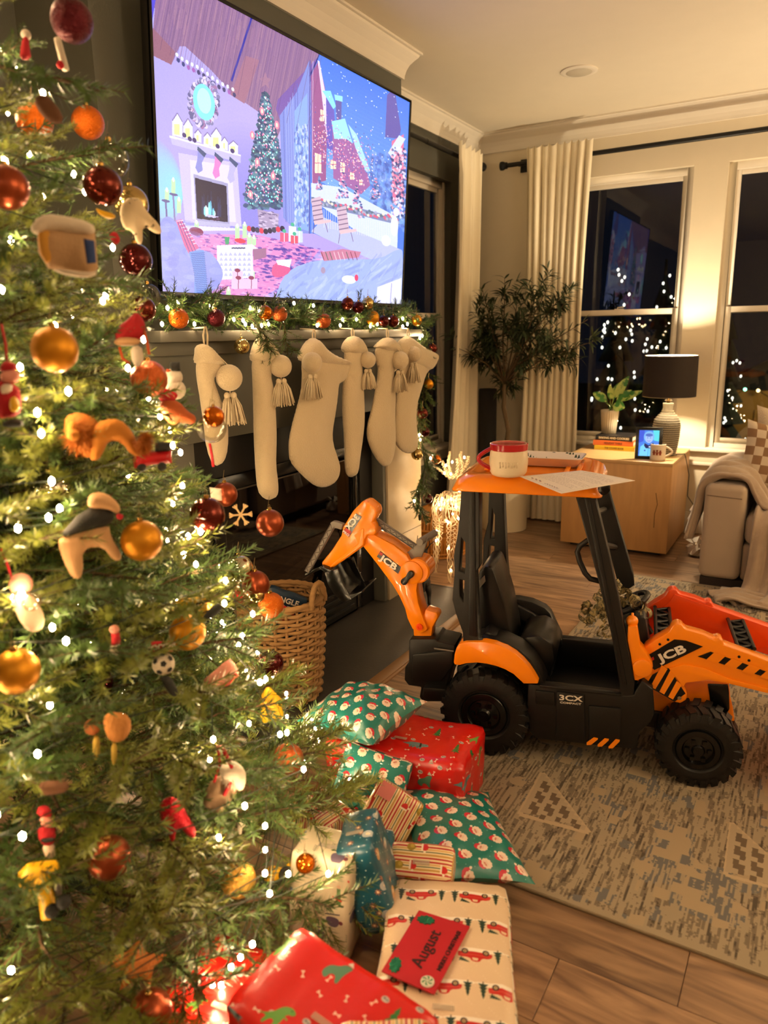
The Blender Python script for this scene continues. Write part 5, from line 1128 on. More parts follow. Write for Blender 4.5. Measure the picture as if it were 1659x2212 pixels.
# lever tower with ball knob
tprism('lever_tower', [z2(*p) for p in ((672, 500), (738, 500), (760, 640), (805, 690), (845, 760), (850, 790), (820, 850), (735, 882), (715, 880), (690, 700), (668, 600))], VA0-.03, VA0+.02, M_or, bevel=.007)
a = tq(*z2(702, 465), VA0-.01); mb = MB(); mb.ball((a[0], VA0-.005, a[1]), .0185, 20); mb.tube([(a[0], VA0-.005, a[1]), (a[0], VA0-.005, a[1]+.026)], .004, 8); mb.build('ball_knob', M_or, toy, local=True, smooth='all')
a = tq(*z2(775, 790), VA0-.03); mb = MB(); mb.lathe([(.028, 0), (.028, .006), (.022, .009), (.0001, .009)], Matrix.Translation((a[0], VA0-.03, a[1])) @ Matrix.Rotation(R(90), 4, 'X'), 28); mb.build('pivot_cover', M_or, toy, local=True, smooth=True)
# struts between the arms and the loader shovel
def strut(a, va, b, vb, wd):
    A = tq(*a, va); B = tq(*b, vb); A3 = Vector((A[0], va, A[1])); B3 = Vector((B[0], vb, B[1])); d = (B3-A3).normalized(); s = d.cross(Vector((0, 0, 1))).normalized(); u = s.cross(d)
    mb = MB()
    for sg in (-1, 1): mb.tube([A3+s*sg*wd*.5, B3+s*sg*wd*.5], .006, 8)
    for k in range(9):
        p = A3.lerp(B3, k/9); q = A3.lerp(B3, (k+1)/9); g = 1 if k % 2 else -1; mb.tube([p+s*g*wd*.5, q-s*g*wd*.5], .004, 6)
    vs = [A3-s*wd*.5-u*.004, A3+s*wd*.5-u*.004, B3+s*wd*.5-u*.004, B3-s*wd*.5-u*.004]; mb.add(vs, [(0, 1, 2, 3)])
    mb.build('loader_strut', M_pb, toy, local=True)
strut((1430, 1312), .375, (1434, 1376), .10, .045); strut((1588, 1338), .375, (1612, 1400), .10, .045)
tprism('far_arm_web', tqs([z2(800, 440), z2(960, 330), z2(1000, 270), z2(1240, 355), z2(1659, 500), z2(1659, 640), z2(1540, 670), z2(1380, 620), z2(1000, 520), z2(880, 520), z2(800, 480)], .375), .372, .378, M_or2, px=False, bevel=.002)  # same red glow of the inner face put into the colour
# shovel in front of the arms (beyond the frame)
ue = max(a for a, b in q_a); DU = ue-.012-1.0
sh_ = [(1.02, .31), (1.00, .10), (1.03, .03), (1.20, .008), (1.20, .016), (1.04, .045), (1.015, .11), (1.032, .31)]
tprism('loader_shovel', [(a+DU, b) for a, b in sh_], -.02, .50, M_or2, px=False, bevel=.002)
for v_ in (-.022, .496): tprism('shovel_cheek', [(a+DU, b) for a, b in ((1.02, .31), (1.00, .10), (1.03, .01), (1.20, .008), (1.12, .20))], v_, v_+.006, M_or2, px=False, bevel=.001)
# --- bonnet
bon = [z2(*p) for p in ((700, 900), (850, 930), (1090, 890), (1230, 880), (1385, 890), (1395, 1000), (1415, 1080), (1425, 1160), (1420, 1290), (1360, 1245), (1250, 1180), (1150, 1135), (870, 1105), (850, 1105))]
tprism('bonnet', bon, .13, .345, M_or, bevel=.012, v=.13)
tprism('front_grille', [z2(*p) for p in ((1232, 900), (1378, 905), (1385, 960), (1388, 1080), (1360, 1120), (1258, 1085), (1245, 980))], .124, .132, M_tb, bevel=.004, v=.13)
tprism('front_chassis', tqs([z2(*p) for p in ((700, 990), (860, 1090), (1150, 1130), (1250, 1180), (1180, 1260), (760, 1190))], .13), .12, .36, M_pb, px=False, bevel=.006)
tprism('dashboard', tqs([(1345, 1345), (1372, 1325), (1395, 1330), (1405, 1400), (1410, 1480), (1350, 1480)], .14), .12, .36, M_pb, px=False, bevel=.008)
# exhaust / side pipe seen between arm and dash
bar('exhaust_stack', z2(770, 505), z2(775, 620), .022, .16, .18, M_gy)
# --- steering wheel
cS = PP(1362, 1302, O_T+tV*.24, tV); cS = iTT @ cS; ax_ = Vector((-.55, 0, .83)).normalized(); e1, e2 = frame(ax_)
mb = MB(); rs = .062
mb.tube([cS+(e1*math.cos(q)+e2*math.sin(q))*rs for q in [2*math.pi*k/32 for k in range(32)]], .009, 10, closed=True); sw = mb.build('steering_wheel', M_pb, toy, local=True, smooth='all')
mb = MB(); mb.ball(cS-ax_*.008, (.022, .022, .014), 14)
for k in range(3): q = k*2.094+.5; mb.tube([cS-ax_*.006, cS+(e1*math.cos(q)+e2*math.sin(q))*rs*.95], .007, 6)
mb.build('spokes', M_pb, sw, local=True, smooth='all'); mb = MB(); mb.tube([cS-ax_*.01, cS-ax_*.12], .014, 10); mb.build('steering_column', M_pb, toy, local=True)
# ---- curled ribbon bow on the steering wheel
cW = wm(toy) @ cS; t = thing('ribbon_bow', 'olive and gold striped curled ribbon bow tied to the steering wheel', 'bow', cW)
rbm = mat('ribbon_stripe', S(150, 132, 88), .6, col2=S(82, 76, 50), scale=160, thr=.5, stretch=(1, 1, .2))
for k in range(22):
    px, py = [(1262, 1330), (1270, 1305), (1290, 1292), (1310, 1300), (1325, 1270), (1340, 1275), (1352, 1285), (1362, 1295), (1285, 1320), (1300, 1325), (1318, 1290), (1275, 1340), (1300, 1280), (1345, 1300), (1372, 1300), (1385, 1318), (1395, 1325), (1265, 1316), (1332, 1262), (1295, 1308), (1308, 1312), (1380, 1308)][k]
    c = iTT @ PP(px, py, O_T+tV*rng.uniform(.10, .24), tV); c = wm(toy) @ c; r = rng.uniform(.012, .020); a, b = frame(Vector((rng.uniform(-1, 1), rng.uniform(-1, 1), rng.uniform(-.4, .4)))); ax = a.cross(b); mb = MB(); nn = 26; tr = rng.uniform(1.2, 2.2)
    for i in range(nn+1):
        q = 2*math.pi*tr*i/nn; p = c+a*math.cos(q)*r+b*math.sin(q)*r+ax*(i/nn-.5)*.018; 
        mb.v += [tuple(p-ax*.0055), tuple(p+ax*.0055)]
    for i in range(nn): mb.face((2*i, 2*i+1, 2*i+3, 2*i+2))
    mb.build('ribbon_loop', rbm, t, smooth='all')
for pts in ([(1300, 1320), (1292, 1335), (1310, 1345), (1296, 1357), (1290, 1372), (1312, 1378)], [(1312, 1330), (1305, 1345), (1318, 1352), (1300, 1362), (1308, 1376), (1330, 1372)], [(1270, 1335), (1262, 1345), (1272, 1352)]):
    mb = MB(); pt = [wm(toy) @ (iTT @ PP(x, y, O_T+tV*.12, tV)) for x, y in pts]
    L = []
    for i in range(len(pt)-1):
        for k in range(6): L.append(pt[i].lerp(pt[i+1], k/6))
    for i, p in enumerate(L): d = Vector((0, .35, 1)).normalized(); s_ = Vector((math.cos(i*.6), math.sin(i*.6), .4)).normalized(); mb.v += [tuple(p-s_*.0055), tuple(p+s_*.0055)]
    for i in range(len(L)-1): mb.face((2*i, 2*i+1, 2*i+3, 2*i+2))
    mb.build('ribbon_tail', rbm, t, smooth='all')
# ---- things on the roof
ZR = O_T.z+.946
M_cream = mat('mug_cream', S(226, 208, 176), .3, var=.05, bump=.4, bscale=60); M_red = mat('glaze_red', S(176, 24, 30), .18, coat=.3)
c = P(1098, 1026, 'z', ZR); mc2 = mug('cream mug with red rim band and red handle on the toy digger roof', c, .056, .098, M_cream, M_red, math.atan2(-.35, -.94)+0.15, rim=M_red, belly=.05)
mb = MB(); ca = math.atan2(CAM.y-c.y, CAM.x-c.x)
for k, o_ in enumerate((-.45, -.3, -.15, 0, .15, .3, .45)):
    q = ca+o_; n = Vector((math.cos(q), math.sin(q), 0)); b = c+n*.0580; mb.tube([b+Vector((0, 0, .030+.004*(k % 2))), b+Vector((0, 0, .048))], .0024, 6)
mb.build('relief_lettering', M_cream, mc2, smooth='all')
c = P(1190, 1003, 'z', ZR); dish = Img(512, 256, (226, 216, 206)); 
for k in range(46):
    x, y = (k*67) % 512, (k*97) % 256
    if 70 < y < 200 and 60 < x < 450: continue
    for j in range(3): dish.poly([(x, y-16+j*6), (x-6-j*3, y-2+j*8), (x+6+j*3, y-2+j*8)], (52, 70, 52))
for k in range(6): x = 90+k*66; dish.ell(x, 130+(k % 2)*14, 34, 16, (160, 60, 44)); dish.ell(x-6, 122+(k % 2)*14, 20, 10, (196, 110, 84)); dish.ell(x, 152, 36, 5, (90, 70, 60))
t = thing('serving_dish', 'white rectangular dish printed with trees and red cars on the toy digger roof', 'dish', c)
def rrect(cx, cy, w_, h_, r, z, ang, n=6):
    out = []
    for sx, sy, s in ((1, -1, -90), (1, 1, 0), (-1, 1, 90), (-1, -1, 180)):
        for k in range(n): q = R(s+k*90/(n-1)); x, y = sx*(w_/2-r)+r*math.cos(q), sy*(h_/2-r)+r*math.sin(q); out.append((cx+x*math.cos(ang)-y*math.sin(ang), cy+x*math.sin(ang)+y*math.cos(ang), z))
    return out
da = AT-.05; rr_ = [rrect(c.x, c.y, .17, .085, .02, c.z, da), rrect(c.x, c.y, .215, .140, .018, c.z+.030, da), rrect(c.x, c.y, .212, .137, .018, c.z+.032, da), rrect(c.x, c.y, .166, .082, .02, c.z+.006, da)]
mb = MB(); n_ = len(rr_[0]); 
for g in rr_: mb.v += g
for i in range(3):
    for j in range(n_): mb.face((i*n_+j, i*n_+(j+1) % n_, (i+1)*n_+(j+1) % n_, (i+1)*n_+j))
mb.face(tuple(range(n_-1, -1, -1))); mb.build('dish_body', mat('porcelain', S(226, 214, 200), .22), t, smooth=True)
mb = MB(); g = rrect(c.x, c.y, .166, .082, .02, c.z+.0065, da)+rrect(c.x, c.y, .208, .133, .018, c.z+.0310, da); mb.v += g; uvs = []
for x, y, z in mb.v: dx, dy = x-c.x, y-c.y; uvs.append(((dx*math.cos(da)+dy*math.sin(da))/.212+.5, (-dx*math.sin(da)+dy*math.cos(da))/.122+.5))
mb.face(tuple(range(n_))); [mb.face((j, (j+1) % n_, n_+(j+1) % n_, n_+j)) for j in range(n_)]; mb.build('printed_inside', imgmat('dish_print', dish, .2), t, uv=uvs)
# letter
le = Img(520, 680, (232, 222, 212)); 
for k in range(19):
    if k in (5, 11): continue
    x = 70
    while x < (450 if k % 5 else 330):
        l = rng.randint(10, 44); le.line((x, 110+k*24), (x+l, 110+k*24), 5, (120, 104, 110), .8); x += l+9
le.line((70, 60), (210, 60), 9, (90, 60, 70)); 
for k in range(6): le.ell(80+k*24, 610+(k % 2)*14, 9, 9, (150, 30, 40) if k % 2 else (70, 60, 60))
for a, b in (((30, 30), (490, 30)), ((490, 30), (490, 650)), ((490, 650), (30, 650)), ((30, 650), (30, 30))): le.line(a, b, 3, (160, 140, 140))
for k in range(40): q = k*.3; le.ell(260+k*4, 626+6*math.sin(q*3), 3, 3, (110, 90, 100))
cr_ = [P(1122, 1029, 'z', ZR+.006), P(1213, 1066, 'z', ZR-.006), P(1372, 1038, 'z', ZR+.004), P(1256, 1016, 'z', ZR+.010)]
mb = MB(); uv = []; nn = 12
for i in range(nn+1):
    for j in range(nn+1):
        u, v = i/nn, j/nn; p = (cr_[0]*(1-u)+cr_[1]*u)*(1-v)+(cr_[3]*(1-u)+cr_[2]*u)*v; p.z += .006*math.sin(u*3.1)*math.sin(v*3); mb.v.append(tuple(p)); uv.append((u, v))
for i in range(nn):
    for j in range(nn): a = i*(nn+1)+j; mb.face((a, a+nn+1, a+nn+2, a+1))
o = mb.build('letter', imgmat('letter_print', le, .6), uv=uv, smooth='all'); tag(o, 'printed white letter page hanging over the edge of the toy digger roof', 'paper'); md = o.modifiers.new('t', 'SOLIDIFY'); md.thickness = .0006
# ================================================================== WRAPPED PRESENTS
def santa_paper():
    im = Img(512, 512, (22, 112, 104), True)
    for k in range(60): im.ell((k*97) % 512, (k*157) % 512, 3, 3, (140, 190, 180), .8)
    pos = [(64+128*i+(64 if j % 2 else 0), 50+102*j) for j in range(5) for i in range(4)]
    for n_, (x, y) in enumerate(pos):
        an = [-.5, .4, -.2, .7][n_ % 4]; s = 1.25; c, q = math.cos(an), math.sin(an)
        def r(a, b): return (x+s*(a*c-b*q), y+s*(a*q+b*c))
        im.poly([r(-20, -8), r(-14, -26), r(0, -34), r(16, -30), r(28, -14), r(20, -6)], (196, 30, 56))
        im.ell(*r(31, -10), 7*s*.9, 7*s*.9, (240, 222, 206))
        for k in range(10): t_ = k*.63; im.ell(*r(20*math.cos(t_), 6+17*math.sin(t_)), 7.5*s, 7.5*s, (238, 214, 196))
        im.ell(*r(0, 4), 19*s, 16*s, (238, 214, 196)); im.ell(*r(0, -2), 13*s, 5.5*s, (216, 150, 128), 1, an); im.ell(*r(0, 8), 12*s, 3*s, (224, 196, 180), 1, an)
        im.ell(*r(-5, -2), 1.8*s, 1.8*s, (80, 50, 40)); im.ell(*r(5, -2), 1.8*s, 1.8*s, (80, 50, 40))
    return im
def tree_shape(im, x, y, s, col, down=False, an=0):
    c, q = math.cos(an), math.sin(an); g = -1 if down else 1
    def r(a, b): return (x+s*(a*c-b*q*g), y+s*(a*q+b*g*c))
    for j in range(4): im.poly([r(0, -30+j*13), r(-7-j*3.5, -10+j*13), r(7+j*3.5, -10+j*13)], col)
    im.poly([r(-2, 28), r(2, 28), r(2, 38), r(-2, 38)], (90, 70, 50))
def dino_paper():
    im = Img(640, 640, (206, 26, 20), True)
    for k in range(40):
        x, y = (k*133+20) % 640, (k*211+9) % 640; an = k*1.1; c, q = math.cos(an), math.sin(an); a, b = (x-9*c, y-9*q), (x+9*c, y+9*q); im.line(a, b, 4, (236, 206, 190))
        for p in (a, b): im.ell(p[0]-q*3, p[1]+c*3, 3, 3, (236, 206, 190)); im.ell(p[0]+q*3, p[1]-c*3, 3, 3, (236, 206, 190))
    for k in range(14):
        x, y = (k*197+60) % 640, (k*113+40) % 640; im.ell(x, y, 13, 10, (190, 180, 176)); im.ell(x-4, y-2, 4, 3, (90, 90, 96)); im.ell(x+6, y, 5, 3, (130, 130, 140))
    for n_, (x, y) in enumerate([(90, 80), (300, 60), (520, 110), (180, 240), (400, 220), (600, 300), (70, 400), (280, 400), (480, 420), (160, 560), (370, 570), (570, 540)]):
        k = n_ % 4
        if k == 0:      # four-legged dinosaur
            im.ell(x, y, 46, 22, (98, 132, 140)); im.ell(x+44, y-6, 20, 13, (98, 132, 140)); im.poly([(x-40, y-8), (x-74, y+6), (x-40, y+12)], (98, 132, 140)); 
            for d in (-26, -10, 14, 28): im.poly([(x+d-6, y+8), (x+d+6, y+8), (x+d+5, y+32), (x+d-5, y+32)], (84, 116, 124))
            im.poly([(x+14, y-20), (x+24, y-22), (x+30, y+14), (x+20, y+16)], (40, 40, 46)); im.ell(x+50, y-9, 2.5, 2.5, (20, 20, 20))
        elif k == 1: tree_shape(im, x, y, 1.35, (46, 116, 60))
        elif k == 2:    # biped
            im.poly(smoothpoly([(x-60, y+30), (x-20, y+4), (x-6, y-30), (x+18, y-44), (x+44, y-34), (x+40, y-22), (x+18, y-18), (x+20, y+10), (x+12, y+42), (x+2, y+44), (x+2, y+18), (x-14, y+18), (x-22, y+44), (x-32, y+42), (x-26, y+16)]), (96, 152, 66)); im.ell(x+26, y-33, 2.5, 2.5, (20, 30, 20)); im.line((x+14, y-8), (x+32, y-4), 5, (96, 152, 66))
        else:
            im.poly(smoothpoly([(x-40, y+20), (x-30, y-10), (x, y-20), (x+20, y-40), (x+44, y-36), (x+36, y-22), (x+28, y+6), (x+30, y+34), (x+18, y+34), (x+10, y+12), (x-10, y+14), (x-14, y+36), (x-26, y+34)]), (84, 130, 104))
            im.poly([(x+16, y-42), (x+26, y-60), (x+40, y-40)], (216, 210, 200))
    return im
def truck_paper():
    im = Img(600, 400, (224, 198, 164), True)
    for k in range(120): im.ell((k*97) % 600, (k*151) % 400, 2.2, 2.2, (242, 226, 202), .9)
    for j in range(2):
        for i in range(2):
            x = 150+300*i+(150 if j else 0); y = 90+200*j
            im.poly(smoothpoly([(x-150, y+34), (x-60, y+24), (x+60, y+22), (x+150, y+38), (x+150, y+52), (x-150, y+50)]), (246, 236, 220))
            im.poly(smoothpoly([(x-84, y+28), (x-84, y+4), (x-70, y-6), (x-30, y-8), (x-22, y-32), (x+18, y-34), (x+30, y-10), (x+84, y-8), (x+90, y+6), (x+88, y+28)], 1), (190, 34, 26)); im.poly([(x-14, y-10), (x-10, y-26), (x+12, y-26), (x+18, y-10)], (224, 198, 164))
            im.line((x-80, y+8), (x+86, y+8), 3, (226, 120, 90))
            for d in (-52, 54): im.ell(x+d, y+28, 17, 17, (52, 36, 30)); im.ell(x+d, y+28, 9, 9, (200, 176, 130)); im.ell(x+d, y+28, 4, 4, (60, 50, 40))
            tree_shape(im, x-112, y+2, 1.35, (28, 58, 44)); tree_shape(im, x+114, y, 1.45, (28, 58, 44));  tree_shape(im, x+54, y-30, .9, (28, 58, 44), an=-1.2)
    return im
def stripe_paper():
    im = Img(512, 512, (232, 206, 158), True); x = 0
    for wd, c in ((18, (236, 214, 172)), (14, (176, 30, 30)), (10, (236, 214, 172)), (10, (214, 168, 90)), (12, (236, 214, 172)), (8, (44, 80, 50)), (14, (236, 214, 172)), (16, (198, 150, 74)), (12, (236, 214, 172)), (14, (176, 30, 30))):
        for r_ in range(4): im.poly([(x+r_*128, -2), (x+wd+r_*128, -2), (x+wd+r_*128, 514), (x+r_*128, 514)], c)
        x += wd
    for k in range(7):   # plain baubles and hats in place of the printed character
        x, y = (k*173+60) % 512, (k*211+70) % 512
        if k % 2: im.ell(x, y, 34, 38, (156, 130, 40)); im.ell(x-8, y-10, 18, 18, (184, 156, 60)); im.poly([(x-6, y-44), (x+6, y-44), (x+6, y-34), (x-6, y-34)], (120, 90, 40))
        else: im.poly(smoothpoly([(x-34, y+20), (x-20, y-24), (x+14, y-36), (x+40, y-6), (x+30, y+20)]), (196, 26, 26)); im.poly([(x-40, y+16), (x+36, y+16), (x+36, y+32), (x-40, y+32)], (240, 226, 206)); im.ell(x+44, y, 11, 11, (240, 226, 206))
    return im
def blue_paper():
    im = Img(512, 512, (24, 84, 104), True)
    for k in range(70): im.ell((k*89) % 512, (k*137) % 512, 4.5, 4.5, (190, 214, 214))
    for k in range(12):
        x, y = (k*151+40) % 512, (k*199+60) % 512
        for j in range(8): q = j*math.pi/4; im.poly([(x+30*math.cos(q), y+30*math.sin(q)), (x+9*math.cos(q+.4), y+9*math.sin(q+.4)), (x+9*math.cos(q-.4), y+9*math.sin(q-.4))], (196, 110, 70))
        im.ell(x, y, 8, 8, (238, 216, 180))
    for k in range(5): x, y = (k*233+180) % 512, (k*97+200) % 512; im.poly(smoothpoly([(x-34, y+30), (x-40, y-10), (x-10, y-34), (x+34, y-20), (x+40, y+24), (x, y+40)]), (206, 160, 110) if k % 2 else (176, 184, 186)); im.poly(smoothpoly([(x-20, y+10), (x-6, y-14), (x+20, y), (x+14, y+18)]), (236, 218, 190))
    return im
def elf_paper():
    im = Img(640, 640, (222, 208, 178), True)
    for k in range(9):
        x, y = (k*187+80) % 640, (k*251+90) % 640
        if k % 3 == 0: im.poly(smoothpoly([(x-34, y-30), (x+34, y-30), (x+38, y+10), (x+20, y+44), (x-24, y+40), (x-40, y+6)]), (98, 84, 106)); im.poly([(x-44, y-44), (x+40, y-56), (x+40, y-48), (x-44, y-36)], (70, 66, 80)); im.ell(x+46, y+2, 12, 14, (120, 60, 70))
        elif k % 3 == 1: im.poly([(x-10, y-60), (x+10, y-60), (x+16, y+50), (x-10, y+50)], (96, 132, 84)); im.poly([(x-34, y-6), (x+22, y+14), (x+18, y+26), (x-34, y+6)], (206, 60, 50)); im.ell(x, y-70, 10, 12, (226, 190, 160)); im.ell(x+16, y+52, 16, 8, (60, 84, 60))
        else: im.poly(smoothpoly([(x-40, y+10), (x-10, y-24), (x+34, y-10), (x+26, y+16)]), (92, 112, 132)); im.line((x+10, y+10), (x+16, y+34), 4, (150, 90, 60)); im.poly([(x-20, y-24), (x, y-44), (x+10, y-20)], (206, 80, 60))
    for k in range(10):
        x, y = (k*139+30) % 640, (k*173+20) % 640; im.line((x, y-26), (x, y+26), 3, (84, 88, 60))
        for j in range(4): im.line((x, y-16+j*12), (x-14, y-26+j*12), 3, (84, 88, 60)); im.line((x, y-16+j*12), (x+14, y-26+j*12), 3, (84, 88, 60))
    return im
PAP = {}
def paper(k):
    if k not in PAP:
        f = dict(santa=santa_paper, dino=dino_paper, truck=truck_paper, stripe=stripe_paper, blue=blue_paper, elf=elf_paper)[k]
        PAP[k] = imgmat('paper_'+k, f(), .38 if k in ('truck', 'elf') else .3, coat=.0 if k in ('truck', 'elf') else .25, bump=.35)
    return PAP[k]
def gift(label, c, sz, rot, pk, tile, crumple=.006, bev=.016, extra=None, uvr=0, parts=True, asp=1):
    """wrapped box: a softened, slightly crumpled box standing with its base centre at c"""
    w_, d_, h_ = sz; M = Matrix.Translation(Vector(c)) @ Euler([R(a) for a in rot], 'XYZ').to_matrix().to_4x4()
    bm = bmesh.new(); bmesh.ops.create_cube(bm, size=1); bmesh.ops.subdivide_edges(bm, edges=bm.edges, cuts=9, use_grid_fill=True)
    me = bpy.data.meshes.new('wrapped_present'); k = rng.uniform(0, 50)
    for v in bm.verts:
        p = Vector((v.co.x*w_, v.co.y*d_, (v.co.z+.5)*h_)); hw = Vector((w_/2-bev, d_/2-bev, h_/2-bev)); q = Vector((p.x, p.y, p.z-h_/2)); cl = Vector((max(-hw.x, min(hw.x, q.x)), max(-hw.y, min(hw.y, q.y)), max(-hw.z, min(hw.z, q.z))))
        dlt = q-cl; q = cl+(dlt.normalized()*min(dlt.length, bev) if dlt.length > 1e-6 else dlt)
        n = Vector((math.sin(q.x*31+q.y*23+k), math.cos(q.y*37+q.z*29+k), math.sin(q.z*33+q.x*27+k)))+Vector((math.sin(q.y*91+k), math.cos(q.z*83+k), math.sin(q.x*77+k)))*.6
        q += n*crumple*.5; v.co = Vector((q.x, q.y, q.z+h_/2))
    bm.normal_update(); ul = bm.loops.layers.uv.new('UVMap'); cr_, sr = math.cos(uvr), math.sin(uvr)
    for f in bm.faces:
        cc = f.calc_center_median(); r = Vector((abs(cc.x)/w_, abs(cc.y)/d_, abs(cc.z-h_/2)/h_)); ax = max(range(3), key=lambda i: r[i])
        for l in f.loops: a = [(l.vert.co.y, l.vert.co.z), (l.vert.co.x, l.vert.co.z+.1), (l.vert.co.x, l.vert.co.y)][ax]; l[ul].uv = ((a[0]*cr_-a[1]*sr)/tile, (a[0]*sr+a[1]*cr_)/tile*asp)
    for f in bm.faces: f.smooth = True
    bm.to_mesh(me); bm.free(); me.materials.append(paper(pk)); o = bpy.data.objects.new('wrapped_present', me); COL.objects.link(o); o.matrix_world = M; o.location = M.translation; o.rotation_euler = M.to_euler(); WM[o.name] = M
    tag(o, label, 'present')
    if parts:
        mt = mat('clear_tape', S(214, 200, 180), .15, alpha=.35); mb = MB()
        mb.box((-.02, -d_*.18, h_+crumple*.7), (.02, -d_*.18+.012, h_+crumple*.7+.0006)); mb.build('tape', mt, o, local=True)
    return o, M
def label_on(o, M, loc, sz, cols, rotz=0):
    mb = MB(); T = Matrix.Translation(Vector(loc)) @ Matrix.Rotation(R(rotz), 4, 'Z'); mb.box((-sz[0]/2, -sz[1]/2, 0), (sz[0]/2, sz[1]/2, .0008), T); mb.build('gift_tag', mat('tag_'+str(cols), S(*cols), .6), o, local=True)
# red dinosaur box in the back row
B_, MBx = gift('large red dinosaur-print box lying behind the other presents by the rear wheel', (-.995, 1.795, .002), (.44, .25, .195), (0, 0, 9), 'dino', .37, .008, .02)
# big cream car-print present, front
J_, MJ = gift('long cream present printed with red cars and fir trees under the red envelope', (-.530, 1.110, .004), (.275, .53, .150), (0, 0, 23.6), 'truck', .24, .004, .03, uvr=math.pi, asp=1.5)
# soft pouch right
def pouch(label, c, wd, h, th, rotz, tilt, pk, tile, noise_=.10):
    M = Euler((R(tilt[0]), R(tilt[1]), R(rotz)), 'XYZ').to_matrix(); a, b = M @ Vector((1, 0, 0)), M @ Vector((0, 1, 0))
    return pillow('wrapped_present', c, a, b, wd, h, th, paper(pk), label, 'present', nseg=26, pinch=.10, uvs=max(wd, h)/tile, noise_=noise_)
pouch('teal Santa-print soft present lying flat on the rug edge at the right of the pile', (-.728, 1.600, .075), .43, .29, .10, 128, (8, 4), 'santa', .235)
pouch('teal Santa-print soft present on top of the red dinosaur box', (-1.115, 1.745, .262), .30, .27, .13, -8, (4, -5), 'santa', .20)
# small striped box in front of the pouch
G_, MG = gift('small striped present with a square gift tag beside the long cream present', (-.722, 1.390, .095), (.150, .085, .085), (28, 0, 20), 'stripe', .14, .003, .012, uvr=1.57)
label_on(G_, MG, (.02, -.045, .035), (.040, .001), (230, 214, 200))
mb = MB(); mb.box((-.005, -.0455, .012), (.04, -.0448, .058)); mb.build('gift_tag', mat('tag_snow', S(232, 216, 204), .6), G_, local=True)
mb = MB(); mb.box((-.05, -.0450, .010), (-.008, -.0442, .060)); mb.build('gift_label', mat('tag_red', S(196, 60, 50), .6), G_, local=True)
# teal santa present leaning, with striped box before it
C_, MC_ = gift('flat teal Santa-print present leaning on the red dinosaur box behind a striped one', (-1.005, 1.560, .06), (.20, .05, .175), (-32, 12, 14), 'santa', .20, .003, .010)
D_, MD = gift('striped present with a pink gift tag leaning on the flat teal one', (-.895, 1.470, .095), (.135, .06, .125), (-30, 28, 16), 'stripe', .14, .003, .010)
mb = MB(); mb.box((-.06, -.0335, .085), (-.02, -.0325, .125)); mb.build('gift_tag', mat('tag_pink', S(222, 130, 126), .6), D_, local=True)
gift('striped present half hidden under the tree at the left of the pile', (-1.02, 1.36, .12), (.16, .10, .10), (0, 8, -12), 'stripe', .14, .003, .012)
gift('small blue present squeezed behind the starry blue one', (-.86, 1.385, .02), (.10, .08, .13), (0, 0, 30), 'blue', .16, .003, .012)
H_, MH = gift('starry blue present standing between the cream bag and the long cream present', (-.758, 1.262, .075), (.090, .15, .225), (0, -16, 24), 'blue', .18, .004, .014)
I_, MI = gift('tall cream present printed with elves and sprigs standing under the tree', (-.868, 1.175, .002), (.145, .11, .275), (0, 4, 14), 'elf', .26, .004, .010)
L_, ML = gift('bright red dinosaur-print box in the front resting on the long cream present', (-.610, .830, .160), (.31, .20, .135), (3, 6, -4), 'dino', .36, .005, .014)
gift('red dinosaur-print box on the floor below the lowest branches', (-.86, .86, .002), (.26, .24, .155), (0, 0, 6), 'dino', .27, .004, .014)
gift('striped present lying on the bright red box at the bottom edge of the view', (-.470, .775, .305), (.14, .09, .035), (0, 0, 30), 'stripe', .14, .004, .012)
# red envelope
ev = [P(905, 1968, 'z', .163), P(1015, 2003, 'z', .160), P(938, 2150, 'z', .162), P(824, 2100, 'z', .164)]
t = thing('envelope', 'red envelope with handwritten name and glitter holly stickers on the long cream present', 'envelope', (ev[0]+ev[2])/2)
mb = MB(); up = Vector((0, 0, .0025)); mb.add(ev+[e+up for e in ev], [(3, 2, 1, 0), (4, 5, 6, 7), (0, 1, 5, 4), (1, 2, 6, 5), (2, 3, 7, 6), (3, 0, 4, 7)]); mb.build('envelope_body', mat('envelope_red', S(176, 22, 34), .55, var=.03), t)
ev = [e+up for e in ev]
def ep(u, v): return (ev[0]*(1-u)+ev[1]*u)*(1-v)+(ev[3]*(1-u)+ev[2]*u)*v
rd = (ep(.5, 0)-ep(.5, 1)).normalized(); upd = (ep(0, .5)-ep(1, .5)).normalized()
ink = mat('ink_dark', S(50, 16, 20), .6)
text('lettering', 'August', ink, .036, ep(.50, .50), rd, upd, t, bold=.0004); text('lettering', 'MERRY CHRISTMAS!', ink, .0125, ep(.88, .42), rd, upd, t, bold=.0003)
M_hol = glitter('holly_glitter', S(40, 130, 100), .4)
for u, v, an in ((.22, .12, .3), (.16, .86, 1.9)):
    c = ep(u, v); mb = MB(); pts = []
    for k in range(20): q = 2*math.pi*k/20; rr = .018*(1+(.14 if k % 2 else -.1)); x, y = rr*math.cos(q), rr*.62*math.sin(q); pts.append(c+Vector((x*math.cos(an)-y*math.sin(an), x*math.sin(an)+y*math.cos(an), 0)))
    n_ = len(pts); mb.add(pts+[p+Vector((0, 0, .002)) for p in pts], [tuple(range(n_, 2*n_))]+[(i, (i+1) % n_, n_+(i+1) % n_, n_+i) for i in range(n_)]); mb.build('holly_sticker', M_hol, t)
c = ep(.80, .90); mb = MB(); mb.lathe([(.0135, 0), (.0135, .002), (.012, .003), (.0001, .0035)], n=28, c=c); mb.build('mint_sticker', mat('mint_white', S(226, 222, 206), .4), t)
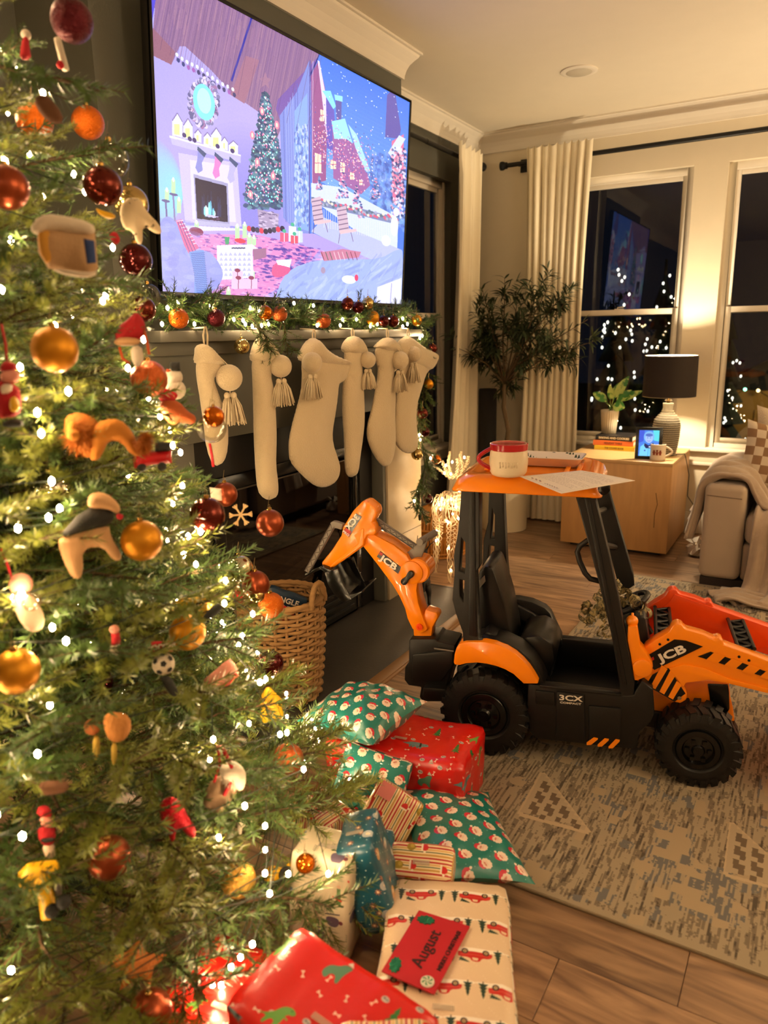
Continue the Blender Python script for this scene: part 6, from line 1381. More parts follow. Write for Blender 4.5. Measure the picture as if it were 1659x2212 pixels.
for k in range(6):
    mb = MB(); vs = []
    for j in range(5):
        r_ = .002+.0022*j; q = k*math.pi/3+j*.16; vs += [c+Vector((r_*math.cos(q), r_*math.sin(q), .0037)), c+Vector((r_*math.cos(q+.45), r_*math.sin(q+.45), .0037))]
    mb.add(vs, [(2*j, 2*j+1, 2*j+3, 2*j+2) for j in range(4)]); mb.build('mint_swirl', mat('mint_green', S(60, 140, 90), .4), t)
# ================================================================== WOVEN BASKET with gifts inside
bc = Vector((-1.715, 2.12, .012)); t = thing('woven_basket', 'tall woven seagrass basket with loop handles filled with wrapped gifts on the hearth', 'basket', bc)
M_sea = mat('seagrass', S(176, 134, 84), .8, var=.25, scale=20, bump=.6, bscale=120, stretch=(1, 1, 3))
rb = lambda z: .135+.035*math.sin(min(1, z/.40)*2.0)*.6+.012*z
nst = 24
for k in range(nst):
    q = 2*math.pi*k/nst; mb = MB(); mb.tube([bc+Vector(((rb(z))*math.cos(q), rb(z)*math.sin(q), z)) for z in (0, .1, .2, .3, .385)], .006, 5); mb.build('stake', M_sea, t)
for k in range(24):
    z = .010+k*.0165; mb = MB(); pts = []
    for j in range(nst*4): q = 2*math.pi*j/(nst*4); r_ = rb(z)+.0075*math.cos(q*nst/2+(math.pi if k % 2 else 0)); pts.append(bc+Vector((r_*math.cos(q), r_*math.sin(q), z+.002*math.sin(q*7+k))))
    mb.tube(pts, .0078, 5, closed=True); mb.build('weaver', M_sea, t, smooth='all')
mb = MB(); pts = [bc+Vector(((rb(.4)+.002)*math.cos(2*math.pi*j/60), (rb(.4)+.002)*math.sin(2*math.pi*j/60), .40+.003*(j % 2))) for j in range(60)]; mb.tube(pts, .011, 7, closed=True); mb.build('braided_rim', M_sea, t, smooth='all')
for s in (.15, .15+math.pi):
    d = Vector((math.cos(s), math.sin(s), 0)); e = Vector((-d.y, d.x, 0)); mb = MB()
    pts = [bc+d*(rb(.4)+.004)+e*(.055*math.cos(math.pi*k/16))+Vector((0, 0, .385+.085*math.sin(math.pi*k/16))) for k in range(17)]; mb.tube(pts, [.010+.0018*(k % 2) for k in range(17)], 7); mb.build('handle', M_sea, t, smooth='all')
mb = MB(); mb.lathe([(.125, .004), (.0001, .006)], c=bc); mb.build('base', M_sea, t)
nv = mat('wrap_navy', S(22, 50, 76), .5, var=.1, bump=.2)
o = gift('navy wrapped present with white lettering sticking out of the woven basket', (bc.x-.02, bc.y-.03, .255), (.15, .045, .19), (0, 22, 40), 'blue', .2, .006, .010, parts=False)[0]
o.data.materials[0] = nv
nM = WM[o.name]
for k, (w_, z) in enumerate((('JINGLE', .160), ('ANY', .130), ('WAY', .100))):
    text('lettering', w_, M_wt, .030, (0.0, -.026, z), (1, 0, 0), (0, 0, 1), o, local=True, bold=.0008)
gift('small glossy red wrapped present in the woven basket', (bc.x+.05, bc.y-.07, .345), (.11, .06, .06), (10, 10, 10), 'dino', .3, .006, .014, parts=False)
# ================================================================== STOCKINGS
M_fel = mat('stocking_knit', S(214, 194, 158), .95, var=.05, sheen=.5, bump=.8, bscale=220)
M_yarn = mat('tassel_yarn', S(222, 204, 172), .95, var=.08, bump=.5, bscale=300)
XS = -1.768
def spx(pts, x=XS): return [P(a, b, 'x', x) for a, b in pts]
def m6(x, y): return (340+x*.3858, 600+y*.3858)
stk = [
 ('plain stocking furthest left on the mantel, partly behind the tree', [(238, 372), (262, 372), (300, 410), (345, 470), (370, 500), (335, 555), (300, 556), (330, 640), (360, 720), (385, 810), (385, 960), (360, 1040), (320, 1060), (280, 960), (262, 800), (238, 640), (222, 540), (222, 490), (232, 440)], (270, 372), (268, 270), (402, 560, 74), (445, 720, 1), [(222, 500), (350, 520)]),
 ('slim edge-on stocking, second from the left on the mantel', [(570, 340), (590, 332), (630, 370), (655, 420), (668, 440), (640, 480), (620, 540), (640, 620), (650, 760), (655, 900), (650, 1050), (664, 1140), (664, 1210), (640, 1245), (600, 1240), (570, 1200), (558, 1100), (548, 900), (545, 750), (540, 560), (535, 480), (548, 400)], (588, 336), (586, 280), (690, 495, 63), (715, 650, 0), [(535, 485), (625, 520)]),
 ('broad face-on stocking with turned cuff in the middle of the mantel', [(850, 350), (875, 335), (900, 355), (930, 395), (980, 430), (1040, 455), (1080, 470), (1088, 495), (1060, 560), (1030, 590), (1012, 592), (1005, 680), (990, 780), (976, 860), (980, 930), (1005, 1000), (1022, 1060), (1012, 1120), (980, 1160), (930, 1176), (880, 1165), (830, 1125), (780, 1075), (745, 1030), (735, 980), (738, 900), (755, 820), (780, 730), (805, 640), (812, 560), (808, 480), (812, 420)], (875, 340), (876, 285), (866, 475, 58), (878, 615, 0), [(905, 520), (1015, 590)]),
 ('slim edge-on stocking, fourth from the left on the mantel', [(1080, 330), (1108, 325), (1135, 365), (1150, 410), (1155, 440), (1135, 470), (1140, 560), (1148, 680), (1150, 800), (1140, 900), (1125, 1000), (1115, 1090), (1095, 1118), (1065, 1112), (1055, 1060), (1052, 900), (1042, 780), (1040, 640), (1050, 520), (1052, 430), (1058, 370)], (1095, 328), (1092, 280), (1178, 460, 46), (1195, 590, 0), [(1052, 440), (1140, 470)]),
 ('half-turned stocking, fifth from the left on the mantel', [(1250, 360), (1285, 330), (1310, 345), (1345, 400), (1365, 430), (1340, 520), (1315, 530), (1330, 640), (1325, 760), (1330, 880), (1325, 980), (1300, 1050), (1270, 1060), (1235, 1030), (1200, 970), (1175, 900), (1175, 830), (1200, 740), (1220, 640), (1240, 520), (1225, 470), (1218, 400)], (1290, 335), (1286, 280), (1358, 462, 50), (1370, 580, 0), [(1225, 440), (1330, 510)]),
 ('half-turned stocking at the right end of the mantel', [(1370, 345), (1400, 325), (1430, 345), (1480, 385), (1530, 410), (1557, 425), (1545, 480), (1515, 525), (1498, 545), (1470, 640), (1445, 720), (1445, 820), (1455, 900), (1450, 960), (1420, 985), (1380, 980), (1340, 945), (1325, 890), (1330, 780), (1335, 680), (1350, 600), (1360, 480), (1350, 380)], (1405, 330), (1403, 280), (1435, 428, 44), (1440, 530, 0), [(1470, 520), (1515, 540)]),
]
for i, (lb_, pts, top, hook, pom, tas, cuff) in enumerate(stk):
    X = XS-.004*(i == 4)*0+(.0 if i != 5 else -.012)+(.01 if i == 4 else 0)
    q = [P(*m6(*p), 'x', X) for p in pts]; c0 = P(*m6(*hook), 'x', X); t = thing('christmas_stocking', 'cream felt stocking with pompom: '+lb_, 'stocking', c0, 0, 'cream stockings on the mantel')
    t['label'] = 'cream pompom stocking, '+lb_
    o = Vector((X, c0.y, c0.z)); a, b = Vector((0, 1, 0)), Vector((0, 0, 1)); th = .030 if i not in (1, 3) else .034
    th = min(th, .038); ol = smoothpoly([(v.y-o.y, v.z-o.z) for v in q], 1)
    pf = puff(ol, o, a, b, th, .009, back=.8); pf.build('stocking_body', M_fel, t, smooth='all')
    zc = P(*m6(*cuff[0]), 'x', X).z; zt = P(*m6(*top), 'x', X).z
    cq = [v for v in q if v.z > zc-.015]; ctr = Vector((X, sum(v.y for v in cq)/len(cq), sum(v.z for v in cq)/len(cq)))
    cl = [((v.y-ctr.y)*1.05+ctr.y-o.y, (v.z-ctr.z)*1.03+ctr.z-o.z) for v in cq]; pf = puff(smoothpoly(cl, 1), o, a, b, th+.014, .009, back=.9); pf.build('turned_cuff', M_fel, t, smooth='all')
    mb = MB(); tp_ = P(*m6(*top), 'x', X+.0); hk = P(*m6(*hook), 'x', X)
    for s in (-1, 1): mb.tube([tp_+Vector((.0, s*.006, -.02)), tp_.lerp(hk, .5)+Vector((0, s*.010, 0)), hk+Vector((0, s*.003, -.004)), Vector((MX-.02, hk.y, 1.407))], .0032, 6)
    mb.build('hanging_loop', M_yarn, t, smooth='all')
    pc_ = P(*m6(pom[0], pom[1]), 'x', X+.045); pr = pom[2]*.3858/FPX*((pc_-CAM).dot(c_f)); mb = MB(); mb.ball(pc_, pr, 24); mb.build('pompom', M_fel, t, smooth='all')
    mb = MB(); mb.tube([tp_+Vector((.02, .0, -.01)), pc_+Vector((0, 0, pr*.9))], .0018, 5); mb.tube([pc_-Vector((0, 0, pr*.8)), pc_-Vector((0, 0, pr*1.45))], .0018, 5); mb.build('string', M_yarn, t)
    for s in ((-1, 1) if True else (0,)):
        tc_ = pc_+Vector((.004*s, s*pr*.28, -pr*1.38)); mb = MB(); L = pr*2.2
        for k in range(34):
            qa = rng.uniform(0, 6.28); rr = math.sqrt(rng.random())*pr*.62; e = tc_+Vector((rr*math.cos(qa), rr*math.sin(qa)+s*pr*.35, -L*rng.uniform(.85, 1.02))); mb.tube([tc_+Vector((rr*.2*math.cos(qa), rr*.2*math.sin(qa), 0)), tc_.lerp(e, .35)+Vector((rr*.35*math.cos(qa), rr*.35*math.sin(qa), 0)), e], [.0022, .0030, .0024], 4)
        o_ = mb.build('tassel', M_yarn, t, smooth='all'); mb = MB(); mb.ball(tc_+Vector((0, 0, .002)), (pr*.24, pr*.24, pr*.28), 10); mb.build('knot', M_yarn, o_, smooth='all')
# ================================================================== GREENERY: shared sprigs
def needles(mb, a, b, n, L, wd, spread=.8, n2=0):
    ax = (b-a).normalized(); f1, f2 = frame(ax)
    for k in range(n):
        u = (k+rng.random())/n; q = rng.uniform(0, 6.283); d = (ax*(.55+.3*rng.random())+(f1*math.cos(q)+f2*math.sin(q))*spread).normalized(); p = a.lerp(b, u); l = L*rng.uniform(.75, 1.1); s_ = d.cross(ax).normalized()*wd
        o = len(mb.v); e = p+d*l-Vector((0, 0, .002)); mid_ = p+d*l*.5; mb.v += [tuple(p-s_*.5), tuple(p+s_*.5), tuple(mid_+s_*.6), tuple(e), tuple(mid_-s_*.6)]; mb.face((o, o+1, o+2, o+4)); mb.face((o+4, o+2, o+3))
def sprig_mesh(L, nt, nn, nl, wd, droop=.0, flat=.6, tipl=.14):
    mb = MB(); st = [Vector((L*k/5, .02*math.sin(k*1.3+rng.random()), -droop*L*(k/5)**2)) for k in range(6)]
    mb.m = 1; mb.tube(st, [.0035]*5+[.0012], 4); mb.m = 0
    for k in range(5): needles(mb, st[k], st[k+1], int(nn*.9), nl, wd)
    for k in range(nt):
        u = .25+.72*(k/nt); x = u*5; j = min(4, int(x)); p = st[j].lerp(st[j+1], x-j); s = 1 if k % 2 else -1; an = rng.uniform(.5, .95); d = Vector((math.cos(an), s*math.sin(an)*(flat+.4*rng.random()), rng.uniform(-.35, .45))).normalized(); l = tipl*(1.15-.5*u)*rng.uniform(.8, 1.15); e = p+d*l
        mb.m = 1; mb.tube([p, e], [.002, .001], 3, caps=False); mb.m = 0; needles(mb, p, e, int(nn*l/.12), nl, wd)
    return mb
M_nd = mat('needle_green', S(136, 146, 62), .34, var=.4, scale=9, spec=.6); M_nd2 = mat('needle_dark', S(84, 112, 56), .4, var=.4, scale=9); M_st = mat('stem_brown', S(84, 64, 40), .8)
M_bulb = mat('bulb_warm', (1, .78, .45, 1), .4, emit=420, ecol=(1, .68, .36, 1))
M_bulbg = mat('bulb_warm_garland', (1, .78, .45, 1), .4, emit=230, ecol=(1, .68, .36, 1))
M_wire = mat('wire_green', S(30, 44, 26), .6)
_b = bmesh.new(); bmesh.ops.create_icosphere(_b, subdivisions=1, radius=1); bulb_me = bpy.data.meshes.new('bulb'); _b.to_mesh(bulb_me); _b.free(); bulb_me.materials.append(M_bulb)
bulb_mg = bulb_me.copy(); bulb_mg.materials.clear(); bulb_mg.materials.append(M_bulbg)
def bulb(parent, p, r=.0034, me=None):
    o = bpy.data.objects.new('bulb', me or bulb_me); COL.objects.link(o); o.parent = parent; o.matrix_basis = wm(parent).inverted() @ Matrix.Translation(p) @ Matrix.Diagonal((r, r, r*1.5, 1)); return o
gs = []
def sprig_obj(name, mb, parent): return mb.build(name, [M_nd2, M_st], parent, local=True)
# mantel garland
t = thing('mantel_garland', 'green fir garland with lights along the mantel, trailing down its right end', 'garland', (-1.85, 2.65, 1.405))
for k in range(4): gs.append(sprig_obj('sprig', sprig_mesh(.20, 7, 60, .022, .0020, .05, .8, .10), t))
gi = wm(t).inverted(); ng = 0
def place_sprig(p, d, sc=1.0, roll=None):
    global ng
    a, b = frame(d.normalized()); r_ = rng.uniform(0, 6.28) if roll is None else roll; a2 = a*math.cos(r_)+b*math.sin(r_); M = Matrix((d.normalized(), a2, d.normalized().cross(a2))).transposed().to_4x4(); M.translation = p
    o = gs[ng] if ng < 4 else gs[ng % 4].copy()
    if ng >= 4: COL.objects.link(o)
    o.matrix_basis = gi @ M @ Matrix.Scale(sc, 4); ng += 1
spine = [Vector((-1.870, 1.74+.1*k, 1.440+.012*math.sin(k*1.7))) for k in range(18)]+[Vector((-1.835, 3.53, 1.425))]
down = [Vector((-1.80, 3.57, 1.40)), P(905, 740, 'x', -1.82), P(912, 800, 'x', -1.82), P(905, 860, 'x', -1.82), P(905, 915, 'x', -1.82), P(912, 960, 'x', -1.82), P(918, 1010, 'x', -1.80), P(905, 1060, 'x', -1.80), P(897, 1085, 'x', -1.80)]
for k in range(len(spine)-1):
    for j in range(5):
        p = spine[k].lerp(spine[k+1], rng.random()); place_sprig(p+Vector((0, 0, .005)), Vector((rng.uniform(-.2, .55), rng.choice((-1, 1))*rng.uniform(.5, 1), rng.uniform(-.12, .38))), rng.uniform(.7, .95))
for k in range(len(down)-1):
    for j in range(5): p = down[k].lerp(down[k+1], rng.random()); d = (down[k+1]-down[k]).normalized()+Vector((rng.uniform(-.1, .7), rng.uniform(-.7, .7), rng.uniform(-.3, .3))); place_sprig(p, d, rng.uniform(.45, .7))
for px in (540, 555, 600): place_sprig(P(px, 690, 'x', -1.80), Vector((.4, rng.uniform(-.4, .4), -.5)), .8)
mb = MB(); mb.tube(spine+down, .004, 5); mb.build('garland_wire', M_wire, t)
gl = thing('garland_lights', 'warm white string lights wound through the mantel garland', 'string lights', (-1.84, 2.65, 1.42))
gb = [(362, 665), (385, 652), (455, 660), (540, 665), (560, 672), (530, 700), (545, 705), (565, 703), (580, 700), (525, 692), (635, 655), (677, 660), (612, 690), (685, 703), (740, 690), (770, 690), (800, 705), (815, 700), (842, 690), (870, 688), (880, 700), (900, 692), (907, 730), (912, 725), (905, 940), (908, 950), (890, 905), (895, 1082), (930, 990), (903, 1060), (870, 705), (735, 703), (505, 690), (350, 700), (420, 700)]
for x, y in gb: bulb(gl, P(x, y, 'x', -1.80+rng.uniform(-.01, .01)), .0056, bulb_mg)
mb = MB(); mb.tube([P(x, y-2, 'x', -1.83) for x, y in sorted(gb[:20])], .0012, 4); mb.build('light_wire', M_wire, gl)
mb = MB(); mb.tube([P(896, 1082, 'x', -1.80), P(906, 1100, 'x', -1.80), P(908, 1112, 'x', -1.80)], .0015, 4); mb.lathe([(.001, 0), (.007, .005), (.009, .03), (.006, .035)], n=10, c=P(907, 1125, 'x', -1.80)); mb.build('plug', M_wire, gl)
# ================================================================== BAUBLES
BM = dict(gold=mat('bauble_gold', S(206, 140, 30), .30, .85, .05), goldm=mat('bauble_gold_matte', S(202, 136, 26), .42, .7, .06), copper=mat('bauble_copper_matte', S(150, 70, 40), .30, .8), brown=mat('bauble_brown', S(96, 34, 22), .16, .75, .05), dark=mat('bauble_dark_red', S(70, 16, 16), .10, .7, .05), silver=mat('bauble_silver', S(206, 196, 170), .06, 1, .03), champagne=mat('bauble_champagne', S(196, 170, 110), .16, .95),
  gcop=glitter('bauble_glitter_copper', S(196, 96, 44)), gor=glitter('bauble_glitter_orange', S(220, 110, 24)), ggold=glitter('bauble_glitter_gold', S(206, 156, 70)), gdark=glitter('bauble_glitter_burgundy', S(92, 24, 34)), amber=mat('bauble_amber', S(200, 104, 20), .06, .8), red=glitter('bauble_glitter_red', S(190, 20, 40)))
BM['clear'] = glass('bauble_clear', (.95, .94, .90, 1), .55); M_cap = mat('cap_gold', S(190, 150, 80), .25, 1); M_hook = mat('hook_wire', S(150, 130, 90), .3, 1)
BNAME = dict(gold='shiny gold', goldm='matte gold', copper='matte copper', brown='glossy brown', dark='dark red glossy', silver='mirrored silver', champagne='champagne metallic', gcop='copper glitter', gor='orange glitter', ggold='gold glitter', gdark='burgundy glitter', amber='shiny amber', clear='clear glass', red='small red glitter')
def bauble(label, c, r, kind, group, squash=1.0):
    t = thing('bauble', label, 'ornament', c-Vector((0, 0, r)), 0, group); mb = MB(); mb.ball(c, (r, r, r*squash), 28); mb.build('globe', BM[kind], t, smooth='all')
    mb = MB(); mb.lathe([(r*.16, -.002), (r*.16, r*.16), (r*.12, r*.20), (.0001, r*.21)], n=14, c=c+Vector((0, 0, r*squash*.96))); mb.build('cap', M_cap, t, smooth=True)
    top = c+Vector((0, 0, r*squash*1.16)); mb = MB(); mb.tube([top+Vector((0, .004*math.cos(q), .004+.004*math.sin(q))) for q in [-1.5+k*.6 for k in range(9)]]+[top+Vector((0, .003, .03))], .0008, 4); mb.build('hook', M_hook, t); return t
# garland baubles: px, py, diameter px, kind, where
for px, py, dpx, kd, wh in [(386, 688, 43, 'gor', 'first from the left on the mantel garland'), (467, 687, 38, 'gdark', 'second from the left on the mantel garland'), (522, 748, 34, 'champagne', 'hanging below the mantel edge beside the second stocking'), (573, 676, 32, 'amber', 'left of the copper pair above the third stocking'), (604, 678, 34, 'gcop', 'above the gap between second and third stockings'), (699, 693, 32, 'gcop', 'above the face-on stocking'),
    (751, 656, 27, 'brown', 'highest on the mantel garland under the screen'), (774, 664, 26, 'dark', 'in the cluster under the screen corner'), (795, 655, 26, 'champagne', 'topmost in the cluster under the screen corner'), (804, 686, 31, 'goldm', 'in the middle of the right garland cluster'), (829, 694, 25, 'dark', 'left one of the dark pair on the right garland'), (849, 694, 26, 'brown', 'right one of the dark pair on the right garland'), (900, 692, 24, 'gold', 'at the right end of the mantel shelf'),
    (935, 753, 20, 'brown', 'beside the cuff of the rightmost stocking'), (926, 830, 22, 'gold', 'hanging garland, below the rightmost cuff'), (913, 893, 24, 'brown', 'hanging garland, level with the rightmost heel'), (918, 933, 22, 'dark', 'hanging garland above the window sill'), (901, 981, 26, 'champagne', 'hanging garland beside the rightmost toe'), (942, 992, 22, 'amber', 'hanging garland beside the lit antlers'), (924, 1077, 22, 'dark', 'lowest end of the hanging garland')]:
    X = -1.79 if py < 720 else -1.775; 
    if kd == 'champagne' and py > 740 and px < 600: X = -1.80
    c = P(px, py, 'x', X); r = dpx/2/FPX*(c-CAM).dot(c_f); bauble('%s bauble, %s' % (BNAME[kd], wh), c, r, kd, 'baubles on the mantel garland')
# ================================================================== LIT REINDEER, WICKER CHEST, BLACK FIGURINE
M_rat = mat('rattan_white', S(232, 206, 166), .6, var=.1)
def dz(px, py, y): return P(px, py, 'y', y)
t = thing('lit_reindeer', 'white wire reindeer wrapped in warm string lights beside the fireplace', 'reindeer', (-1.72, 3.70, 0)); YD = 3.72
def limb(name, pts, rad, loops, n=6, m=None):
    """wound wire around a skeleton line"""
    L = []
    for i in range(len(pts)-1):
        for k in range(loops): L.append((pts[i].lerp(pts[i+1], k/loops), rad[i]+(rad[i+1]-rad[i])*k/loops))
    L.append((pts[-1], rad[-1])); mb = MB()
    for ph in (0, 2.1, 4.2):
        W = [p+Vector((math.cos(i*.9+ph)*r, math.sin(i*.9+ph)*r, 0) if abs((pts[-1]-pts[0]).normalized().z) > .6 else (0 if abs(i) < 0 else math.sin(i*.31)*r*.3, math.cos(i*.9+ph)*r, math.sin(i*.9+ph)*r)) for i, (p, r) in enumerate(L)]; mb.tube(W, .0022, 4)
    mb.tube(pts, .004, 5); return mb.build(name, m or M_rat, t)
body = [dz(945, 1112, YD), dz(965, 1085, YD), dz(990, 1090, YD), dz(1008, 1100, YD)]
limb('body', [dz(940, 1100, YD), dz(955, 1098, YD), dz(975, 1100, YD), dz(1000, 1105, YD)], [.035, .085, .085, .06], 16)
limb('body', [dz(944, 1086, YD), dz(965, 1078, YD+.03), dz(990, 1084, YD), dz(1002, 1090, YD)], [.03, .05, .05, .04], 14)
for a, b, c_, dy in (((943, 1120), (942, 1160), (940, 1240), .06), ((948, 1120), (950, 1150), (943, 1215), -.03), ((975, 1130), (972, 1180), (972, 1272), -.06), ((990, 1130), (986, 1180), (984, 1262), .05)):
    limb('leg', [dz(*a, YD+dy), dz(*b, YD+dy), P(c_[0], c_[1], 'y', YD+dy)], [.028, .018, .010], 12)
limb('neck', [dz(990, 1095, YD), dz(994, 1060, YD), dz(1000, 1030, YD)], [.05, .035, .03], 10); limb('head', [dz(1000, 1035, YD), dz(1012, 1020, YD), dz(1030, 1028, YD)], [.03, .035, .018], 8)
for pts in ([(996, 1028), (970, 1032), (950, 1015), (936, 1005)], [(985, 1032), (972, 1020), (968, 1000), (972, 975)], [(970, 1030), (962, 1015), (955, 995)], [(996, 1028), (1000, 1010), (994, 985), (997, 975)], [(1000, 1018), (1010, 1000), (1012, 985)], [(985, 1030), (990, 1010), (988, 990)]):
    limb('antler', [dz(x, y, YD) for x, y in pts], [.010, .010, .008, .005][:len(pts)], 7)
rl = [(963, 1005), (977, 998), (1003, 988), (960, 1022), (974, 1024), (992, 1060), (942, 1148), (955, 1077), (975, 1078), (985, 1095), (952, 1100), (968, 1128), (970, 1184), (974, 1232), (942, 1168), (960, 1088), (990, 1120), (978, 1110), (1000, 1078), (948, 1090)]
for x, y in rl: bulb(t, dz(x, y, YD-.06), .0050, bulb_mg)
cw = P(955, 1215, 'z', 0); cw = Vector((-2.05, 4.18, 0)); t = thing('wicker_chest', 'round honey-coloured wicker basket with domed lid behind the lit reindeer', 'basket', cw); M_wick = mat('wicker_honey', S(206, 138, 62), .6, var=.25, scale=20)
mb = MB()
def wick(mb, prof, n=54, c=cw):
    for k in range(n):
        q = 2*math.pi*k/n; mb.tube([c+Vector((r*math.cos(q), r*math.sin(q), z)) for r, z in prof], .006, 4, caps=False)
wick(mb, [(.165, .0), (.185, .10), (.19, .17)]); mb.lathe([(.16, 0), (.18, .10), (.185, .17), (.18, .175), (.0001, .175)], n=40, c=cw)
for k in range(8):
    if k in (0, 1, 6, 7): mb.tube([cw+Vector(((.17+.02*k/8+.005)*math.cos(q), (.17+.02*k/8+.005)*math.sin(q), .01+k*.022)) for q in [2*math.pi*j/48 for j in range(48)]], .006, 5, closed=True)
mb.build('wicker_body', M_wick, t); mb = MB(); wick(mb, [(.195, .18), (.185, .23), (.14, .28), (.07, .305)]); mb.lathe([(.19, .178), (.18, .23), (.135, .278), (.06, .302), (.0001, .305)], n=40, c=cw)
mb.tube([cw+Vector((.198*math.cos(q), .198*math.sin(q), .183)) for q in [2*math.pi*j/48 for j in range(48)]], .008, 6, closed=True); ld = mb.build('domed_lid', M_wick, t)
mb = MB(); mb.tube([cw+Vector((.05*math.cos(q), 0, .30+.03*math.sin(q))) for q in [math.pi*k/10 for k in range(11)]], .008, 6); mb.build('lid_handle', M_wick, ld)
# black horse figurine on the hearth (seen from behind)
hc = Vector((-1.655, 3.20, .007)); t = thing('black_deer_figurine', 'small matte black deer figurine standing on the hearth by the lit reindeer', 'figurine', hc); M_fb = mat('figurine_black', S(24, 22, 21), .5)
def skinbody(name, verts, edges, rad, m, parent, local=False, sub=2):
    me = bpy.data.meshes.new(name); T = wm(parent).inverted() if parent and not local else Matrix.Identity(4); me.from_pydata([tuple(T @ Vector(v)) for v in verts], edges, []); me.materials.append(m)
    o = bpy.data.objects.new(name, me); COL.objects.link(o)
    if parent: o.parent = parent
    md = o.modifiers.new('skin', 'SKIN'); md.use_smooth_shade = True; md2 = o.modifiers.new('sub', 'SUBSURF'); md2.levels = md2.render_levels = sub
    for i, r in enumerate(rad): me.skin_vertices[0].data[i].radius = (r, r)
    me.skin_vertices[0].data[0].use_root = True; WM[o.name] = wm(parent) if parent else Matrix.Identity(4); return o
me_dummy = None
def quadruped(name, c, L, hgt, face, m, parent, neck=.5, thick=1.0, up=.0, leg=1.0, tail=True, sub=2, headr=1.0):
    """L body length, hgt shoulder height, face = heading angle; one continuous surface: deep chest, tucked belly, hocked hind legs"""
    f = Vector((math.cos(face), math.sin(face), 0)); s = Vector((-f.y, f.x, 0)); z = Vector((0, 0, 1)); c = Vector(c); th = hgt*.16*thick
    def q(a, b, h): return c+f*a*L+s*b*th*1.1+z*h*hgt
    V = [q(0, 0, .80), q(.28, 0, .82), q(.48, 0, .84), q(-.25, 0, .82), q(-.45, 0, .84)]; Rr = [th*.85, th*1.05, th*.95, th*.85, th*.85]; E = [(0, 1), (1, 2), (0, 3), (3, 4)]
    hd = [q(.58, 0, .98+up*.4), q(.62+.08*neck, 0, 1.12+neck*.35+up), q(.72+.1*neck, 0, 1.14+neck*.35+up), q(.92+.1*neck, 0, 1.04+neck*.3+up)]; i0 = len(V); V += hd; Rr += [th*.7*headr, th*.62*headr, th*.6*headr, th*.33*headr]; E += [(2, i0), (i0, i0+1), (i0+1, i0+2), (i0+2, i0+3)]
    for sg in (-1, 1):
        i = len(V); V += [q(.40, sg*.75, .60), q(.37, sg*.8, .32), q(.38, sg*.8, .04), q(.43, sg*.8, .02)]; Rr += [th*.5, th*.28, th*.22, th*.2]; E += [(1, i), (i, i+1), (i+1, i+2), (i+2, i+3)]
        i = len(V); V += [q(-.38, sg*.75, .60), q(-.34, sg*.8, .46), q(-.50, sg*.8, .28), q(-.46, sg*.8, .04), q(-.40, sg*.8, .02)]; Rr += [th*.6, th*.40, th*.24, th*.2, th*.2]; E += [(3, i), (i, i+1), (i+1, i+2), (i+2, i+3), (i+3, i+4)]
        i = len(V); V += [hd[1]+s*sg*th*.6+z*th*.5, hd[1]+s*sg*th*1.0+z*th*1.1]; Rr += [th*.18, th*.1]; E += [(i0+1, i), (i, i+1)]
    if tail: i = len(V); V += [q(-.56, 0, .86), q(-.64, 0, .62)]; Rr += [th*.25, th*.14]; E += [(4, i), (i, i+1)]
    o = skinbody(name, V, E, Rr, m, parent, sub=sub); return o, hd, s, th, f
o, hd, s_, th_, f_ = quadruped('body', hc, .15, .20, math.pi/2+.5, M_fb, t, neck=.7, thick=.9)
mb = MB()
for sg in (-1, 1):
    b0 = hd[1]+s_*sg*.008; mb.tube([b0, b0+s_*sg*.025+Vector((0, 0, .04)), b0+s_*sg*.02+Vector((0, 0, .09))], [.004, .003, .0015], 5); mb.tube([b0+s_*sg*.025+Vector((0, 0, .04)), b0+s_*sg*.05+Vector((0, 0, .06))], [.003, .0015], 5)
mb.build('antlers', M_fb, t)
# ================================================================== CHRISTMAS TREE
TC = Vector((-1.50, .93, 0)); TH = 2.52
def trad(z): return max(.02, .15+(2.0-z)*.325+max(0, .5-z)*.22) if z < 2.0 else .15*(TH-z)/(TH-2.0)
t = thing('christmas_tree', 'tall artificial Christmas tree filling the left side, loaded with lights and ornaments', 'tree', TC)
mb = MB(); mb.tube([TC, TC+Vector((0, 0, 1.3)), TC+Vector((0, 0, TH-.05))], [.022, .018, .006], 10); mb.build('trunk_pole', M_wire, t)
for k in range(4): q = k*math.pi/2+.3; mb = MB(); mb.tube([TC+Vector((0, 0, .12)), TC+Vector((.32*math.cos(q), .32*math.sin(q), .012))], .012, 8); mb.build('stand_leg', M_wire, t)
bvar = []
for k in range(7):
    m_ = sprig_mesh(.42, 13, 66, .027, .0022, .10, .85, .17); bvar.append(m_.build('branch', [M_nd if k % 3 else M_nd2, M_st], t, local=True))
it = wm(t).inverted(); nb = 0; NB = 300
zs = []
for k in range(NB):
    u = (k+.5)/NB; zs.append(.08+(TH-.30)*(.72*(1-math.sqrt(1-u))+.28*u))
camdir = math.atan2(-TC.y, -TC.x)
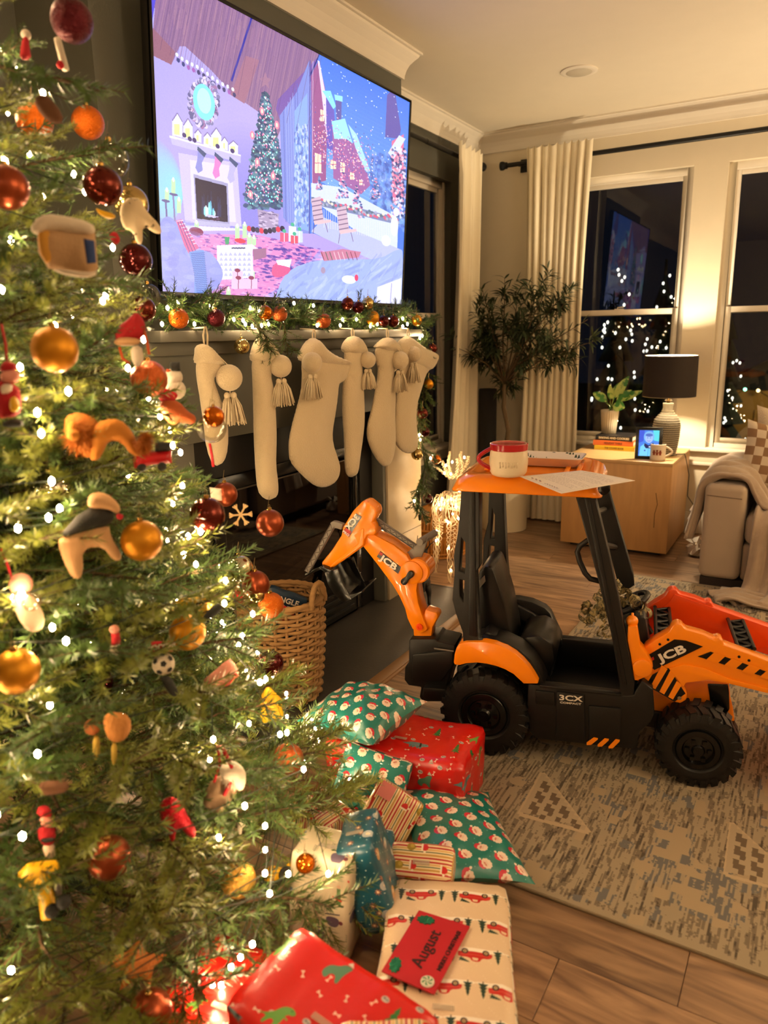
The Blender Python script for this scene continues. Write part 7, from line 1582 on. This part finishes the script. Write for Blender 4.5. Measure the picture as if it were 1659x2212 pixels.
for k, z in enumerate(zs):
    q = k*2.39996; r = trad(z); L = r*rng.uniform(.88, 1.06); d = Vector((math.cos(q), math.sin(q), rng.uniform(.02, .30) if z < 2 else .9)).normalized()
    a, b = frame(d); rr_ = rng.uniform(-.35, .35); a2 = d.cross(Vector((0, 0, 1))).normalized()*math.cos(rr_)+Vector((0, 0, 1))*math.sin(rr_); a2 = (a2-d*a2.dot(d)).normalized(); M = Matrix((d, a2, d.cross(a2))).transposed().to_4x4()
    sc = min(1.0, max(.42, L/.50)); st = max(0, L-.47*sc); M.translation = TC+Vector((math.cos(q)*st, math.sin(q)*st, z-.02))
    o = bvar[k] if k < 7 else bvar[k % 7].copy()
    if k >= 7: COL.objects.link(o)
    o.matrix_basis = it @ M @ Matrix.Scale(sc, 4)
# inner fill branches joined as one
mb = MB(); base = sprig_mesh(.34, 7, 34, .03, .0026, .05, .9, .16)
va = np.array([tuple(v) for v in base.v])
for k in range(110):
    z = .2+2.0*(1-math.sqrt(1-(k+.5)/110)); q = k*2.39996+1.1; r = trad(z)*rng.uniform(.35, .75); d = Vector((math.cos(q), math.sin(q), rng.uniform(-.2, .5))).normalized(); a, b = frame(d); M = Matrix((d, a, b)).transposed().to_4x4(); M.translation = TC+Vector((math.cos(q), math.sin(q), 0))*max(0, r-.25)+Vector((0, 0, z)); m3 = np.array(M)
    vv = va @ m3[:3, :3].T+m3[:3, 3]; o_ = len(mb.v); mb.v += [tuple(x) for x in vv]; mb.f += [tuple(i+o_ for i in f) for f in base.f]; mb.mi += base.mi
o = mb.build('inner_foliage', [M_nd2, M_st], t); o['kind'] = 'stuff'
# lights
tl_ = thing('tree_lights', 'warm white string lights wound all round the Christmas tree', 'string lights', TC); wp = []
for k in range(300):
    z = .18+2.15*(1-(1-(k+.5)/300)**.5); q = k*1.05+rng.uniform(-.2, .2); r = trad(z)*rng.uniform(.76, 1.0); p = TC+Vector((r*math.cos(q), r*math.sin(q), z+rng.uniform(-.04, .04))); bulb(tl_, p, .0050); wp.append(p)
mb = MB(); mb.tube(wp[:160], .0014, 3); mb.tube(wp[159:], .0014, 3); mb.build('light_wire', M_wire, tl_)
# baubles on the tree: real size gives the distance
G_ = 'baubles on the Christmas tree'
TB = [(155, 45, 88, 'gdark', 'large one at the very top of the tree beside bare wall'), (190, 265, 68, 'gor', 'beside the lit twig high on the right of the tree'), (75, 262, 76, 'gor', 'high on the tree near its left, behind a dark ribbon'), (238, 345, 78, 'clear', 'high on the right silhouette above the dark red one'), (222, 402, 82, 'brown', 'just under the upper clear glass one'), (15, 405, 92, 'copper', 'cut by the left picture edge, upper one'), (283, 440, 74, 'champagne', 'behind the spotted seal ornament'), (293, 562, 70, 'dark', 'right silhouette level with the little house'), (320, 640, 54, 'clear', 'right silhouette just above the mantel end'), (308, 668, 56, 'brown', 'just below the clear one by the mantel end'),
 (118, 755, 98, 'goldm', 'large one left of the red-hatted gnome'), (322, 818, 78, 'gcop', 'below the gnome, left of the snowman'), (110, 1058, 80, 'silver', 'left of the standing dog ornament'), (306, 1168, 88, 'goldm', 'right of the standing dog ornament'), (448, 1112, 76, 'brown', 'below the small red ribbon, centre right'), (486, 1068, 54, 'copper', 'behind the shiny brown one at centre right'), (583, 1130, 60, 'copper', 'hanging free at the tip of the longest right branch'), (517, 1228, 60, 'silver', 'right side below the free-hanging one'), (552, 1262, 60, 'copper', 'right side just above the basket'), (585, 1307, 56, 'gor', 'in front of the woven basket handle'), (405, 1366, 78, 'goldm', 'under the yellow toy excavator ornament'), (585, 1433, 56, 'dark', 'in front of the woven basket body'), (543, 1518, 56, 'dark', 'touching the yellow flower ornament'), (35, 1450, 98, 'goldm', 'largest one at the left picture edge'), (622, 1640, 68, 'gcop', 'right edge of the tree above the brown deer'), (236, 1852, 92, 'copper', 'lower left, right of the yellow dump truck'), (515, 1900, 76, 'ggold', 'left of the yellow tractor ornament'), (660, 1865, 42, 'amber', 'right of the yellow tractor ornament'), (330, 1935, 62, 'amber', 'low on the tree, between two larger ones'), (635, 2180, 76, 'gcop', 'at the bottom edge before the red present'), (325, 2185, 92, 'copper', 'at the bottom edge, left'), (457, 925, 64, 'clear', 'in front of the first stocking'), (462, 900, 46, 'amber', 'behind the clear one by the first stocking'), (335, 1120, 72, 'clear', 'above the gold one right of the dog'), (515, 1290, 28, 'red', 'on the right above the excavator ornament'), (0, 985, 60, 'gold', 'cut by the left picture edge, middle'), (208, 1478, 72, 'dark', 'dark spotted one left of the football ornament'), (555, 1285, 34, 'champagne', 'between copper and orange ones at the right'), (30, 1650, 70, 'champagne', 'left edge, lower half, pale')]
for px, py, dpx, kd, wh in TB:
    R0 = .039 if dpx > 50 else .022; z = FPX*R0*2/dpx; bauble('%s bauble, %s' % (BNAME[kd], wh), D(px, py, z*.95), R0*.95, kd, G_)
# figures hanging on the tree
D_far = D
def D(px, py, z): return D_far(px, py, z*.945)
def fig(label, cat, px, py, z, name=None):
    c = D(px, py, z); return thing(name or 'tree_ornament', label, cat, c, 0), c
def fl_(name, pts, z, th, m, t, cell=.0035, sm=1):
    pf, c, a, b, n = pxpuff(smoothpoly(pts, sm) if sm else pts, z, th, cell); return pf.build(name, m, t, smooth='all')
def bl(name, px, py, z, r, m, t, n=14):
    c = D(px, py, z); mb = MB(); mb.ball(c, r, n); return mb.build(name, m, t, smooth='all')
def tb(name, pts, z, r, m, t, n=6):
    mb = MB(); mb.tube([D(x, y, z) for x, y in pts], r, n); return mb.build(name, m, t, smooth='all')
C_ = lambda nm, *c, **k: mat(nm, S(*c), k.get('r', .8), bump=k.get('b', .3), bscale=200, var=.1)
white = C_('felt_white', 226, 212, 190); redf = C_('felt_red', 176, 24, 34); tan = C_('felt_tan', 206, 160, 110); dark = C_('felt_black', 40, 40, 36); lion = C_('felt_lion', 196, 122, 34); ylw = mat('toy_yellow', S(232, 176, 26), .4); brn = C_('felt_brown', 96, 60, 34); pink = C_('felt_pink', 226, 150, 130)
def shag(name, px, py, z, r, L, m, t, n=420):
    c = D(px, py, z); mb = MB()
    for k in range(n):
        d = Vector((rng.gauss(0, 1), rng.gauss(0, 1), rng.gauss(0, 1))).normalized(); s_ = d.cross(Vector((.3, .2, 1))).normalized()*.0022; p = c+d*r*.55; e = p+d*L*rng.uniform(.6, 1.1)+Vector((0, 0, -.004)); mb.add([p-s_, p+s_, e], [(0, 1, 2)])
    mb.ball(c, r*.7, 12); return mb.build(name, m, t)
# lion
t, c = fig('felt lion with a shaggy mane and tufted tail hanging left of centre', 'ornament', 235, 935, 1.42, 'lion_ornament'); z = 1.42
shag('mane', 178, 938, z-.01, .036, .024, C_('mane', 176, 100, 22, b=1), t); bl('muzzle', 158, 940, z-.045, .011, lion, t); fl_('mane_core', [(138, 925), (142, 898), (170, 890), (200, 900), (222, 925), (218, 955), (205, 985), (185, 990), (160, 965), (140, 945)], z-.01, .026, C_('mane', 176, 100, 22, b=1), t); fl_('face', [(142, 920), (158, 905), (172, 925), (165, 950), (150, 950)], z-.035, .010, lion, t)
fl_('body', [(195, 925), (225, 905), (260, 905), (285, 930), (300, 965), (310, 985), (285, 985), (262, 955), (235, 950), (220, 985), (208, 996), (192, 992), (195, 960)], z, .018, lion, t); shag('tail_tuft', 312, 955, z-.004, .016, .016, C_('mane', 176, 100, 22, b=1), t)
# dog with black saddle
t, c = fig('standing felt dog with a black back and tan legs wearing a red collar', 'ornament', 190, 1150, 1.40, 'dog_ornament'); z = 1.40
fl_('legs', [(122, 1170), (140, 1155), (235, 1130), (240, 1160), (262, 1195), (262, 1210), (245, 1212), (222, 1180), (178, 1185), (180, 1235), (172, 1252), (155, 1248), (140, 1220)], z, .016, tan, t); fl_('saddle', [(132, 1150), (180, 1100), (225, 1090), (250, 1110), (238, 1135), (180, 1150), (140, 1162)], z-.008, .020, dark, t)
fl_('head', [(188, 1082), (195, 1066), (220, 1062), (245, 1075), (262, 1098), (255, 1112), (235, 1100), (205, 1098), (190, 1095)], z-.012, .018, tan, t); fl_('collar', [(252, 1108), (268, 1112), (264, 1124), (250, 1120)], z-.014, .006, redf, t)
# little house / bag
t, c = fig('tiny pale house ornament with a snowy roof and blue window', 'ornament', 140, 530, 1.28, 'house_ornament'); z = 1.28
fl_('wall', [(80, 500), (110, 485), (205, 500), (212, 580), (190, 595), (105, 580), (82, 545)], z, .022, C_('house_wall', 186, 150, 110), t, sm=0); fl_('snow_roof', [(62, 495), (85, 465), (120, 462), (200, 480), (208, 505), (180, 512), (110, 500), (80, 510)], z-.015, .020, white, t); fl_('gable', [(78, 500), (100, 490), (122, 510), (120, 565), (92, 570)], z-.022, .008, C_('gable', 206, 150, 60), t); fl_('window', [(180, 515), (204, 520), (208, 568), (188, 570)], z-.03, .003, C_('blue_win', 44, 66, 120), t, sm=0); fl_('snow_base', [(100, 578), (200, 590), (212, 580), (205, 600), (150, 598)], z-.01, .02, white, t)
# spotted seal / leopard
t, c = fig('spotted cream felt animal with trailing legs on the upper right silhouette', 'ornament', 300, 470, 1.62, 'spotted_animal_ornament'); z = 1.60
sp = fl_('body', [(262, 440), (280, 425), (305, 430), (315, 455), (345, 485), (350, 505), (335, 505), (308, 485), (308, 530), (295, 525), (285, 498), (268, 495), (258, 468)], z, .016, mat('spotted_felt', S(216, 196, 160), .9, col2=S(60, 46, 36), scale=60, thr=.36), t)
# gnome with red hat
t, c = fig('gnome ornament in a big red knitted hat above the snowman', 'ornament', 290, 720, 1.55, 'gnome_ornament'); z = 1.52
fl_('hat', [(245, 730), (255, 705), (275, 690), (295, 672), (310, 690), (318, 715), (300, 735), (265, 742)], z, .018, redf, t); fl_('brim', [(243, 738), (262, 726), (305, 732), (300, 746), (255, 748)], z-.01, .02, tan, t); fl_('beard', [(280, 750), (305, 745), (312, 775), (300, 795), (285, 785)], z, .014, white, t); tb('arm', [(310, 710), (318, 740), (322, 765)], z, .003, C_('felt_orange', 196, 84, 40), t); tb('arm', [(258, 750), (265, 775), (280, 785)], z, .003, C_('felt_orange', 196, 84, 40), t)
# snowman
t, c = fig('small felt snowman with a black top hat and red scarf beside the first stocking', 'ornament', 378, 815, 1.75, 'snowman_ornament'); z = 1.75
bl('head', 375, 815, z, .020, white, t); bl('body', 380, 842, z+.005, .022, white, t); fl_('hat', [(366, 795), (366, 782), (388, 782), (390, 802), (372, 802)], z-.015, .014, dark, t, sm=0); fl_('scarf', [(345, 835), (365, 842), (385, 850), (380, 865), (360, 860), (342, 850)], z-.02, .008, redf, t); fl_('nose', [(358, 795), (372, 800), (360, 806)], z-.03, .003, C_('felt_orange', 196, 84, 40), t)
# brown dog head ornament
t, c = fig('rusty brown felt animal lying between the snowman and the clear bauble', 'ornament', 380, 890, 1.70, 'brown_animal_ornament'); z = 1.70
fl_('body', [(342, 872), (362, 860), (388, 868), (405, 888), (425, 900), (420, 918), (392, 912), (368, 920), (352, 898)], z, .018, C_('felt_rust', 176, 84, 34), t); fl_('scarf', [(338, 852), (360, 846), (382, 858), (375, 872), (350, 872)], z-.01, .010, redf, t)
# red truck
t, c = fig('little red truck ornament behind the lion tail', 'ornament', 330, 985, 1.56, 'truck_ornament'); z = 1.56
fl_('truck_body', [(286, 985), (300, 975), (330, 975), (370, 972), (372, 1000), (330, 1004), (300, 1010), (290, 1012)], z, .018, mat('truck_red', S(186, 24, 30), .35), t, sm=0); fl_('cargo', [(335, 955), (368, 955), (368, 974), (335, 976)], z, .014, dark, t, sm=0)
for x in (306, 350): bl('wheel', x, 1008, z-.012, .009, dark, t)
# santa left
t, c = fig('wooden Santa figure with a yellow bell at the left picture edge', 'ornament', 25, 830, 1.30, 'santa_ornament'); z = 1.28
fl_('hat', [(0, 790), (12, 778), (35, 785), (40, 800), (0, 806)], z, .014, redf, t); fl_('face', [(0, 802), (38, 798), (46, 820), (30, 830), (0, 825)], z-.006, .014, pink, t); fl_('beard', [(0, 830), (28, 828), (26, 850), (0, 855)], z-.012, .012, white, t); fl_('coat', [(-12, 818), (40, 830), (48, 870), (42, 900), (-12, 905)], z+.004, .018, redf, t); fl_('bell', [(20, 860), (35, 855), (44, 875), (38, 892), (20, 888)], z-.02, .010, ylw, t); fl_('boots', [(5, 908), (50, 905), (52, 922), (5, 924)], z, .014, dark, t); tb('ribbon', [(3, 700), (12, 745), (15, 778)], z, .0022, redf, t)
# teddy pair on left (baby with pink)
t, c = fig('pale angel-like doll ornament holding a clear ball near the left picture edge', 'ornament', 65, 1300, 1.34, 'doll_ornament'); z = 1.34
bl('head', 45, 1262, z, .019, pink, t); fl_('dress', [(25, 1280), (60, 1275), (82, 1300), (98, 1335), (90, 1362), (60, 1365), (35, 1330)], z, .018, C_('felt_cream', 222, 190, 160), t); bl('glass_ball', 68, 1300, z-.03, .016, BM['clear'], t); tb('ribbon', [(2, 1185), (18, 1225), (26, 1250)], z, .0022, redf, t)
# yellow excavator
t, c = fig('yellow and black toy excavator ornament above a gold bauble', 'ornament', 428, 1305, 1.62, 'excavator_ornament'); z = 1.62
fl_('boom', [(372, 1300), (400, 1290), (425, 1288), (450, 1295), (462, 1310), (440, 1318), (410, 1308), (385, 1325), (376, 1318)], z, .010, ylw, t); fl_('track', [(438, 1330), (468, 1302), (480, 1306), (478, 1320), (452, 1338), (440, 1338)], z-.01, .010, dark, t); fl_('cab', [(425, 1300), (450, 1298), (455, 1325), (430, 1335)], z+.004, .014, ylw, t, sm=0)
# soccer sign
t, c = fig('football ornament under a small sign reading SOCCER', 'ornament', 350, 1430, 1.55, 'football_ornament'); z = 1.55
o_ = fl_('sign', [(326, 1386), (368, 1384), (374, 1408), (328, 1410)], z, .006, redf, t, sm=0); a_, b_ = frame(Vector((CAM.x-c.x, CAM.y-c.y, 0)))
text('lettering', 'SOCCER', M_wt, .014, D(350, 1397, z-.012), a_, b_, t, bold=.0005); fb = bl('football', 353, 1434, z, .022, white, t, 20)
n_ = (CAM-D(353, 1434, z)).normalized(); a2, b2 = frame(n_)
for u, v in ((0, 0), (-.75, .35), (.7, .45), (-.45, -.75), (.55, -.65), (0, .9)):
    d_ = (n_*math.sqrt(max(.05, 1-(u*u+v*v)*.8))+a2*u*.9+b2*v*.9).normalized(); p_ = D(353, 1434, z)+d_*.0222; e1, e2 = frame(d_); mb = MB(); mb.add([p_+(e1*math.cos(k*1.2566)+e2*math.sin(k*1.2566))*.0065 for k in range(5)], [(0, 1, 2, 3, 4)]); mb.build('black_patch', dark, fb)
fl_('boot', [(345, 1462), (368, 1460), (382, 1485), (386, 1502), (370, 1504), (356, 1485)], z, .012, dark, t)
# cream puff / cannoli like roll
t, c = fig('pink and brown rolled pastry ornament right of the football', 'ornament', 478, 1462, 1.68, 'pastry_ornament'); z = 1.68
tb('roll', [(452, 1482), (470, 1468), (492, 1448), (505, 1440)], z, .019, pink, t, 12); tb('filling', [(442, 1488), (450, 1484)], z-.002, .017, brn, t, 12); tb('cream_edge', [(462, 1494), (488, 1480), (512, 1456)], z-.012, .005, C_('felt_coral', 206, 70, 60), t)
# yellow flower
t, c = fig('yellow felt flower ornament behind a dark red bauble', 'ornament', 590, 1522, 1.86, 'flower_ornament'); z = 1.86
fl_('petals', [(568, 1495), (578, 1482), (590, 1490), (600, 1502), (612, 1512), (608, 1528), (614, 1545), (600, 1562), (585, 1556), (570, 1564), (560, 1548), (566, 1532), (560, 1514)], z, .008, ylw, t, sm=1)
# stocking mitt with red ribbon
t, c = fig('small grey mitten ornament with fluffy cuff and red ribbon loop', 'ornament', 485, 1685, 1.58, 'mitten_ornament'); z = 1.58
fl_('mitten', [(436, 1732), (448, 1700), (470, 1672), (520, 1690), (505, 1725), (482, 1752), (465, 1756), (445, 1745)], z, .018, C_('felt_grey', 140, 112, 84), t); shag('cuff_fluff', 502, 1675, z-.01, .028, .012, white, t); fl_('fluffy_cuff', [(472, 1672), (480, 1652), (505, 1645), (530, 1662), (532, 1692), (520, 1708), (500, 1692)], z-.008, .022, white, t); tb('ribbon', [(470, 1610), (475, 1650), (462, 1690)], z-.02, .0026, redf, t); tb('ribbon', [(478, 1610), (500, 1655), (498, 1690), (484, 1718)], z-.026, .004, redf, t)
# red dinosaur / elephant
t, c = fig('red glitter elephant-like ornament below and left of the mitten', 'ornament', 382, 1768, 1.50, 'red_animal_ornament'); z = 1.50
fl_('body', [(342, 1745), (352, 1728), (375, 1722), (396, 1738), (408, 1768), (424, 1788), (422, 1808), (404, 1804), (388, 1785), (382, 1790), (378, 1815), (366, 1815), (364, 1792), (350, 1785)], z, .020, BM['red'], t)
# brown deer
t, c = fig('dark brown deer ornament below the copper glitter bauble at the right edge of the tree', 'ornament', 650, 1712, 1.90, 'deer_ornament'); z = 1.90
fl_('body', [(612, 1696), (624, 1680), (634, 1690), (660, 1684), (682, 1682), (692, 1696), (694, 1735), (686, 1748), (680, 1715), (660, 1712), (652, 1720), (654, 1752), (646, 1756), (640, 1722), (630, 1706), (618, 1706)], z, .013, brn, t)
# nutcracker santa
t, c = fig('small nutcracker-like Santa in a red coat, lower left of the tree', 'ornament', 100, 1800, 1.40, 'nutcracker_ornament'); z = 1.40
fl_('hat', [(78, 1760), (82, 1744), (102, 1740), (114, 1754), (110, 1766)], z, .012, redf, t); fl_('face', [(84, 1764), (112, 1762), (116, 1782), (90, 1786)], z-.004, .012, pink, t); fl_('coat', [(80, 1785), (118, 1782), (122, 1812), (108, 1826), (84, 1820)], z, .015, redf, t); fl_('legs', [(90, 1824), (118, 1820), (122, 1850), (96, 1852)], z, .012, C_('felt_cream', 222, 190, 160), t); fl_('belt', [(86, 1812), (118, 1808), (120, 1818), (90, 1822)], z-.014, .004, dark, t)
# dump truck
t, c = fig('bright yellow toy dump truck ornament at the lower left', 'ornament', 85, 1925, 1.34, 'dump_truck_ornament'); z = 1.34
fl_('tipper', [(35, 1895), (60, 1870), (125, 1862), (132, 1880), (95, 1900), (60, 1912), (38, 1912)], z, .022, ylw, t, sm=0); fl_('chassis', [(78, 1895), (100, 1890), (118, 1930), (122, 1975), (104, 1985), (88, 1985), (82, 1940), (62, 1925)], z-.004, .014, ylw, t, sm=0); fl_('cab', [(108, 1888), (132, 1880), (136, 1925), (116, 1930)], z+.01, .016, mat('toy_grey2', S(90, 84, 76), .4), t, sm=0)
for x, y in ((112, 1968), (138, 1948)): bl('wheel', x, y, z-.012, .012, dark, t)
# yellow tractor
t, c = fig('yellow and black toy tractor ornament between a gold and an amber bauble', 'ornament', 605, 1895, 1.76, 'tractor_ornament'); z = 1.76
fl_('tractor_body', [(568, 1888), (585, 1870), (612, 1878), (625, 1862), (648, 1872), (640, 1888), (612, 1896), (590, 1905), (570, 1900)], z, .014, ylw, t, sm=0); fl_('chassis', [(562, 1898), (590, 1905), (588, 1925), (560, 1922)], z, .014, dark, t, sm=0)
for x, y, r in ((594, 1918, .014), (620, 1890, .013)): c_ = D(x, y, z-.016); n_ = (CAM-c_).normalized(); a2, b2 = frame(n_); mb = MB(); mb.tube([c_+(a2*math.cos(q)+b2*math.sin(q))*r for q in [k*.3927 for k in range(16)]], .0055, 8, closed=True); mb.ball(c_, r*.5, 10); mb.build('wheel', dark, t, smooth='all')
# teddy / gingerbread figure
t, c = fig('golden brown knobbly bear figure, middle of the lower tree', 'ornament', 238, 1575, 1.44, 'bear_ornament'); z = 1.44
fl_('body', [(222, 1545), (255, 1538), (282, 1548), (284, 1580), (262, 1602), (236, 1600), (224, 1575)], z, .020, C_('felt_caramel', 190, 126, 60, b=1), t); bl('head', 200, 1570, z, .015, C_('felt_caramel2', 160, 90, 40), t); fl_('leg', [(200, 1590), (216, 1590), (216, 1635), (200, 1645)], z, .009, C_('felt_mustard', 180, 150, 60), t); fl_('leg', [(240, 1605), (254, 1605), (252, 1650), (240, 1652)], z, .009, C_('felt_mustard', 180, 150, 60), t)
# wood slice, knitted star, white deer, small santa, stars
t, c = fig('brown wooden log slice ornament at lower left', 'ornament', 112, 1700, 1.36, 'wood_ornament'); fl_('slice', [(82, 1700), (90, 1688), (148, 1686), (150, 1708), (96, 1718), (82, 1712)], 1.36, .012, brn, t)
t, c = fig('wide orange-brown woven star ornament low on the tree', 'ornament', 310, 2070, 1.52, 'star_ornament'); fl_('star', [(215, 2080), (275, 2055), (300, 2030), (318, 2058), (362, 2062), (332, 2090), (325, 2130), (300, 2110), (258, 2140), (270, 2098)], 1.52, .008, C_('straw_orange', 206, 124, 60, b=1), t, sm=0)
t, c = fig('small white felt deer ornament below the mitten', 'ornament', 535, 1785, 1.78, 'white_deer_ornament'); fl_('body', [(508, 1765), (520, 1758), (540, 1762), (548, 1780), (546, 1805), (538, 1806), (534, 1785), (524, 1784), (522, 1804), (514, 1802), (512, 1780)], 1.78, .009, white, t)
t, c = fig('tiny soldier ornament with white trousers above the football sign', 'ornament', 248, 1395, 1.44, 'soldier_ornament'); z = 1.44; bl('head', 247, 1360, z, .009, pink, t); fl_('coat', [(240, 1368), (258, 1366), (262, 1392), (240, 1394)], z, .008, redf, t, sm=0); fl_('trousers', [(238, 1394), (258, 1392), (254, 1415), (236, 1414)], z, .007, white, t, sm=0)
t, c = fig('pale knitted snowflake on the right branch tips below the copper bauble', 'ornament', 520, 1110, 1.92, 'snowflake_ornament'); z = 1.92; mb = MB(); cc = D(520, 1112, z); a_, b_ = frame(CAM-cc)
for k in range(6):
    q = k*math.pi/3; e = cc+(a_*math.cos(q)+b_*math.sin(q))*.028; mb.tube([cc, e], .0025, 5)
    for s in (-.5, .5): p = cc.lerp(e, .6); mb.tube([p, p+(a_*math.cos(q+s)+b_*math.sin(q+s))*.012], .002, 5)
mb.build('snowflake', C_('straw_pale', 214, 180, 130), t)
t, c = fig('red velvet hat ornament high on the left of the tree', 'ornament', 58, 100, 1.45, 'hat_ornament'); fl_('hat', [(42, 130), (45, 95), (52, 78), (62, 82), (64, 105), (68, 128)], 1.45, .014, redf, t); bl('pompom', 56, 75, 1.45, .009, white, t)
t, c = fig('long pale icicle-like ornament beneath the topmost dark bauble', 'ornament', 132, 120, 1.50, 'icicle_ornament'); tb('icicle', [(124, 84), (132, 115), (142, 150)], 1.50, .007, white, t, 8); bl('red_tip', 130, 140, 1.49, .007, redf, t)
t, c = fig('dark ribbon-like bow ornament across the upper orange bauble', 'ornament', 98, 225, 1.36, 'bow_ornament'); fl_('bow', [(70, 215), (95, 200), (125, 230), (140, 262), (115, 270), (90, 250)], 1.36, .010, brn, t)
t, c = fig('small red ribbon tag hanging below the clear bauble at centre', 'ornament', 458, 985, 1.80, 'ribbon_ornament'); tb('ribbon', [(453, 958), (458, 985), (461, 1008)], 1.80, .0035, redf, t)
t, c = fig('striped pale wooden tag with a price label behind the brown bauble', 'ornament', 462, 1065, 1.84, 'tag_ornament'); fl_('tag', [(452, 1052), (478, 1056), (480, 1082), (456, 1080)], 1.84, .004, white, t, sm=0)
t, c = fig('pale clip-on bird with yellow tail left of the spotted animal', 'ornament', 232, 462, 1.50, 'bird_ornament'); fl_('bird', [(205, 448), (222, 455), (248, 462), (250, 472), (232, 474), (212, 462)], 1.50, .008, ylw, t); fl_('red_wing', [(232, 505), (250, 498), (262, 520), (248, 532)], 1.50, .008, redf, t)
D = D_far
# ================================================================== OUTSIDE (night)
bulb_far = bulb_me.copy(); bulb_far.materials.clear(); bulb_far.materials.append(mat('bulb_cool_far', (1, .93, .85, 1), .4, emit=3.5, ecol=(1, .93, .82, 1)))
M_gar = mat('siding_ochre', S(196, 150, 70), .8, var=.1); M_dk = mat('night_ground', S(20, 22, 20), .9)
mb = MB(); mb.box((-40, YB+.3, -2.75), (40, 60, -2.65)); mb.build('ground_outside', M_dk)['kind'] = 'structure'
g = ray(1640, 860); gx = g.x/g.y; YG = 16.0
t = thing('neighbour_house', 'house across the street with lit ochre garage wall, seen through the right window', 'building', (gx*YG+1.6, YG, -2.6))
x0 = gx*YG-.55
mb = MB(); mb.box((x0, YG, -2.6), (x0+6, YG+5, .25)); mb.build('wall', M_gar, t); mb = MB(); mb.prism([(x0-.4, .25), (x0+6.4, .25), (x0+3, 1.9)], YG-.4, YG+5.2, lambda a, b, c: Vector((a, c, b))); mb.build('roof', M_dk, t)
for k in range(2):
    mb = MB(); mb.box((x0+.5+2.8*k, YG-.05, -2.6), (x0+2.9+2.8*k, YG, -.15)); gd = mb.build('garage_door', mat('garage_door', S(206, 160, 84), .7), t)
    for j in range(4): mb = MB(); mb.box((x0+.55+2.8*k, YG-.07, -2.55+j*.60), (x0+2.85+2.8*k, YG-.05, -2.0+j*.60)); mb.build('door_panel', mat('garage_door', S(206, 160, 84), .7), gd)
lamp('porch_light', 'POINT', (x0+1.4, YG-1.6, .1), 45, (1, .72, .36), .08)
t = thing('street_lights', 'string of coloured Christmas lights along the neighbouring house eaves', 'string lights', (x0+2, YG-.5, 2.0)); cols = [(.3, .6, 1, 1), (1, .25, .35, 1), (.3, 1, .6, 1), (1, .7, .3, 1), (.4, .5, 1, 1)]
pts = []
for k in range(26):
    p = Vector((x0-1.2+k*.22, YG-.6, .22+.09*math.sin(k*1.9))); pts.append(p); mb = MB(); mb.ball(p, .030, 8); mb.build('coloured_bulb', mat('bulb_col_%d' % (k % 5), cols[k % 5], .4, emit=7), t)
mb = MB(); mb.tube(pts, .008, 4); mb.build('cable', M_wire, t)
for k, (px, ptop, y_, nb_, wd) in enumerate(((1345, 515, 12.0, 48, 50), (1440, 560, 13.0, 38, 56), (1580, 640, 14.5, 42, 55), (1480, 700, 18, 22, 60))):
    g = ray(px, ptop); top = CAM+g*((y_-CAM.y)/g.y); c = Vector((top.x, y_, -2.65)); hh = top.z-c.z; W_ = wd/FPX*y_*1.1
    t = thing('garden_conifer', ['dark conifer with white lights outside, directly behind the curtain edge of the left window', 'dark conifer with white lights outside, behind the table lamp', 'dark conifer with lights outside the right window', 'furthest dark conifer outside, mostly behind the window post'][k], 'tree', c)
    mb = MB(); mb.tube([c, top], [.1, .02], 8); mb.build('trunk', M_st, t); mb = MB(); H_ = min(hh, 3.6)
    for j in range(9): mb.lathe([(W_*(1-j/9.5)+.08, 0), (W_*.4*(1-j/9.5), .40), (.01, .6)], n=14, c=Vector((c.x, c.y, top.z-H_+j*H_/10)))
    mb.build('crown', mat('conifer_dark', S(24, 34, 24), .9, bump=1), t)
    for j in range(nb_):
        u = rng.random()**.6; q = rng.uniform(math.pi*1.0, math.pi*2.0); r_ = W_*u*1.02+.05; p = Vector((c.x+r_*math.cos(q), c.y+r_*math.sin(q), top.z-u*H_*.97)); o = bulb(t, p, .017, bulb_far)

# ------------------------------------------------------------------ outlines and lettering become plain meshes
dg = bpy.context.evaluated_depsgraph_get()
for o in [o for o in SC.objects if o.type in ('CURVE', 'FONT')]:
    me = bpy.data.meshes.new_from_object(o.evaluated_get(dg)); me.name = o.name
    n = bpy.data.objects.new(o.name, me); nm = o.name; COL.objects.link(n); n.parent = o.parent; n.matrix_parent_inverse = o.matrix_parent_inverse.copy(); n.matrix_basis = o.matrix_basis.copy()
    bpy.data.objects.remove(o); n.name = nm
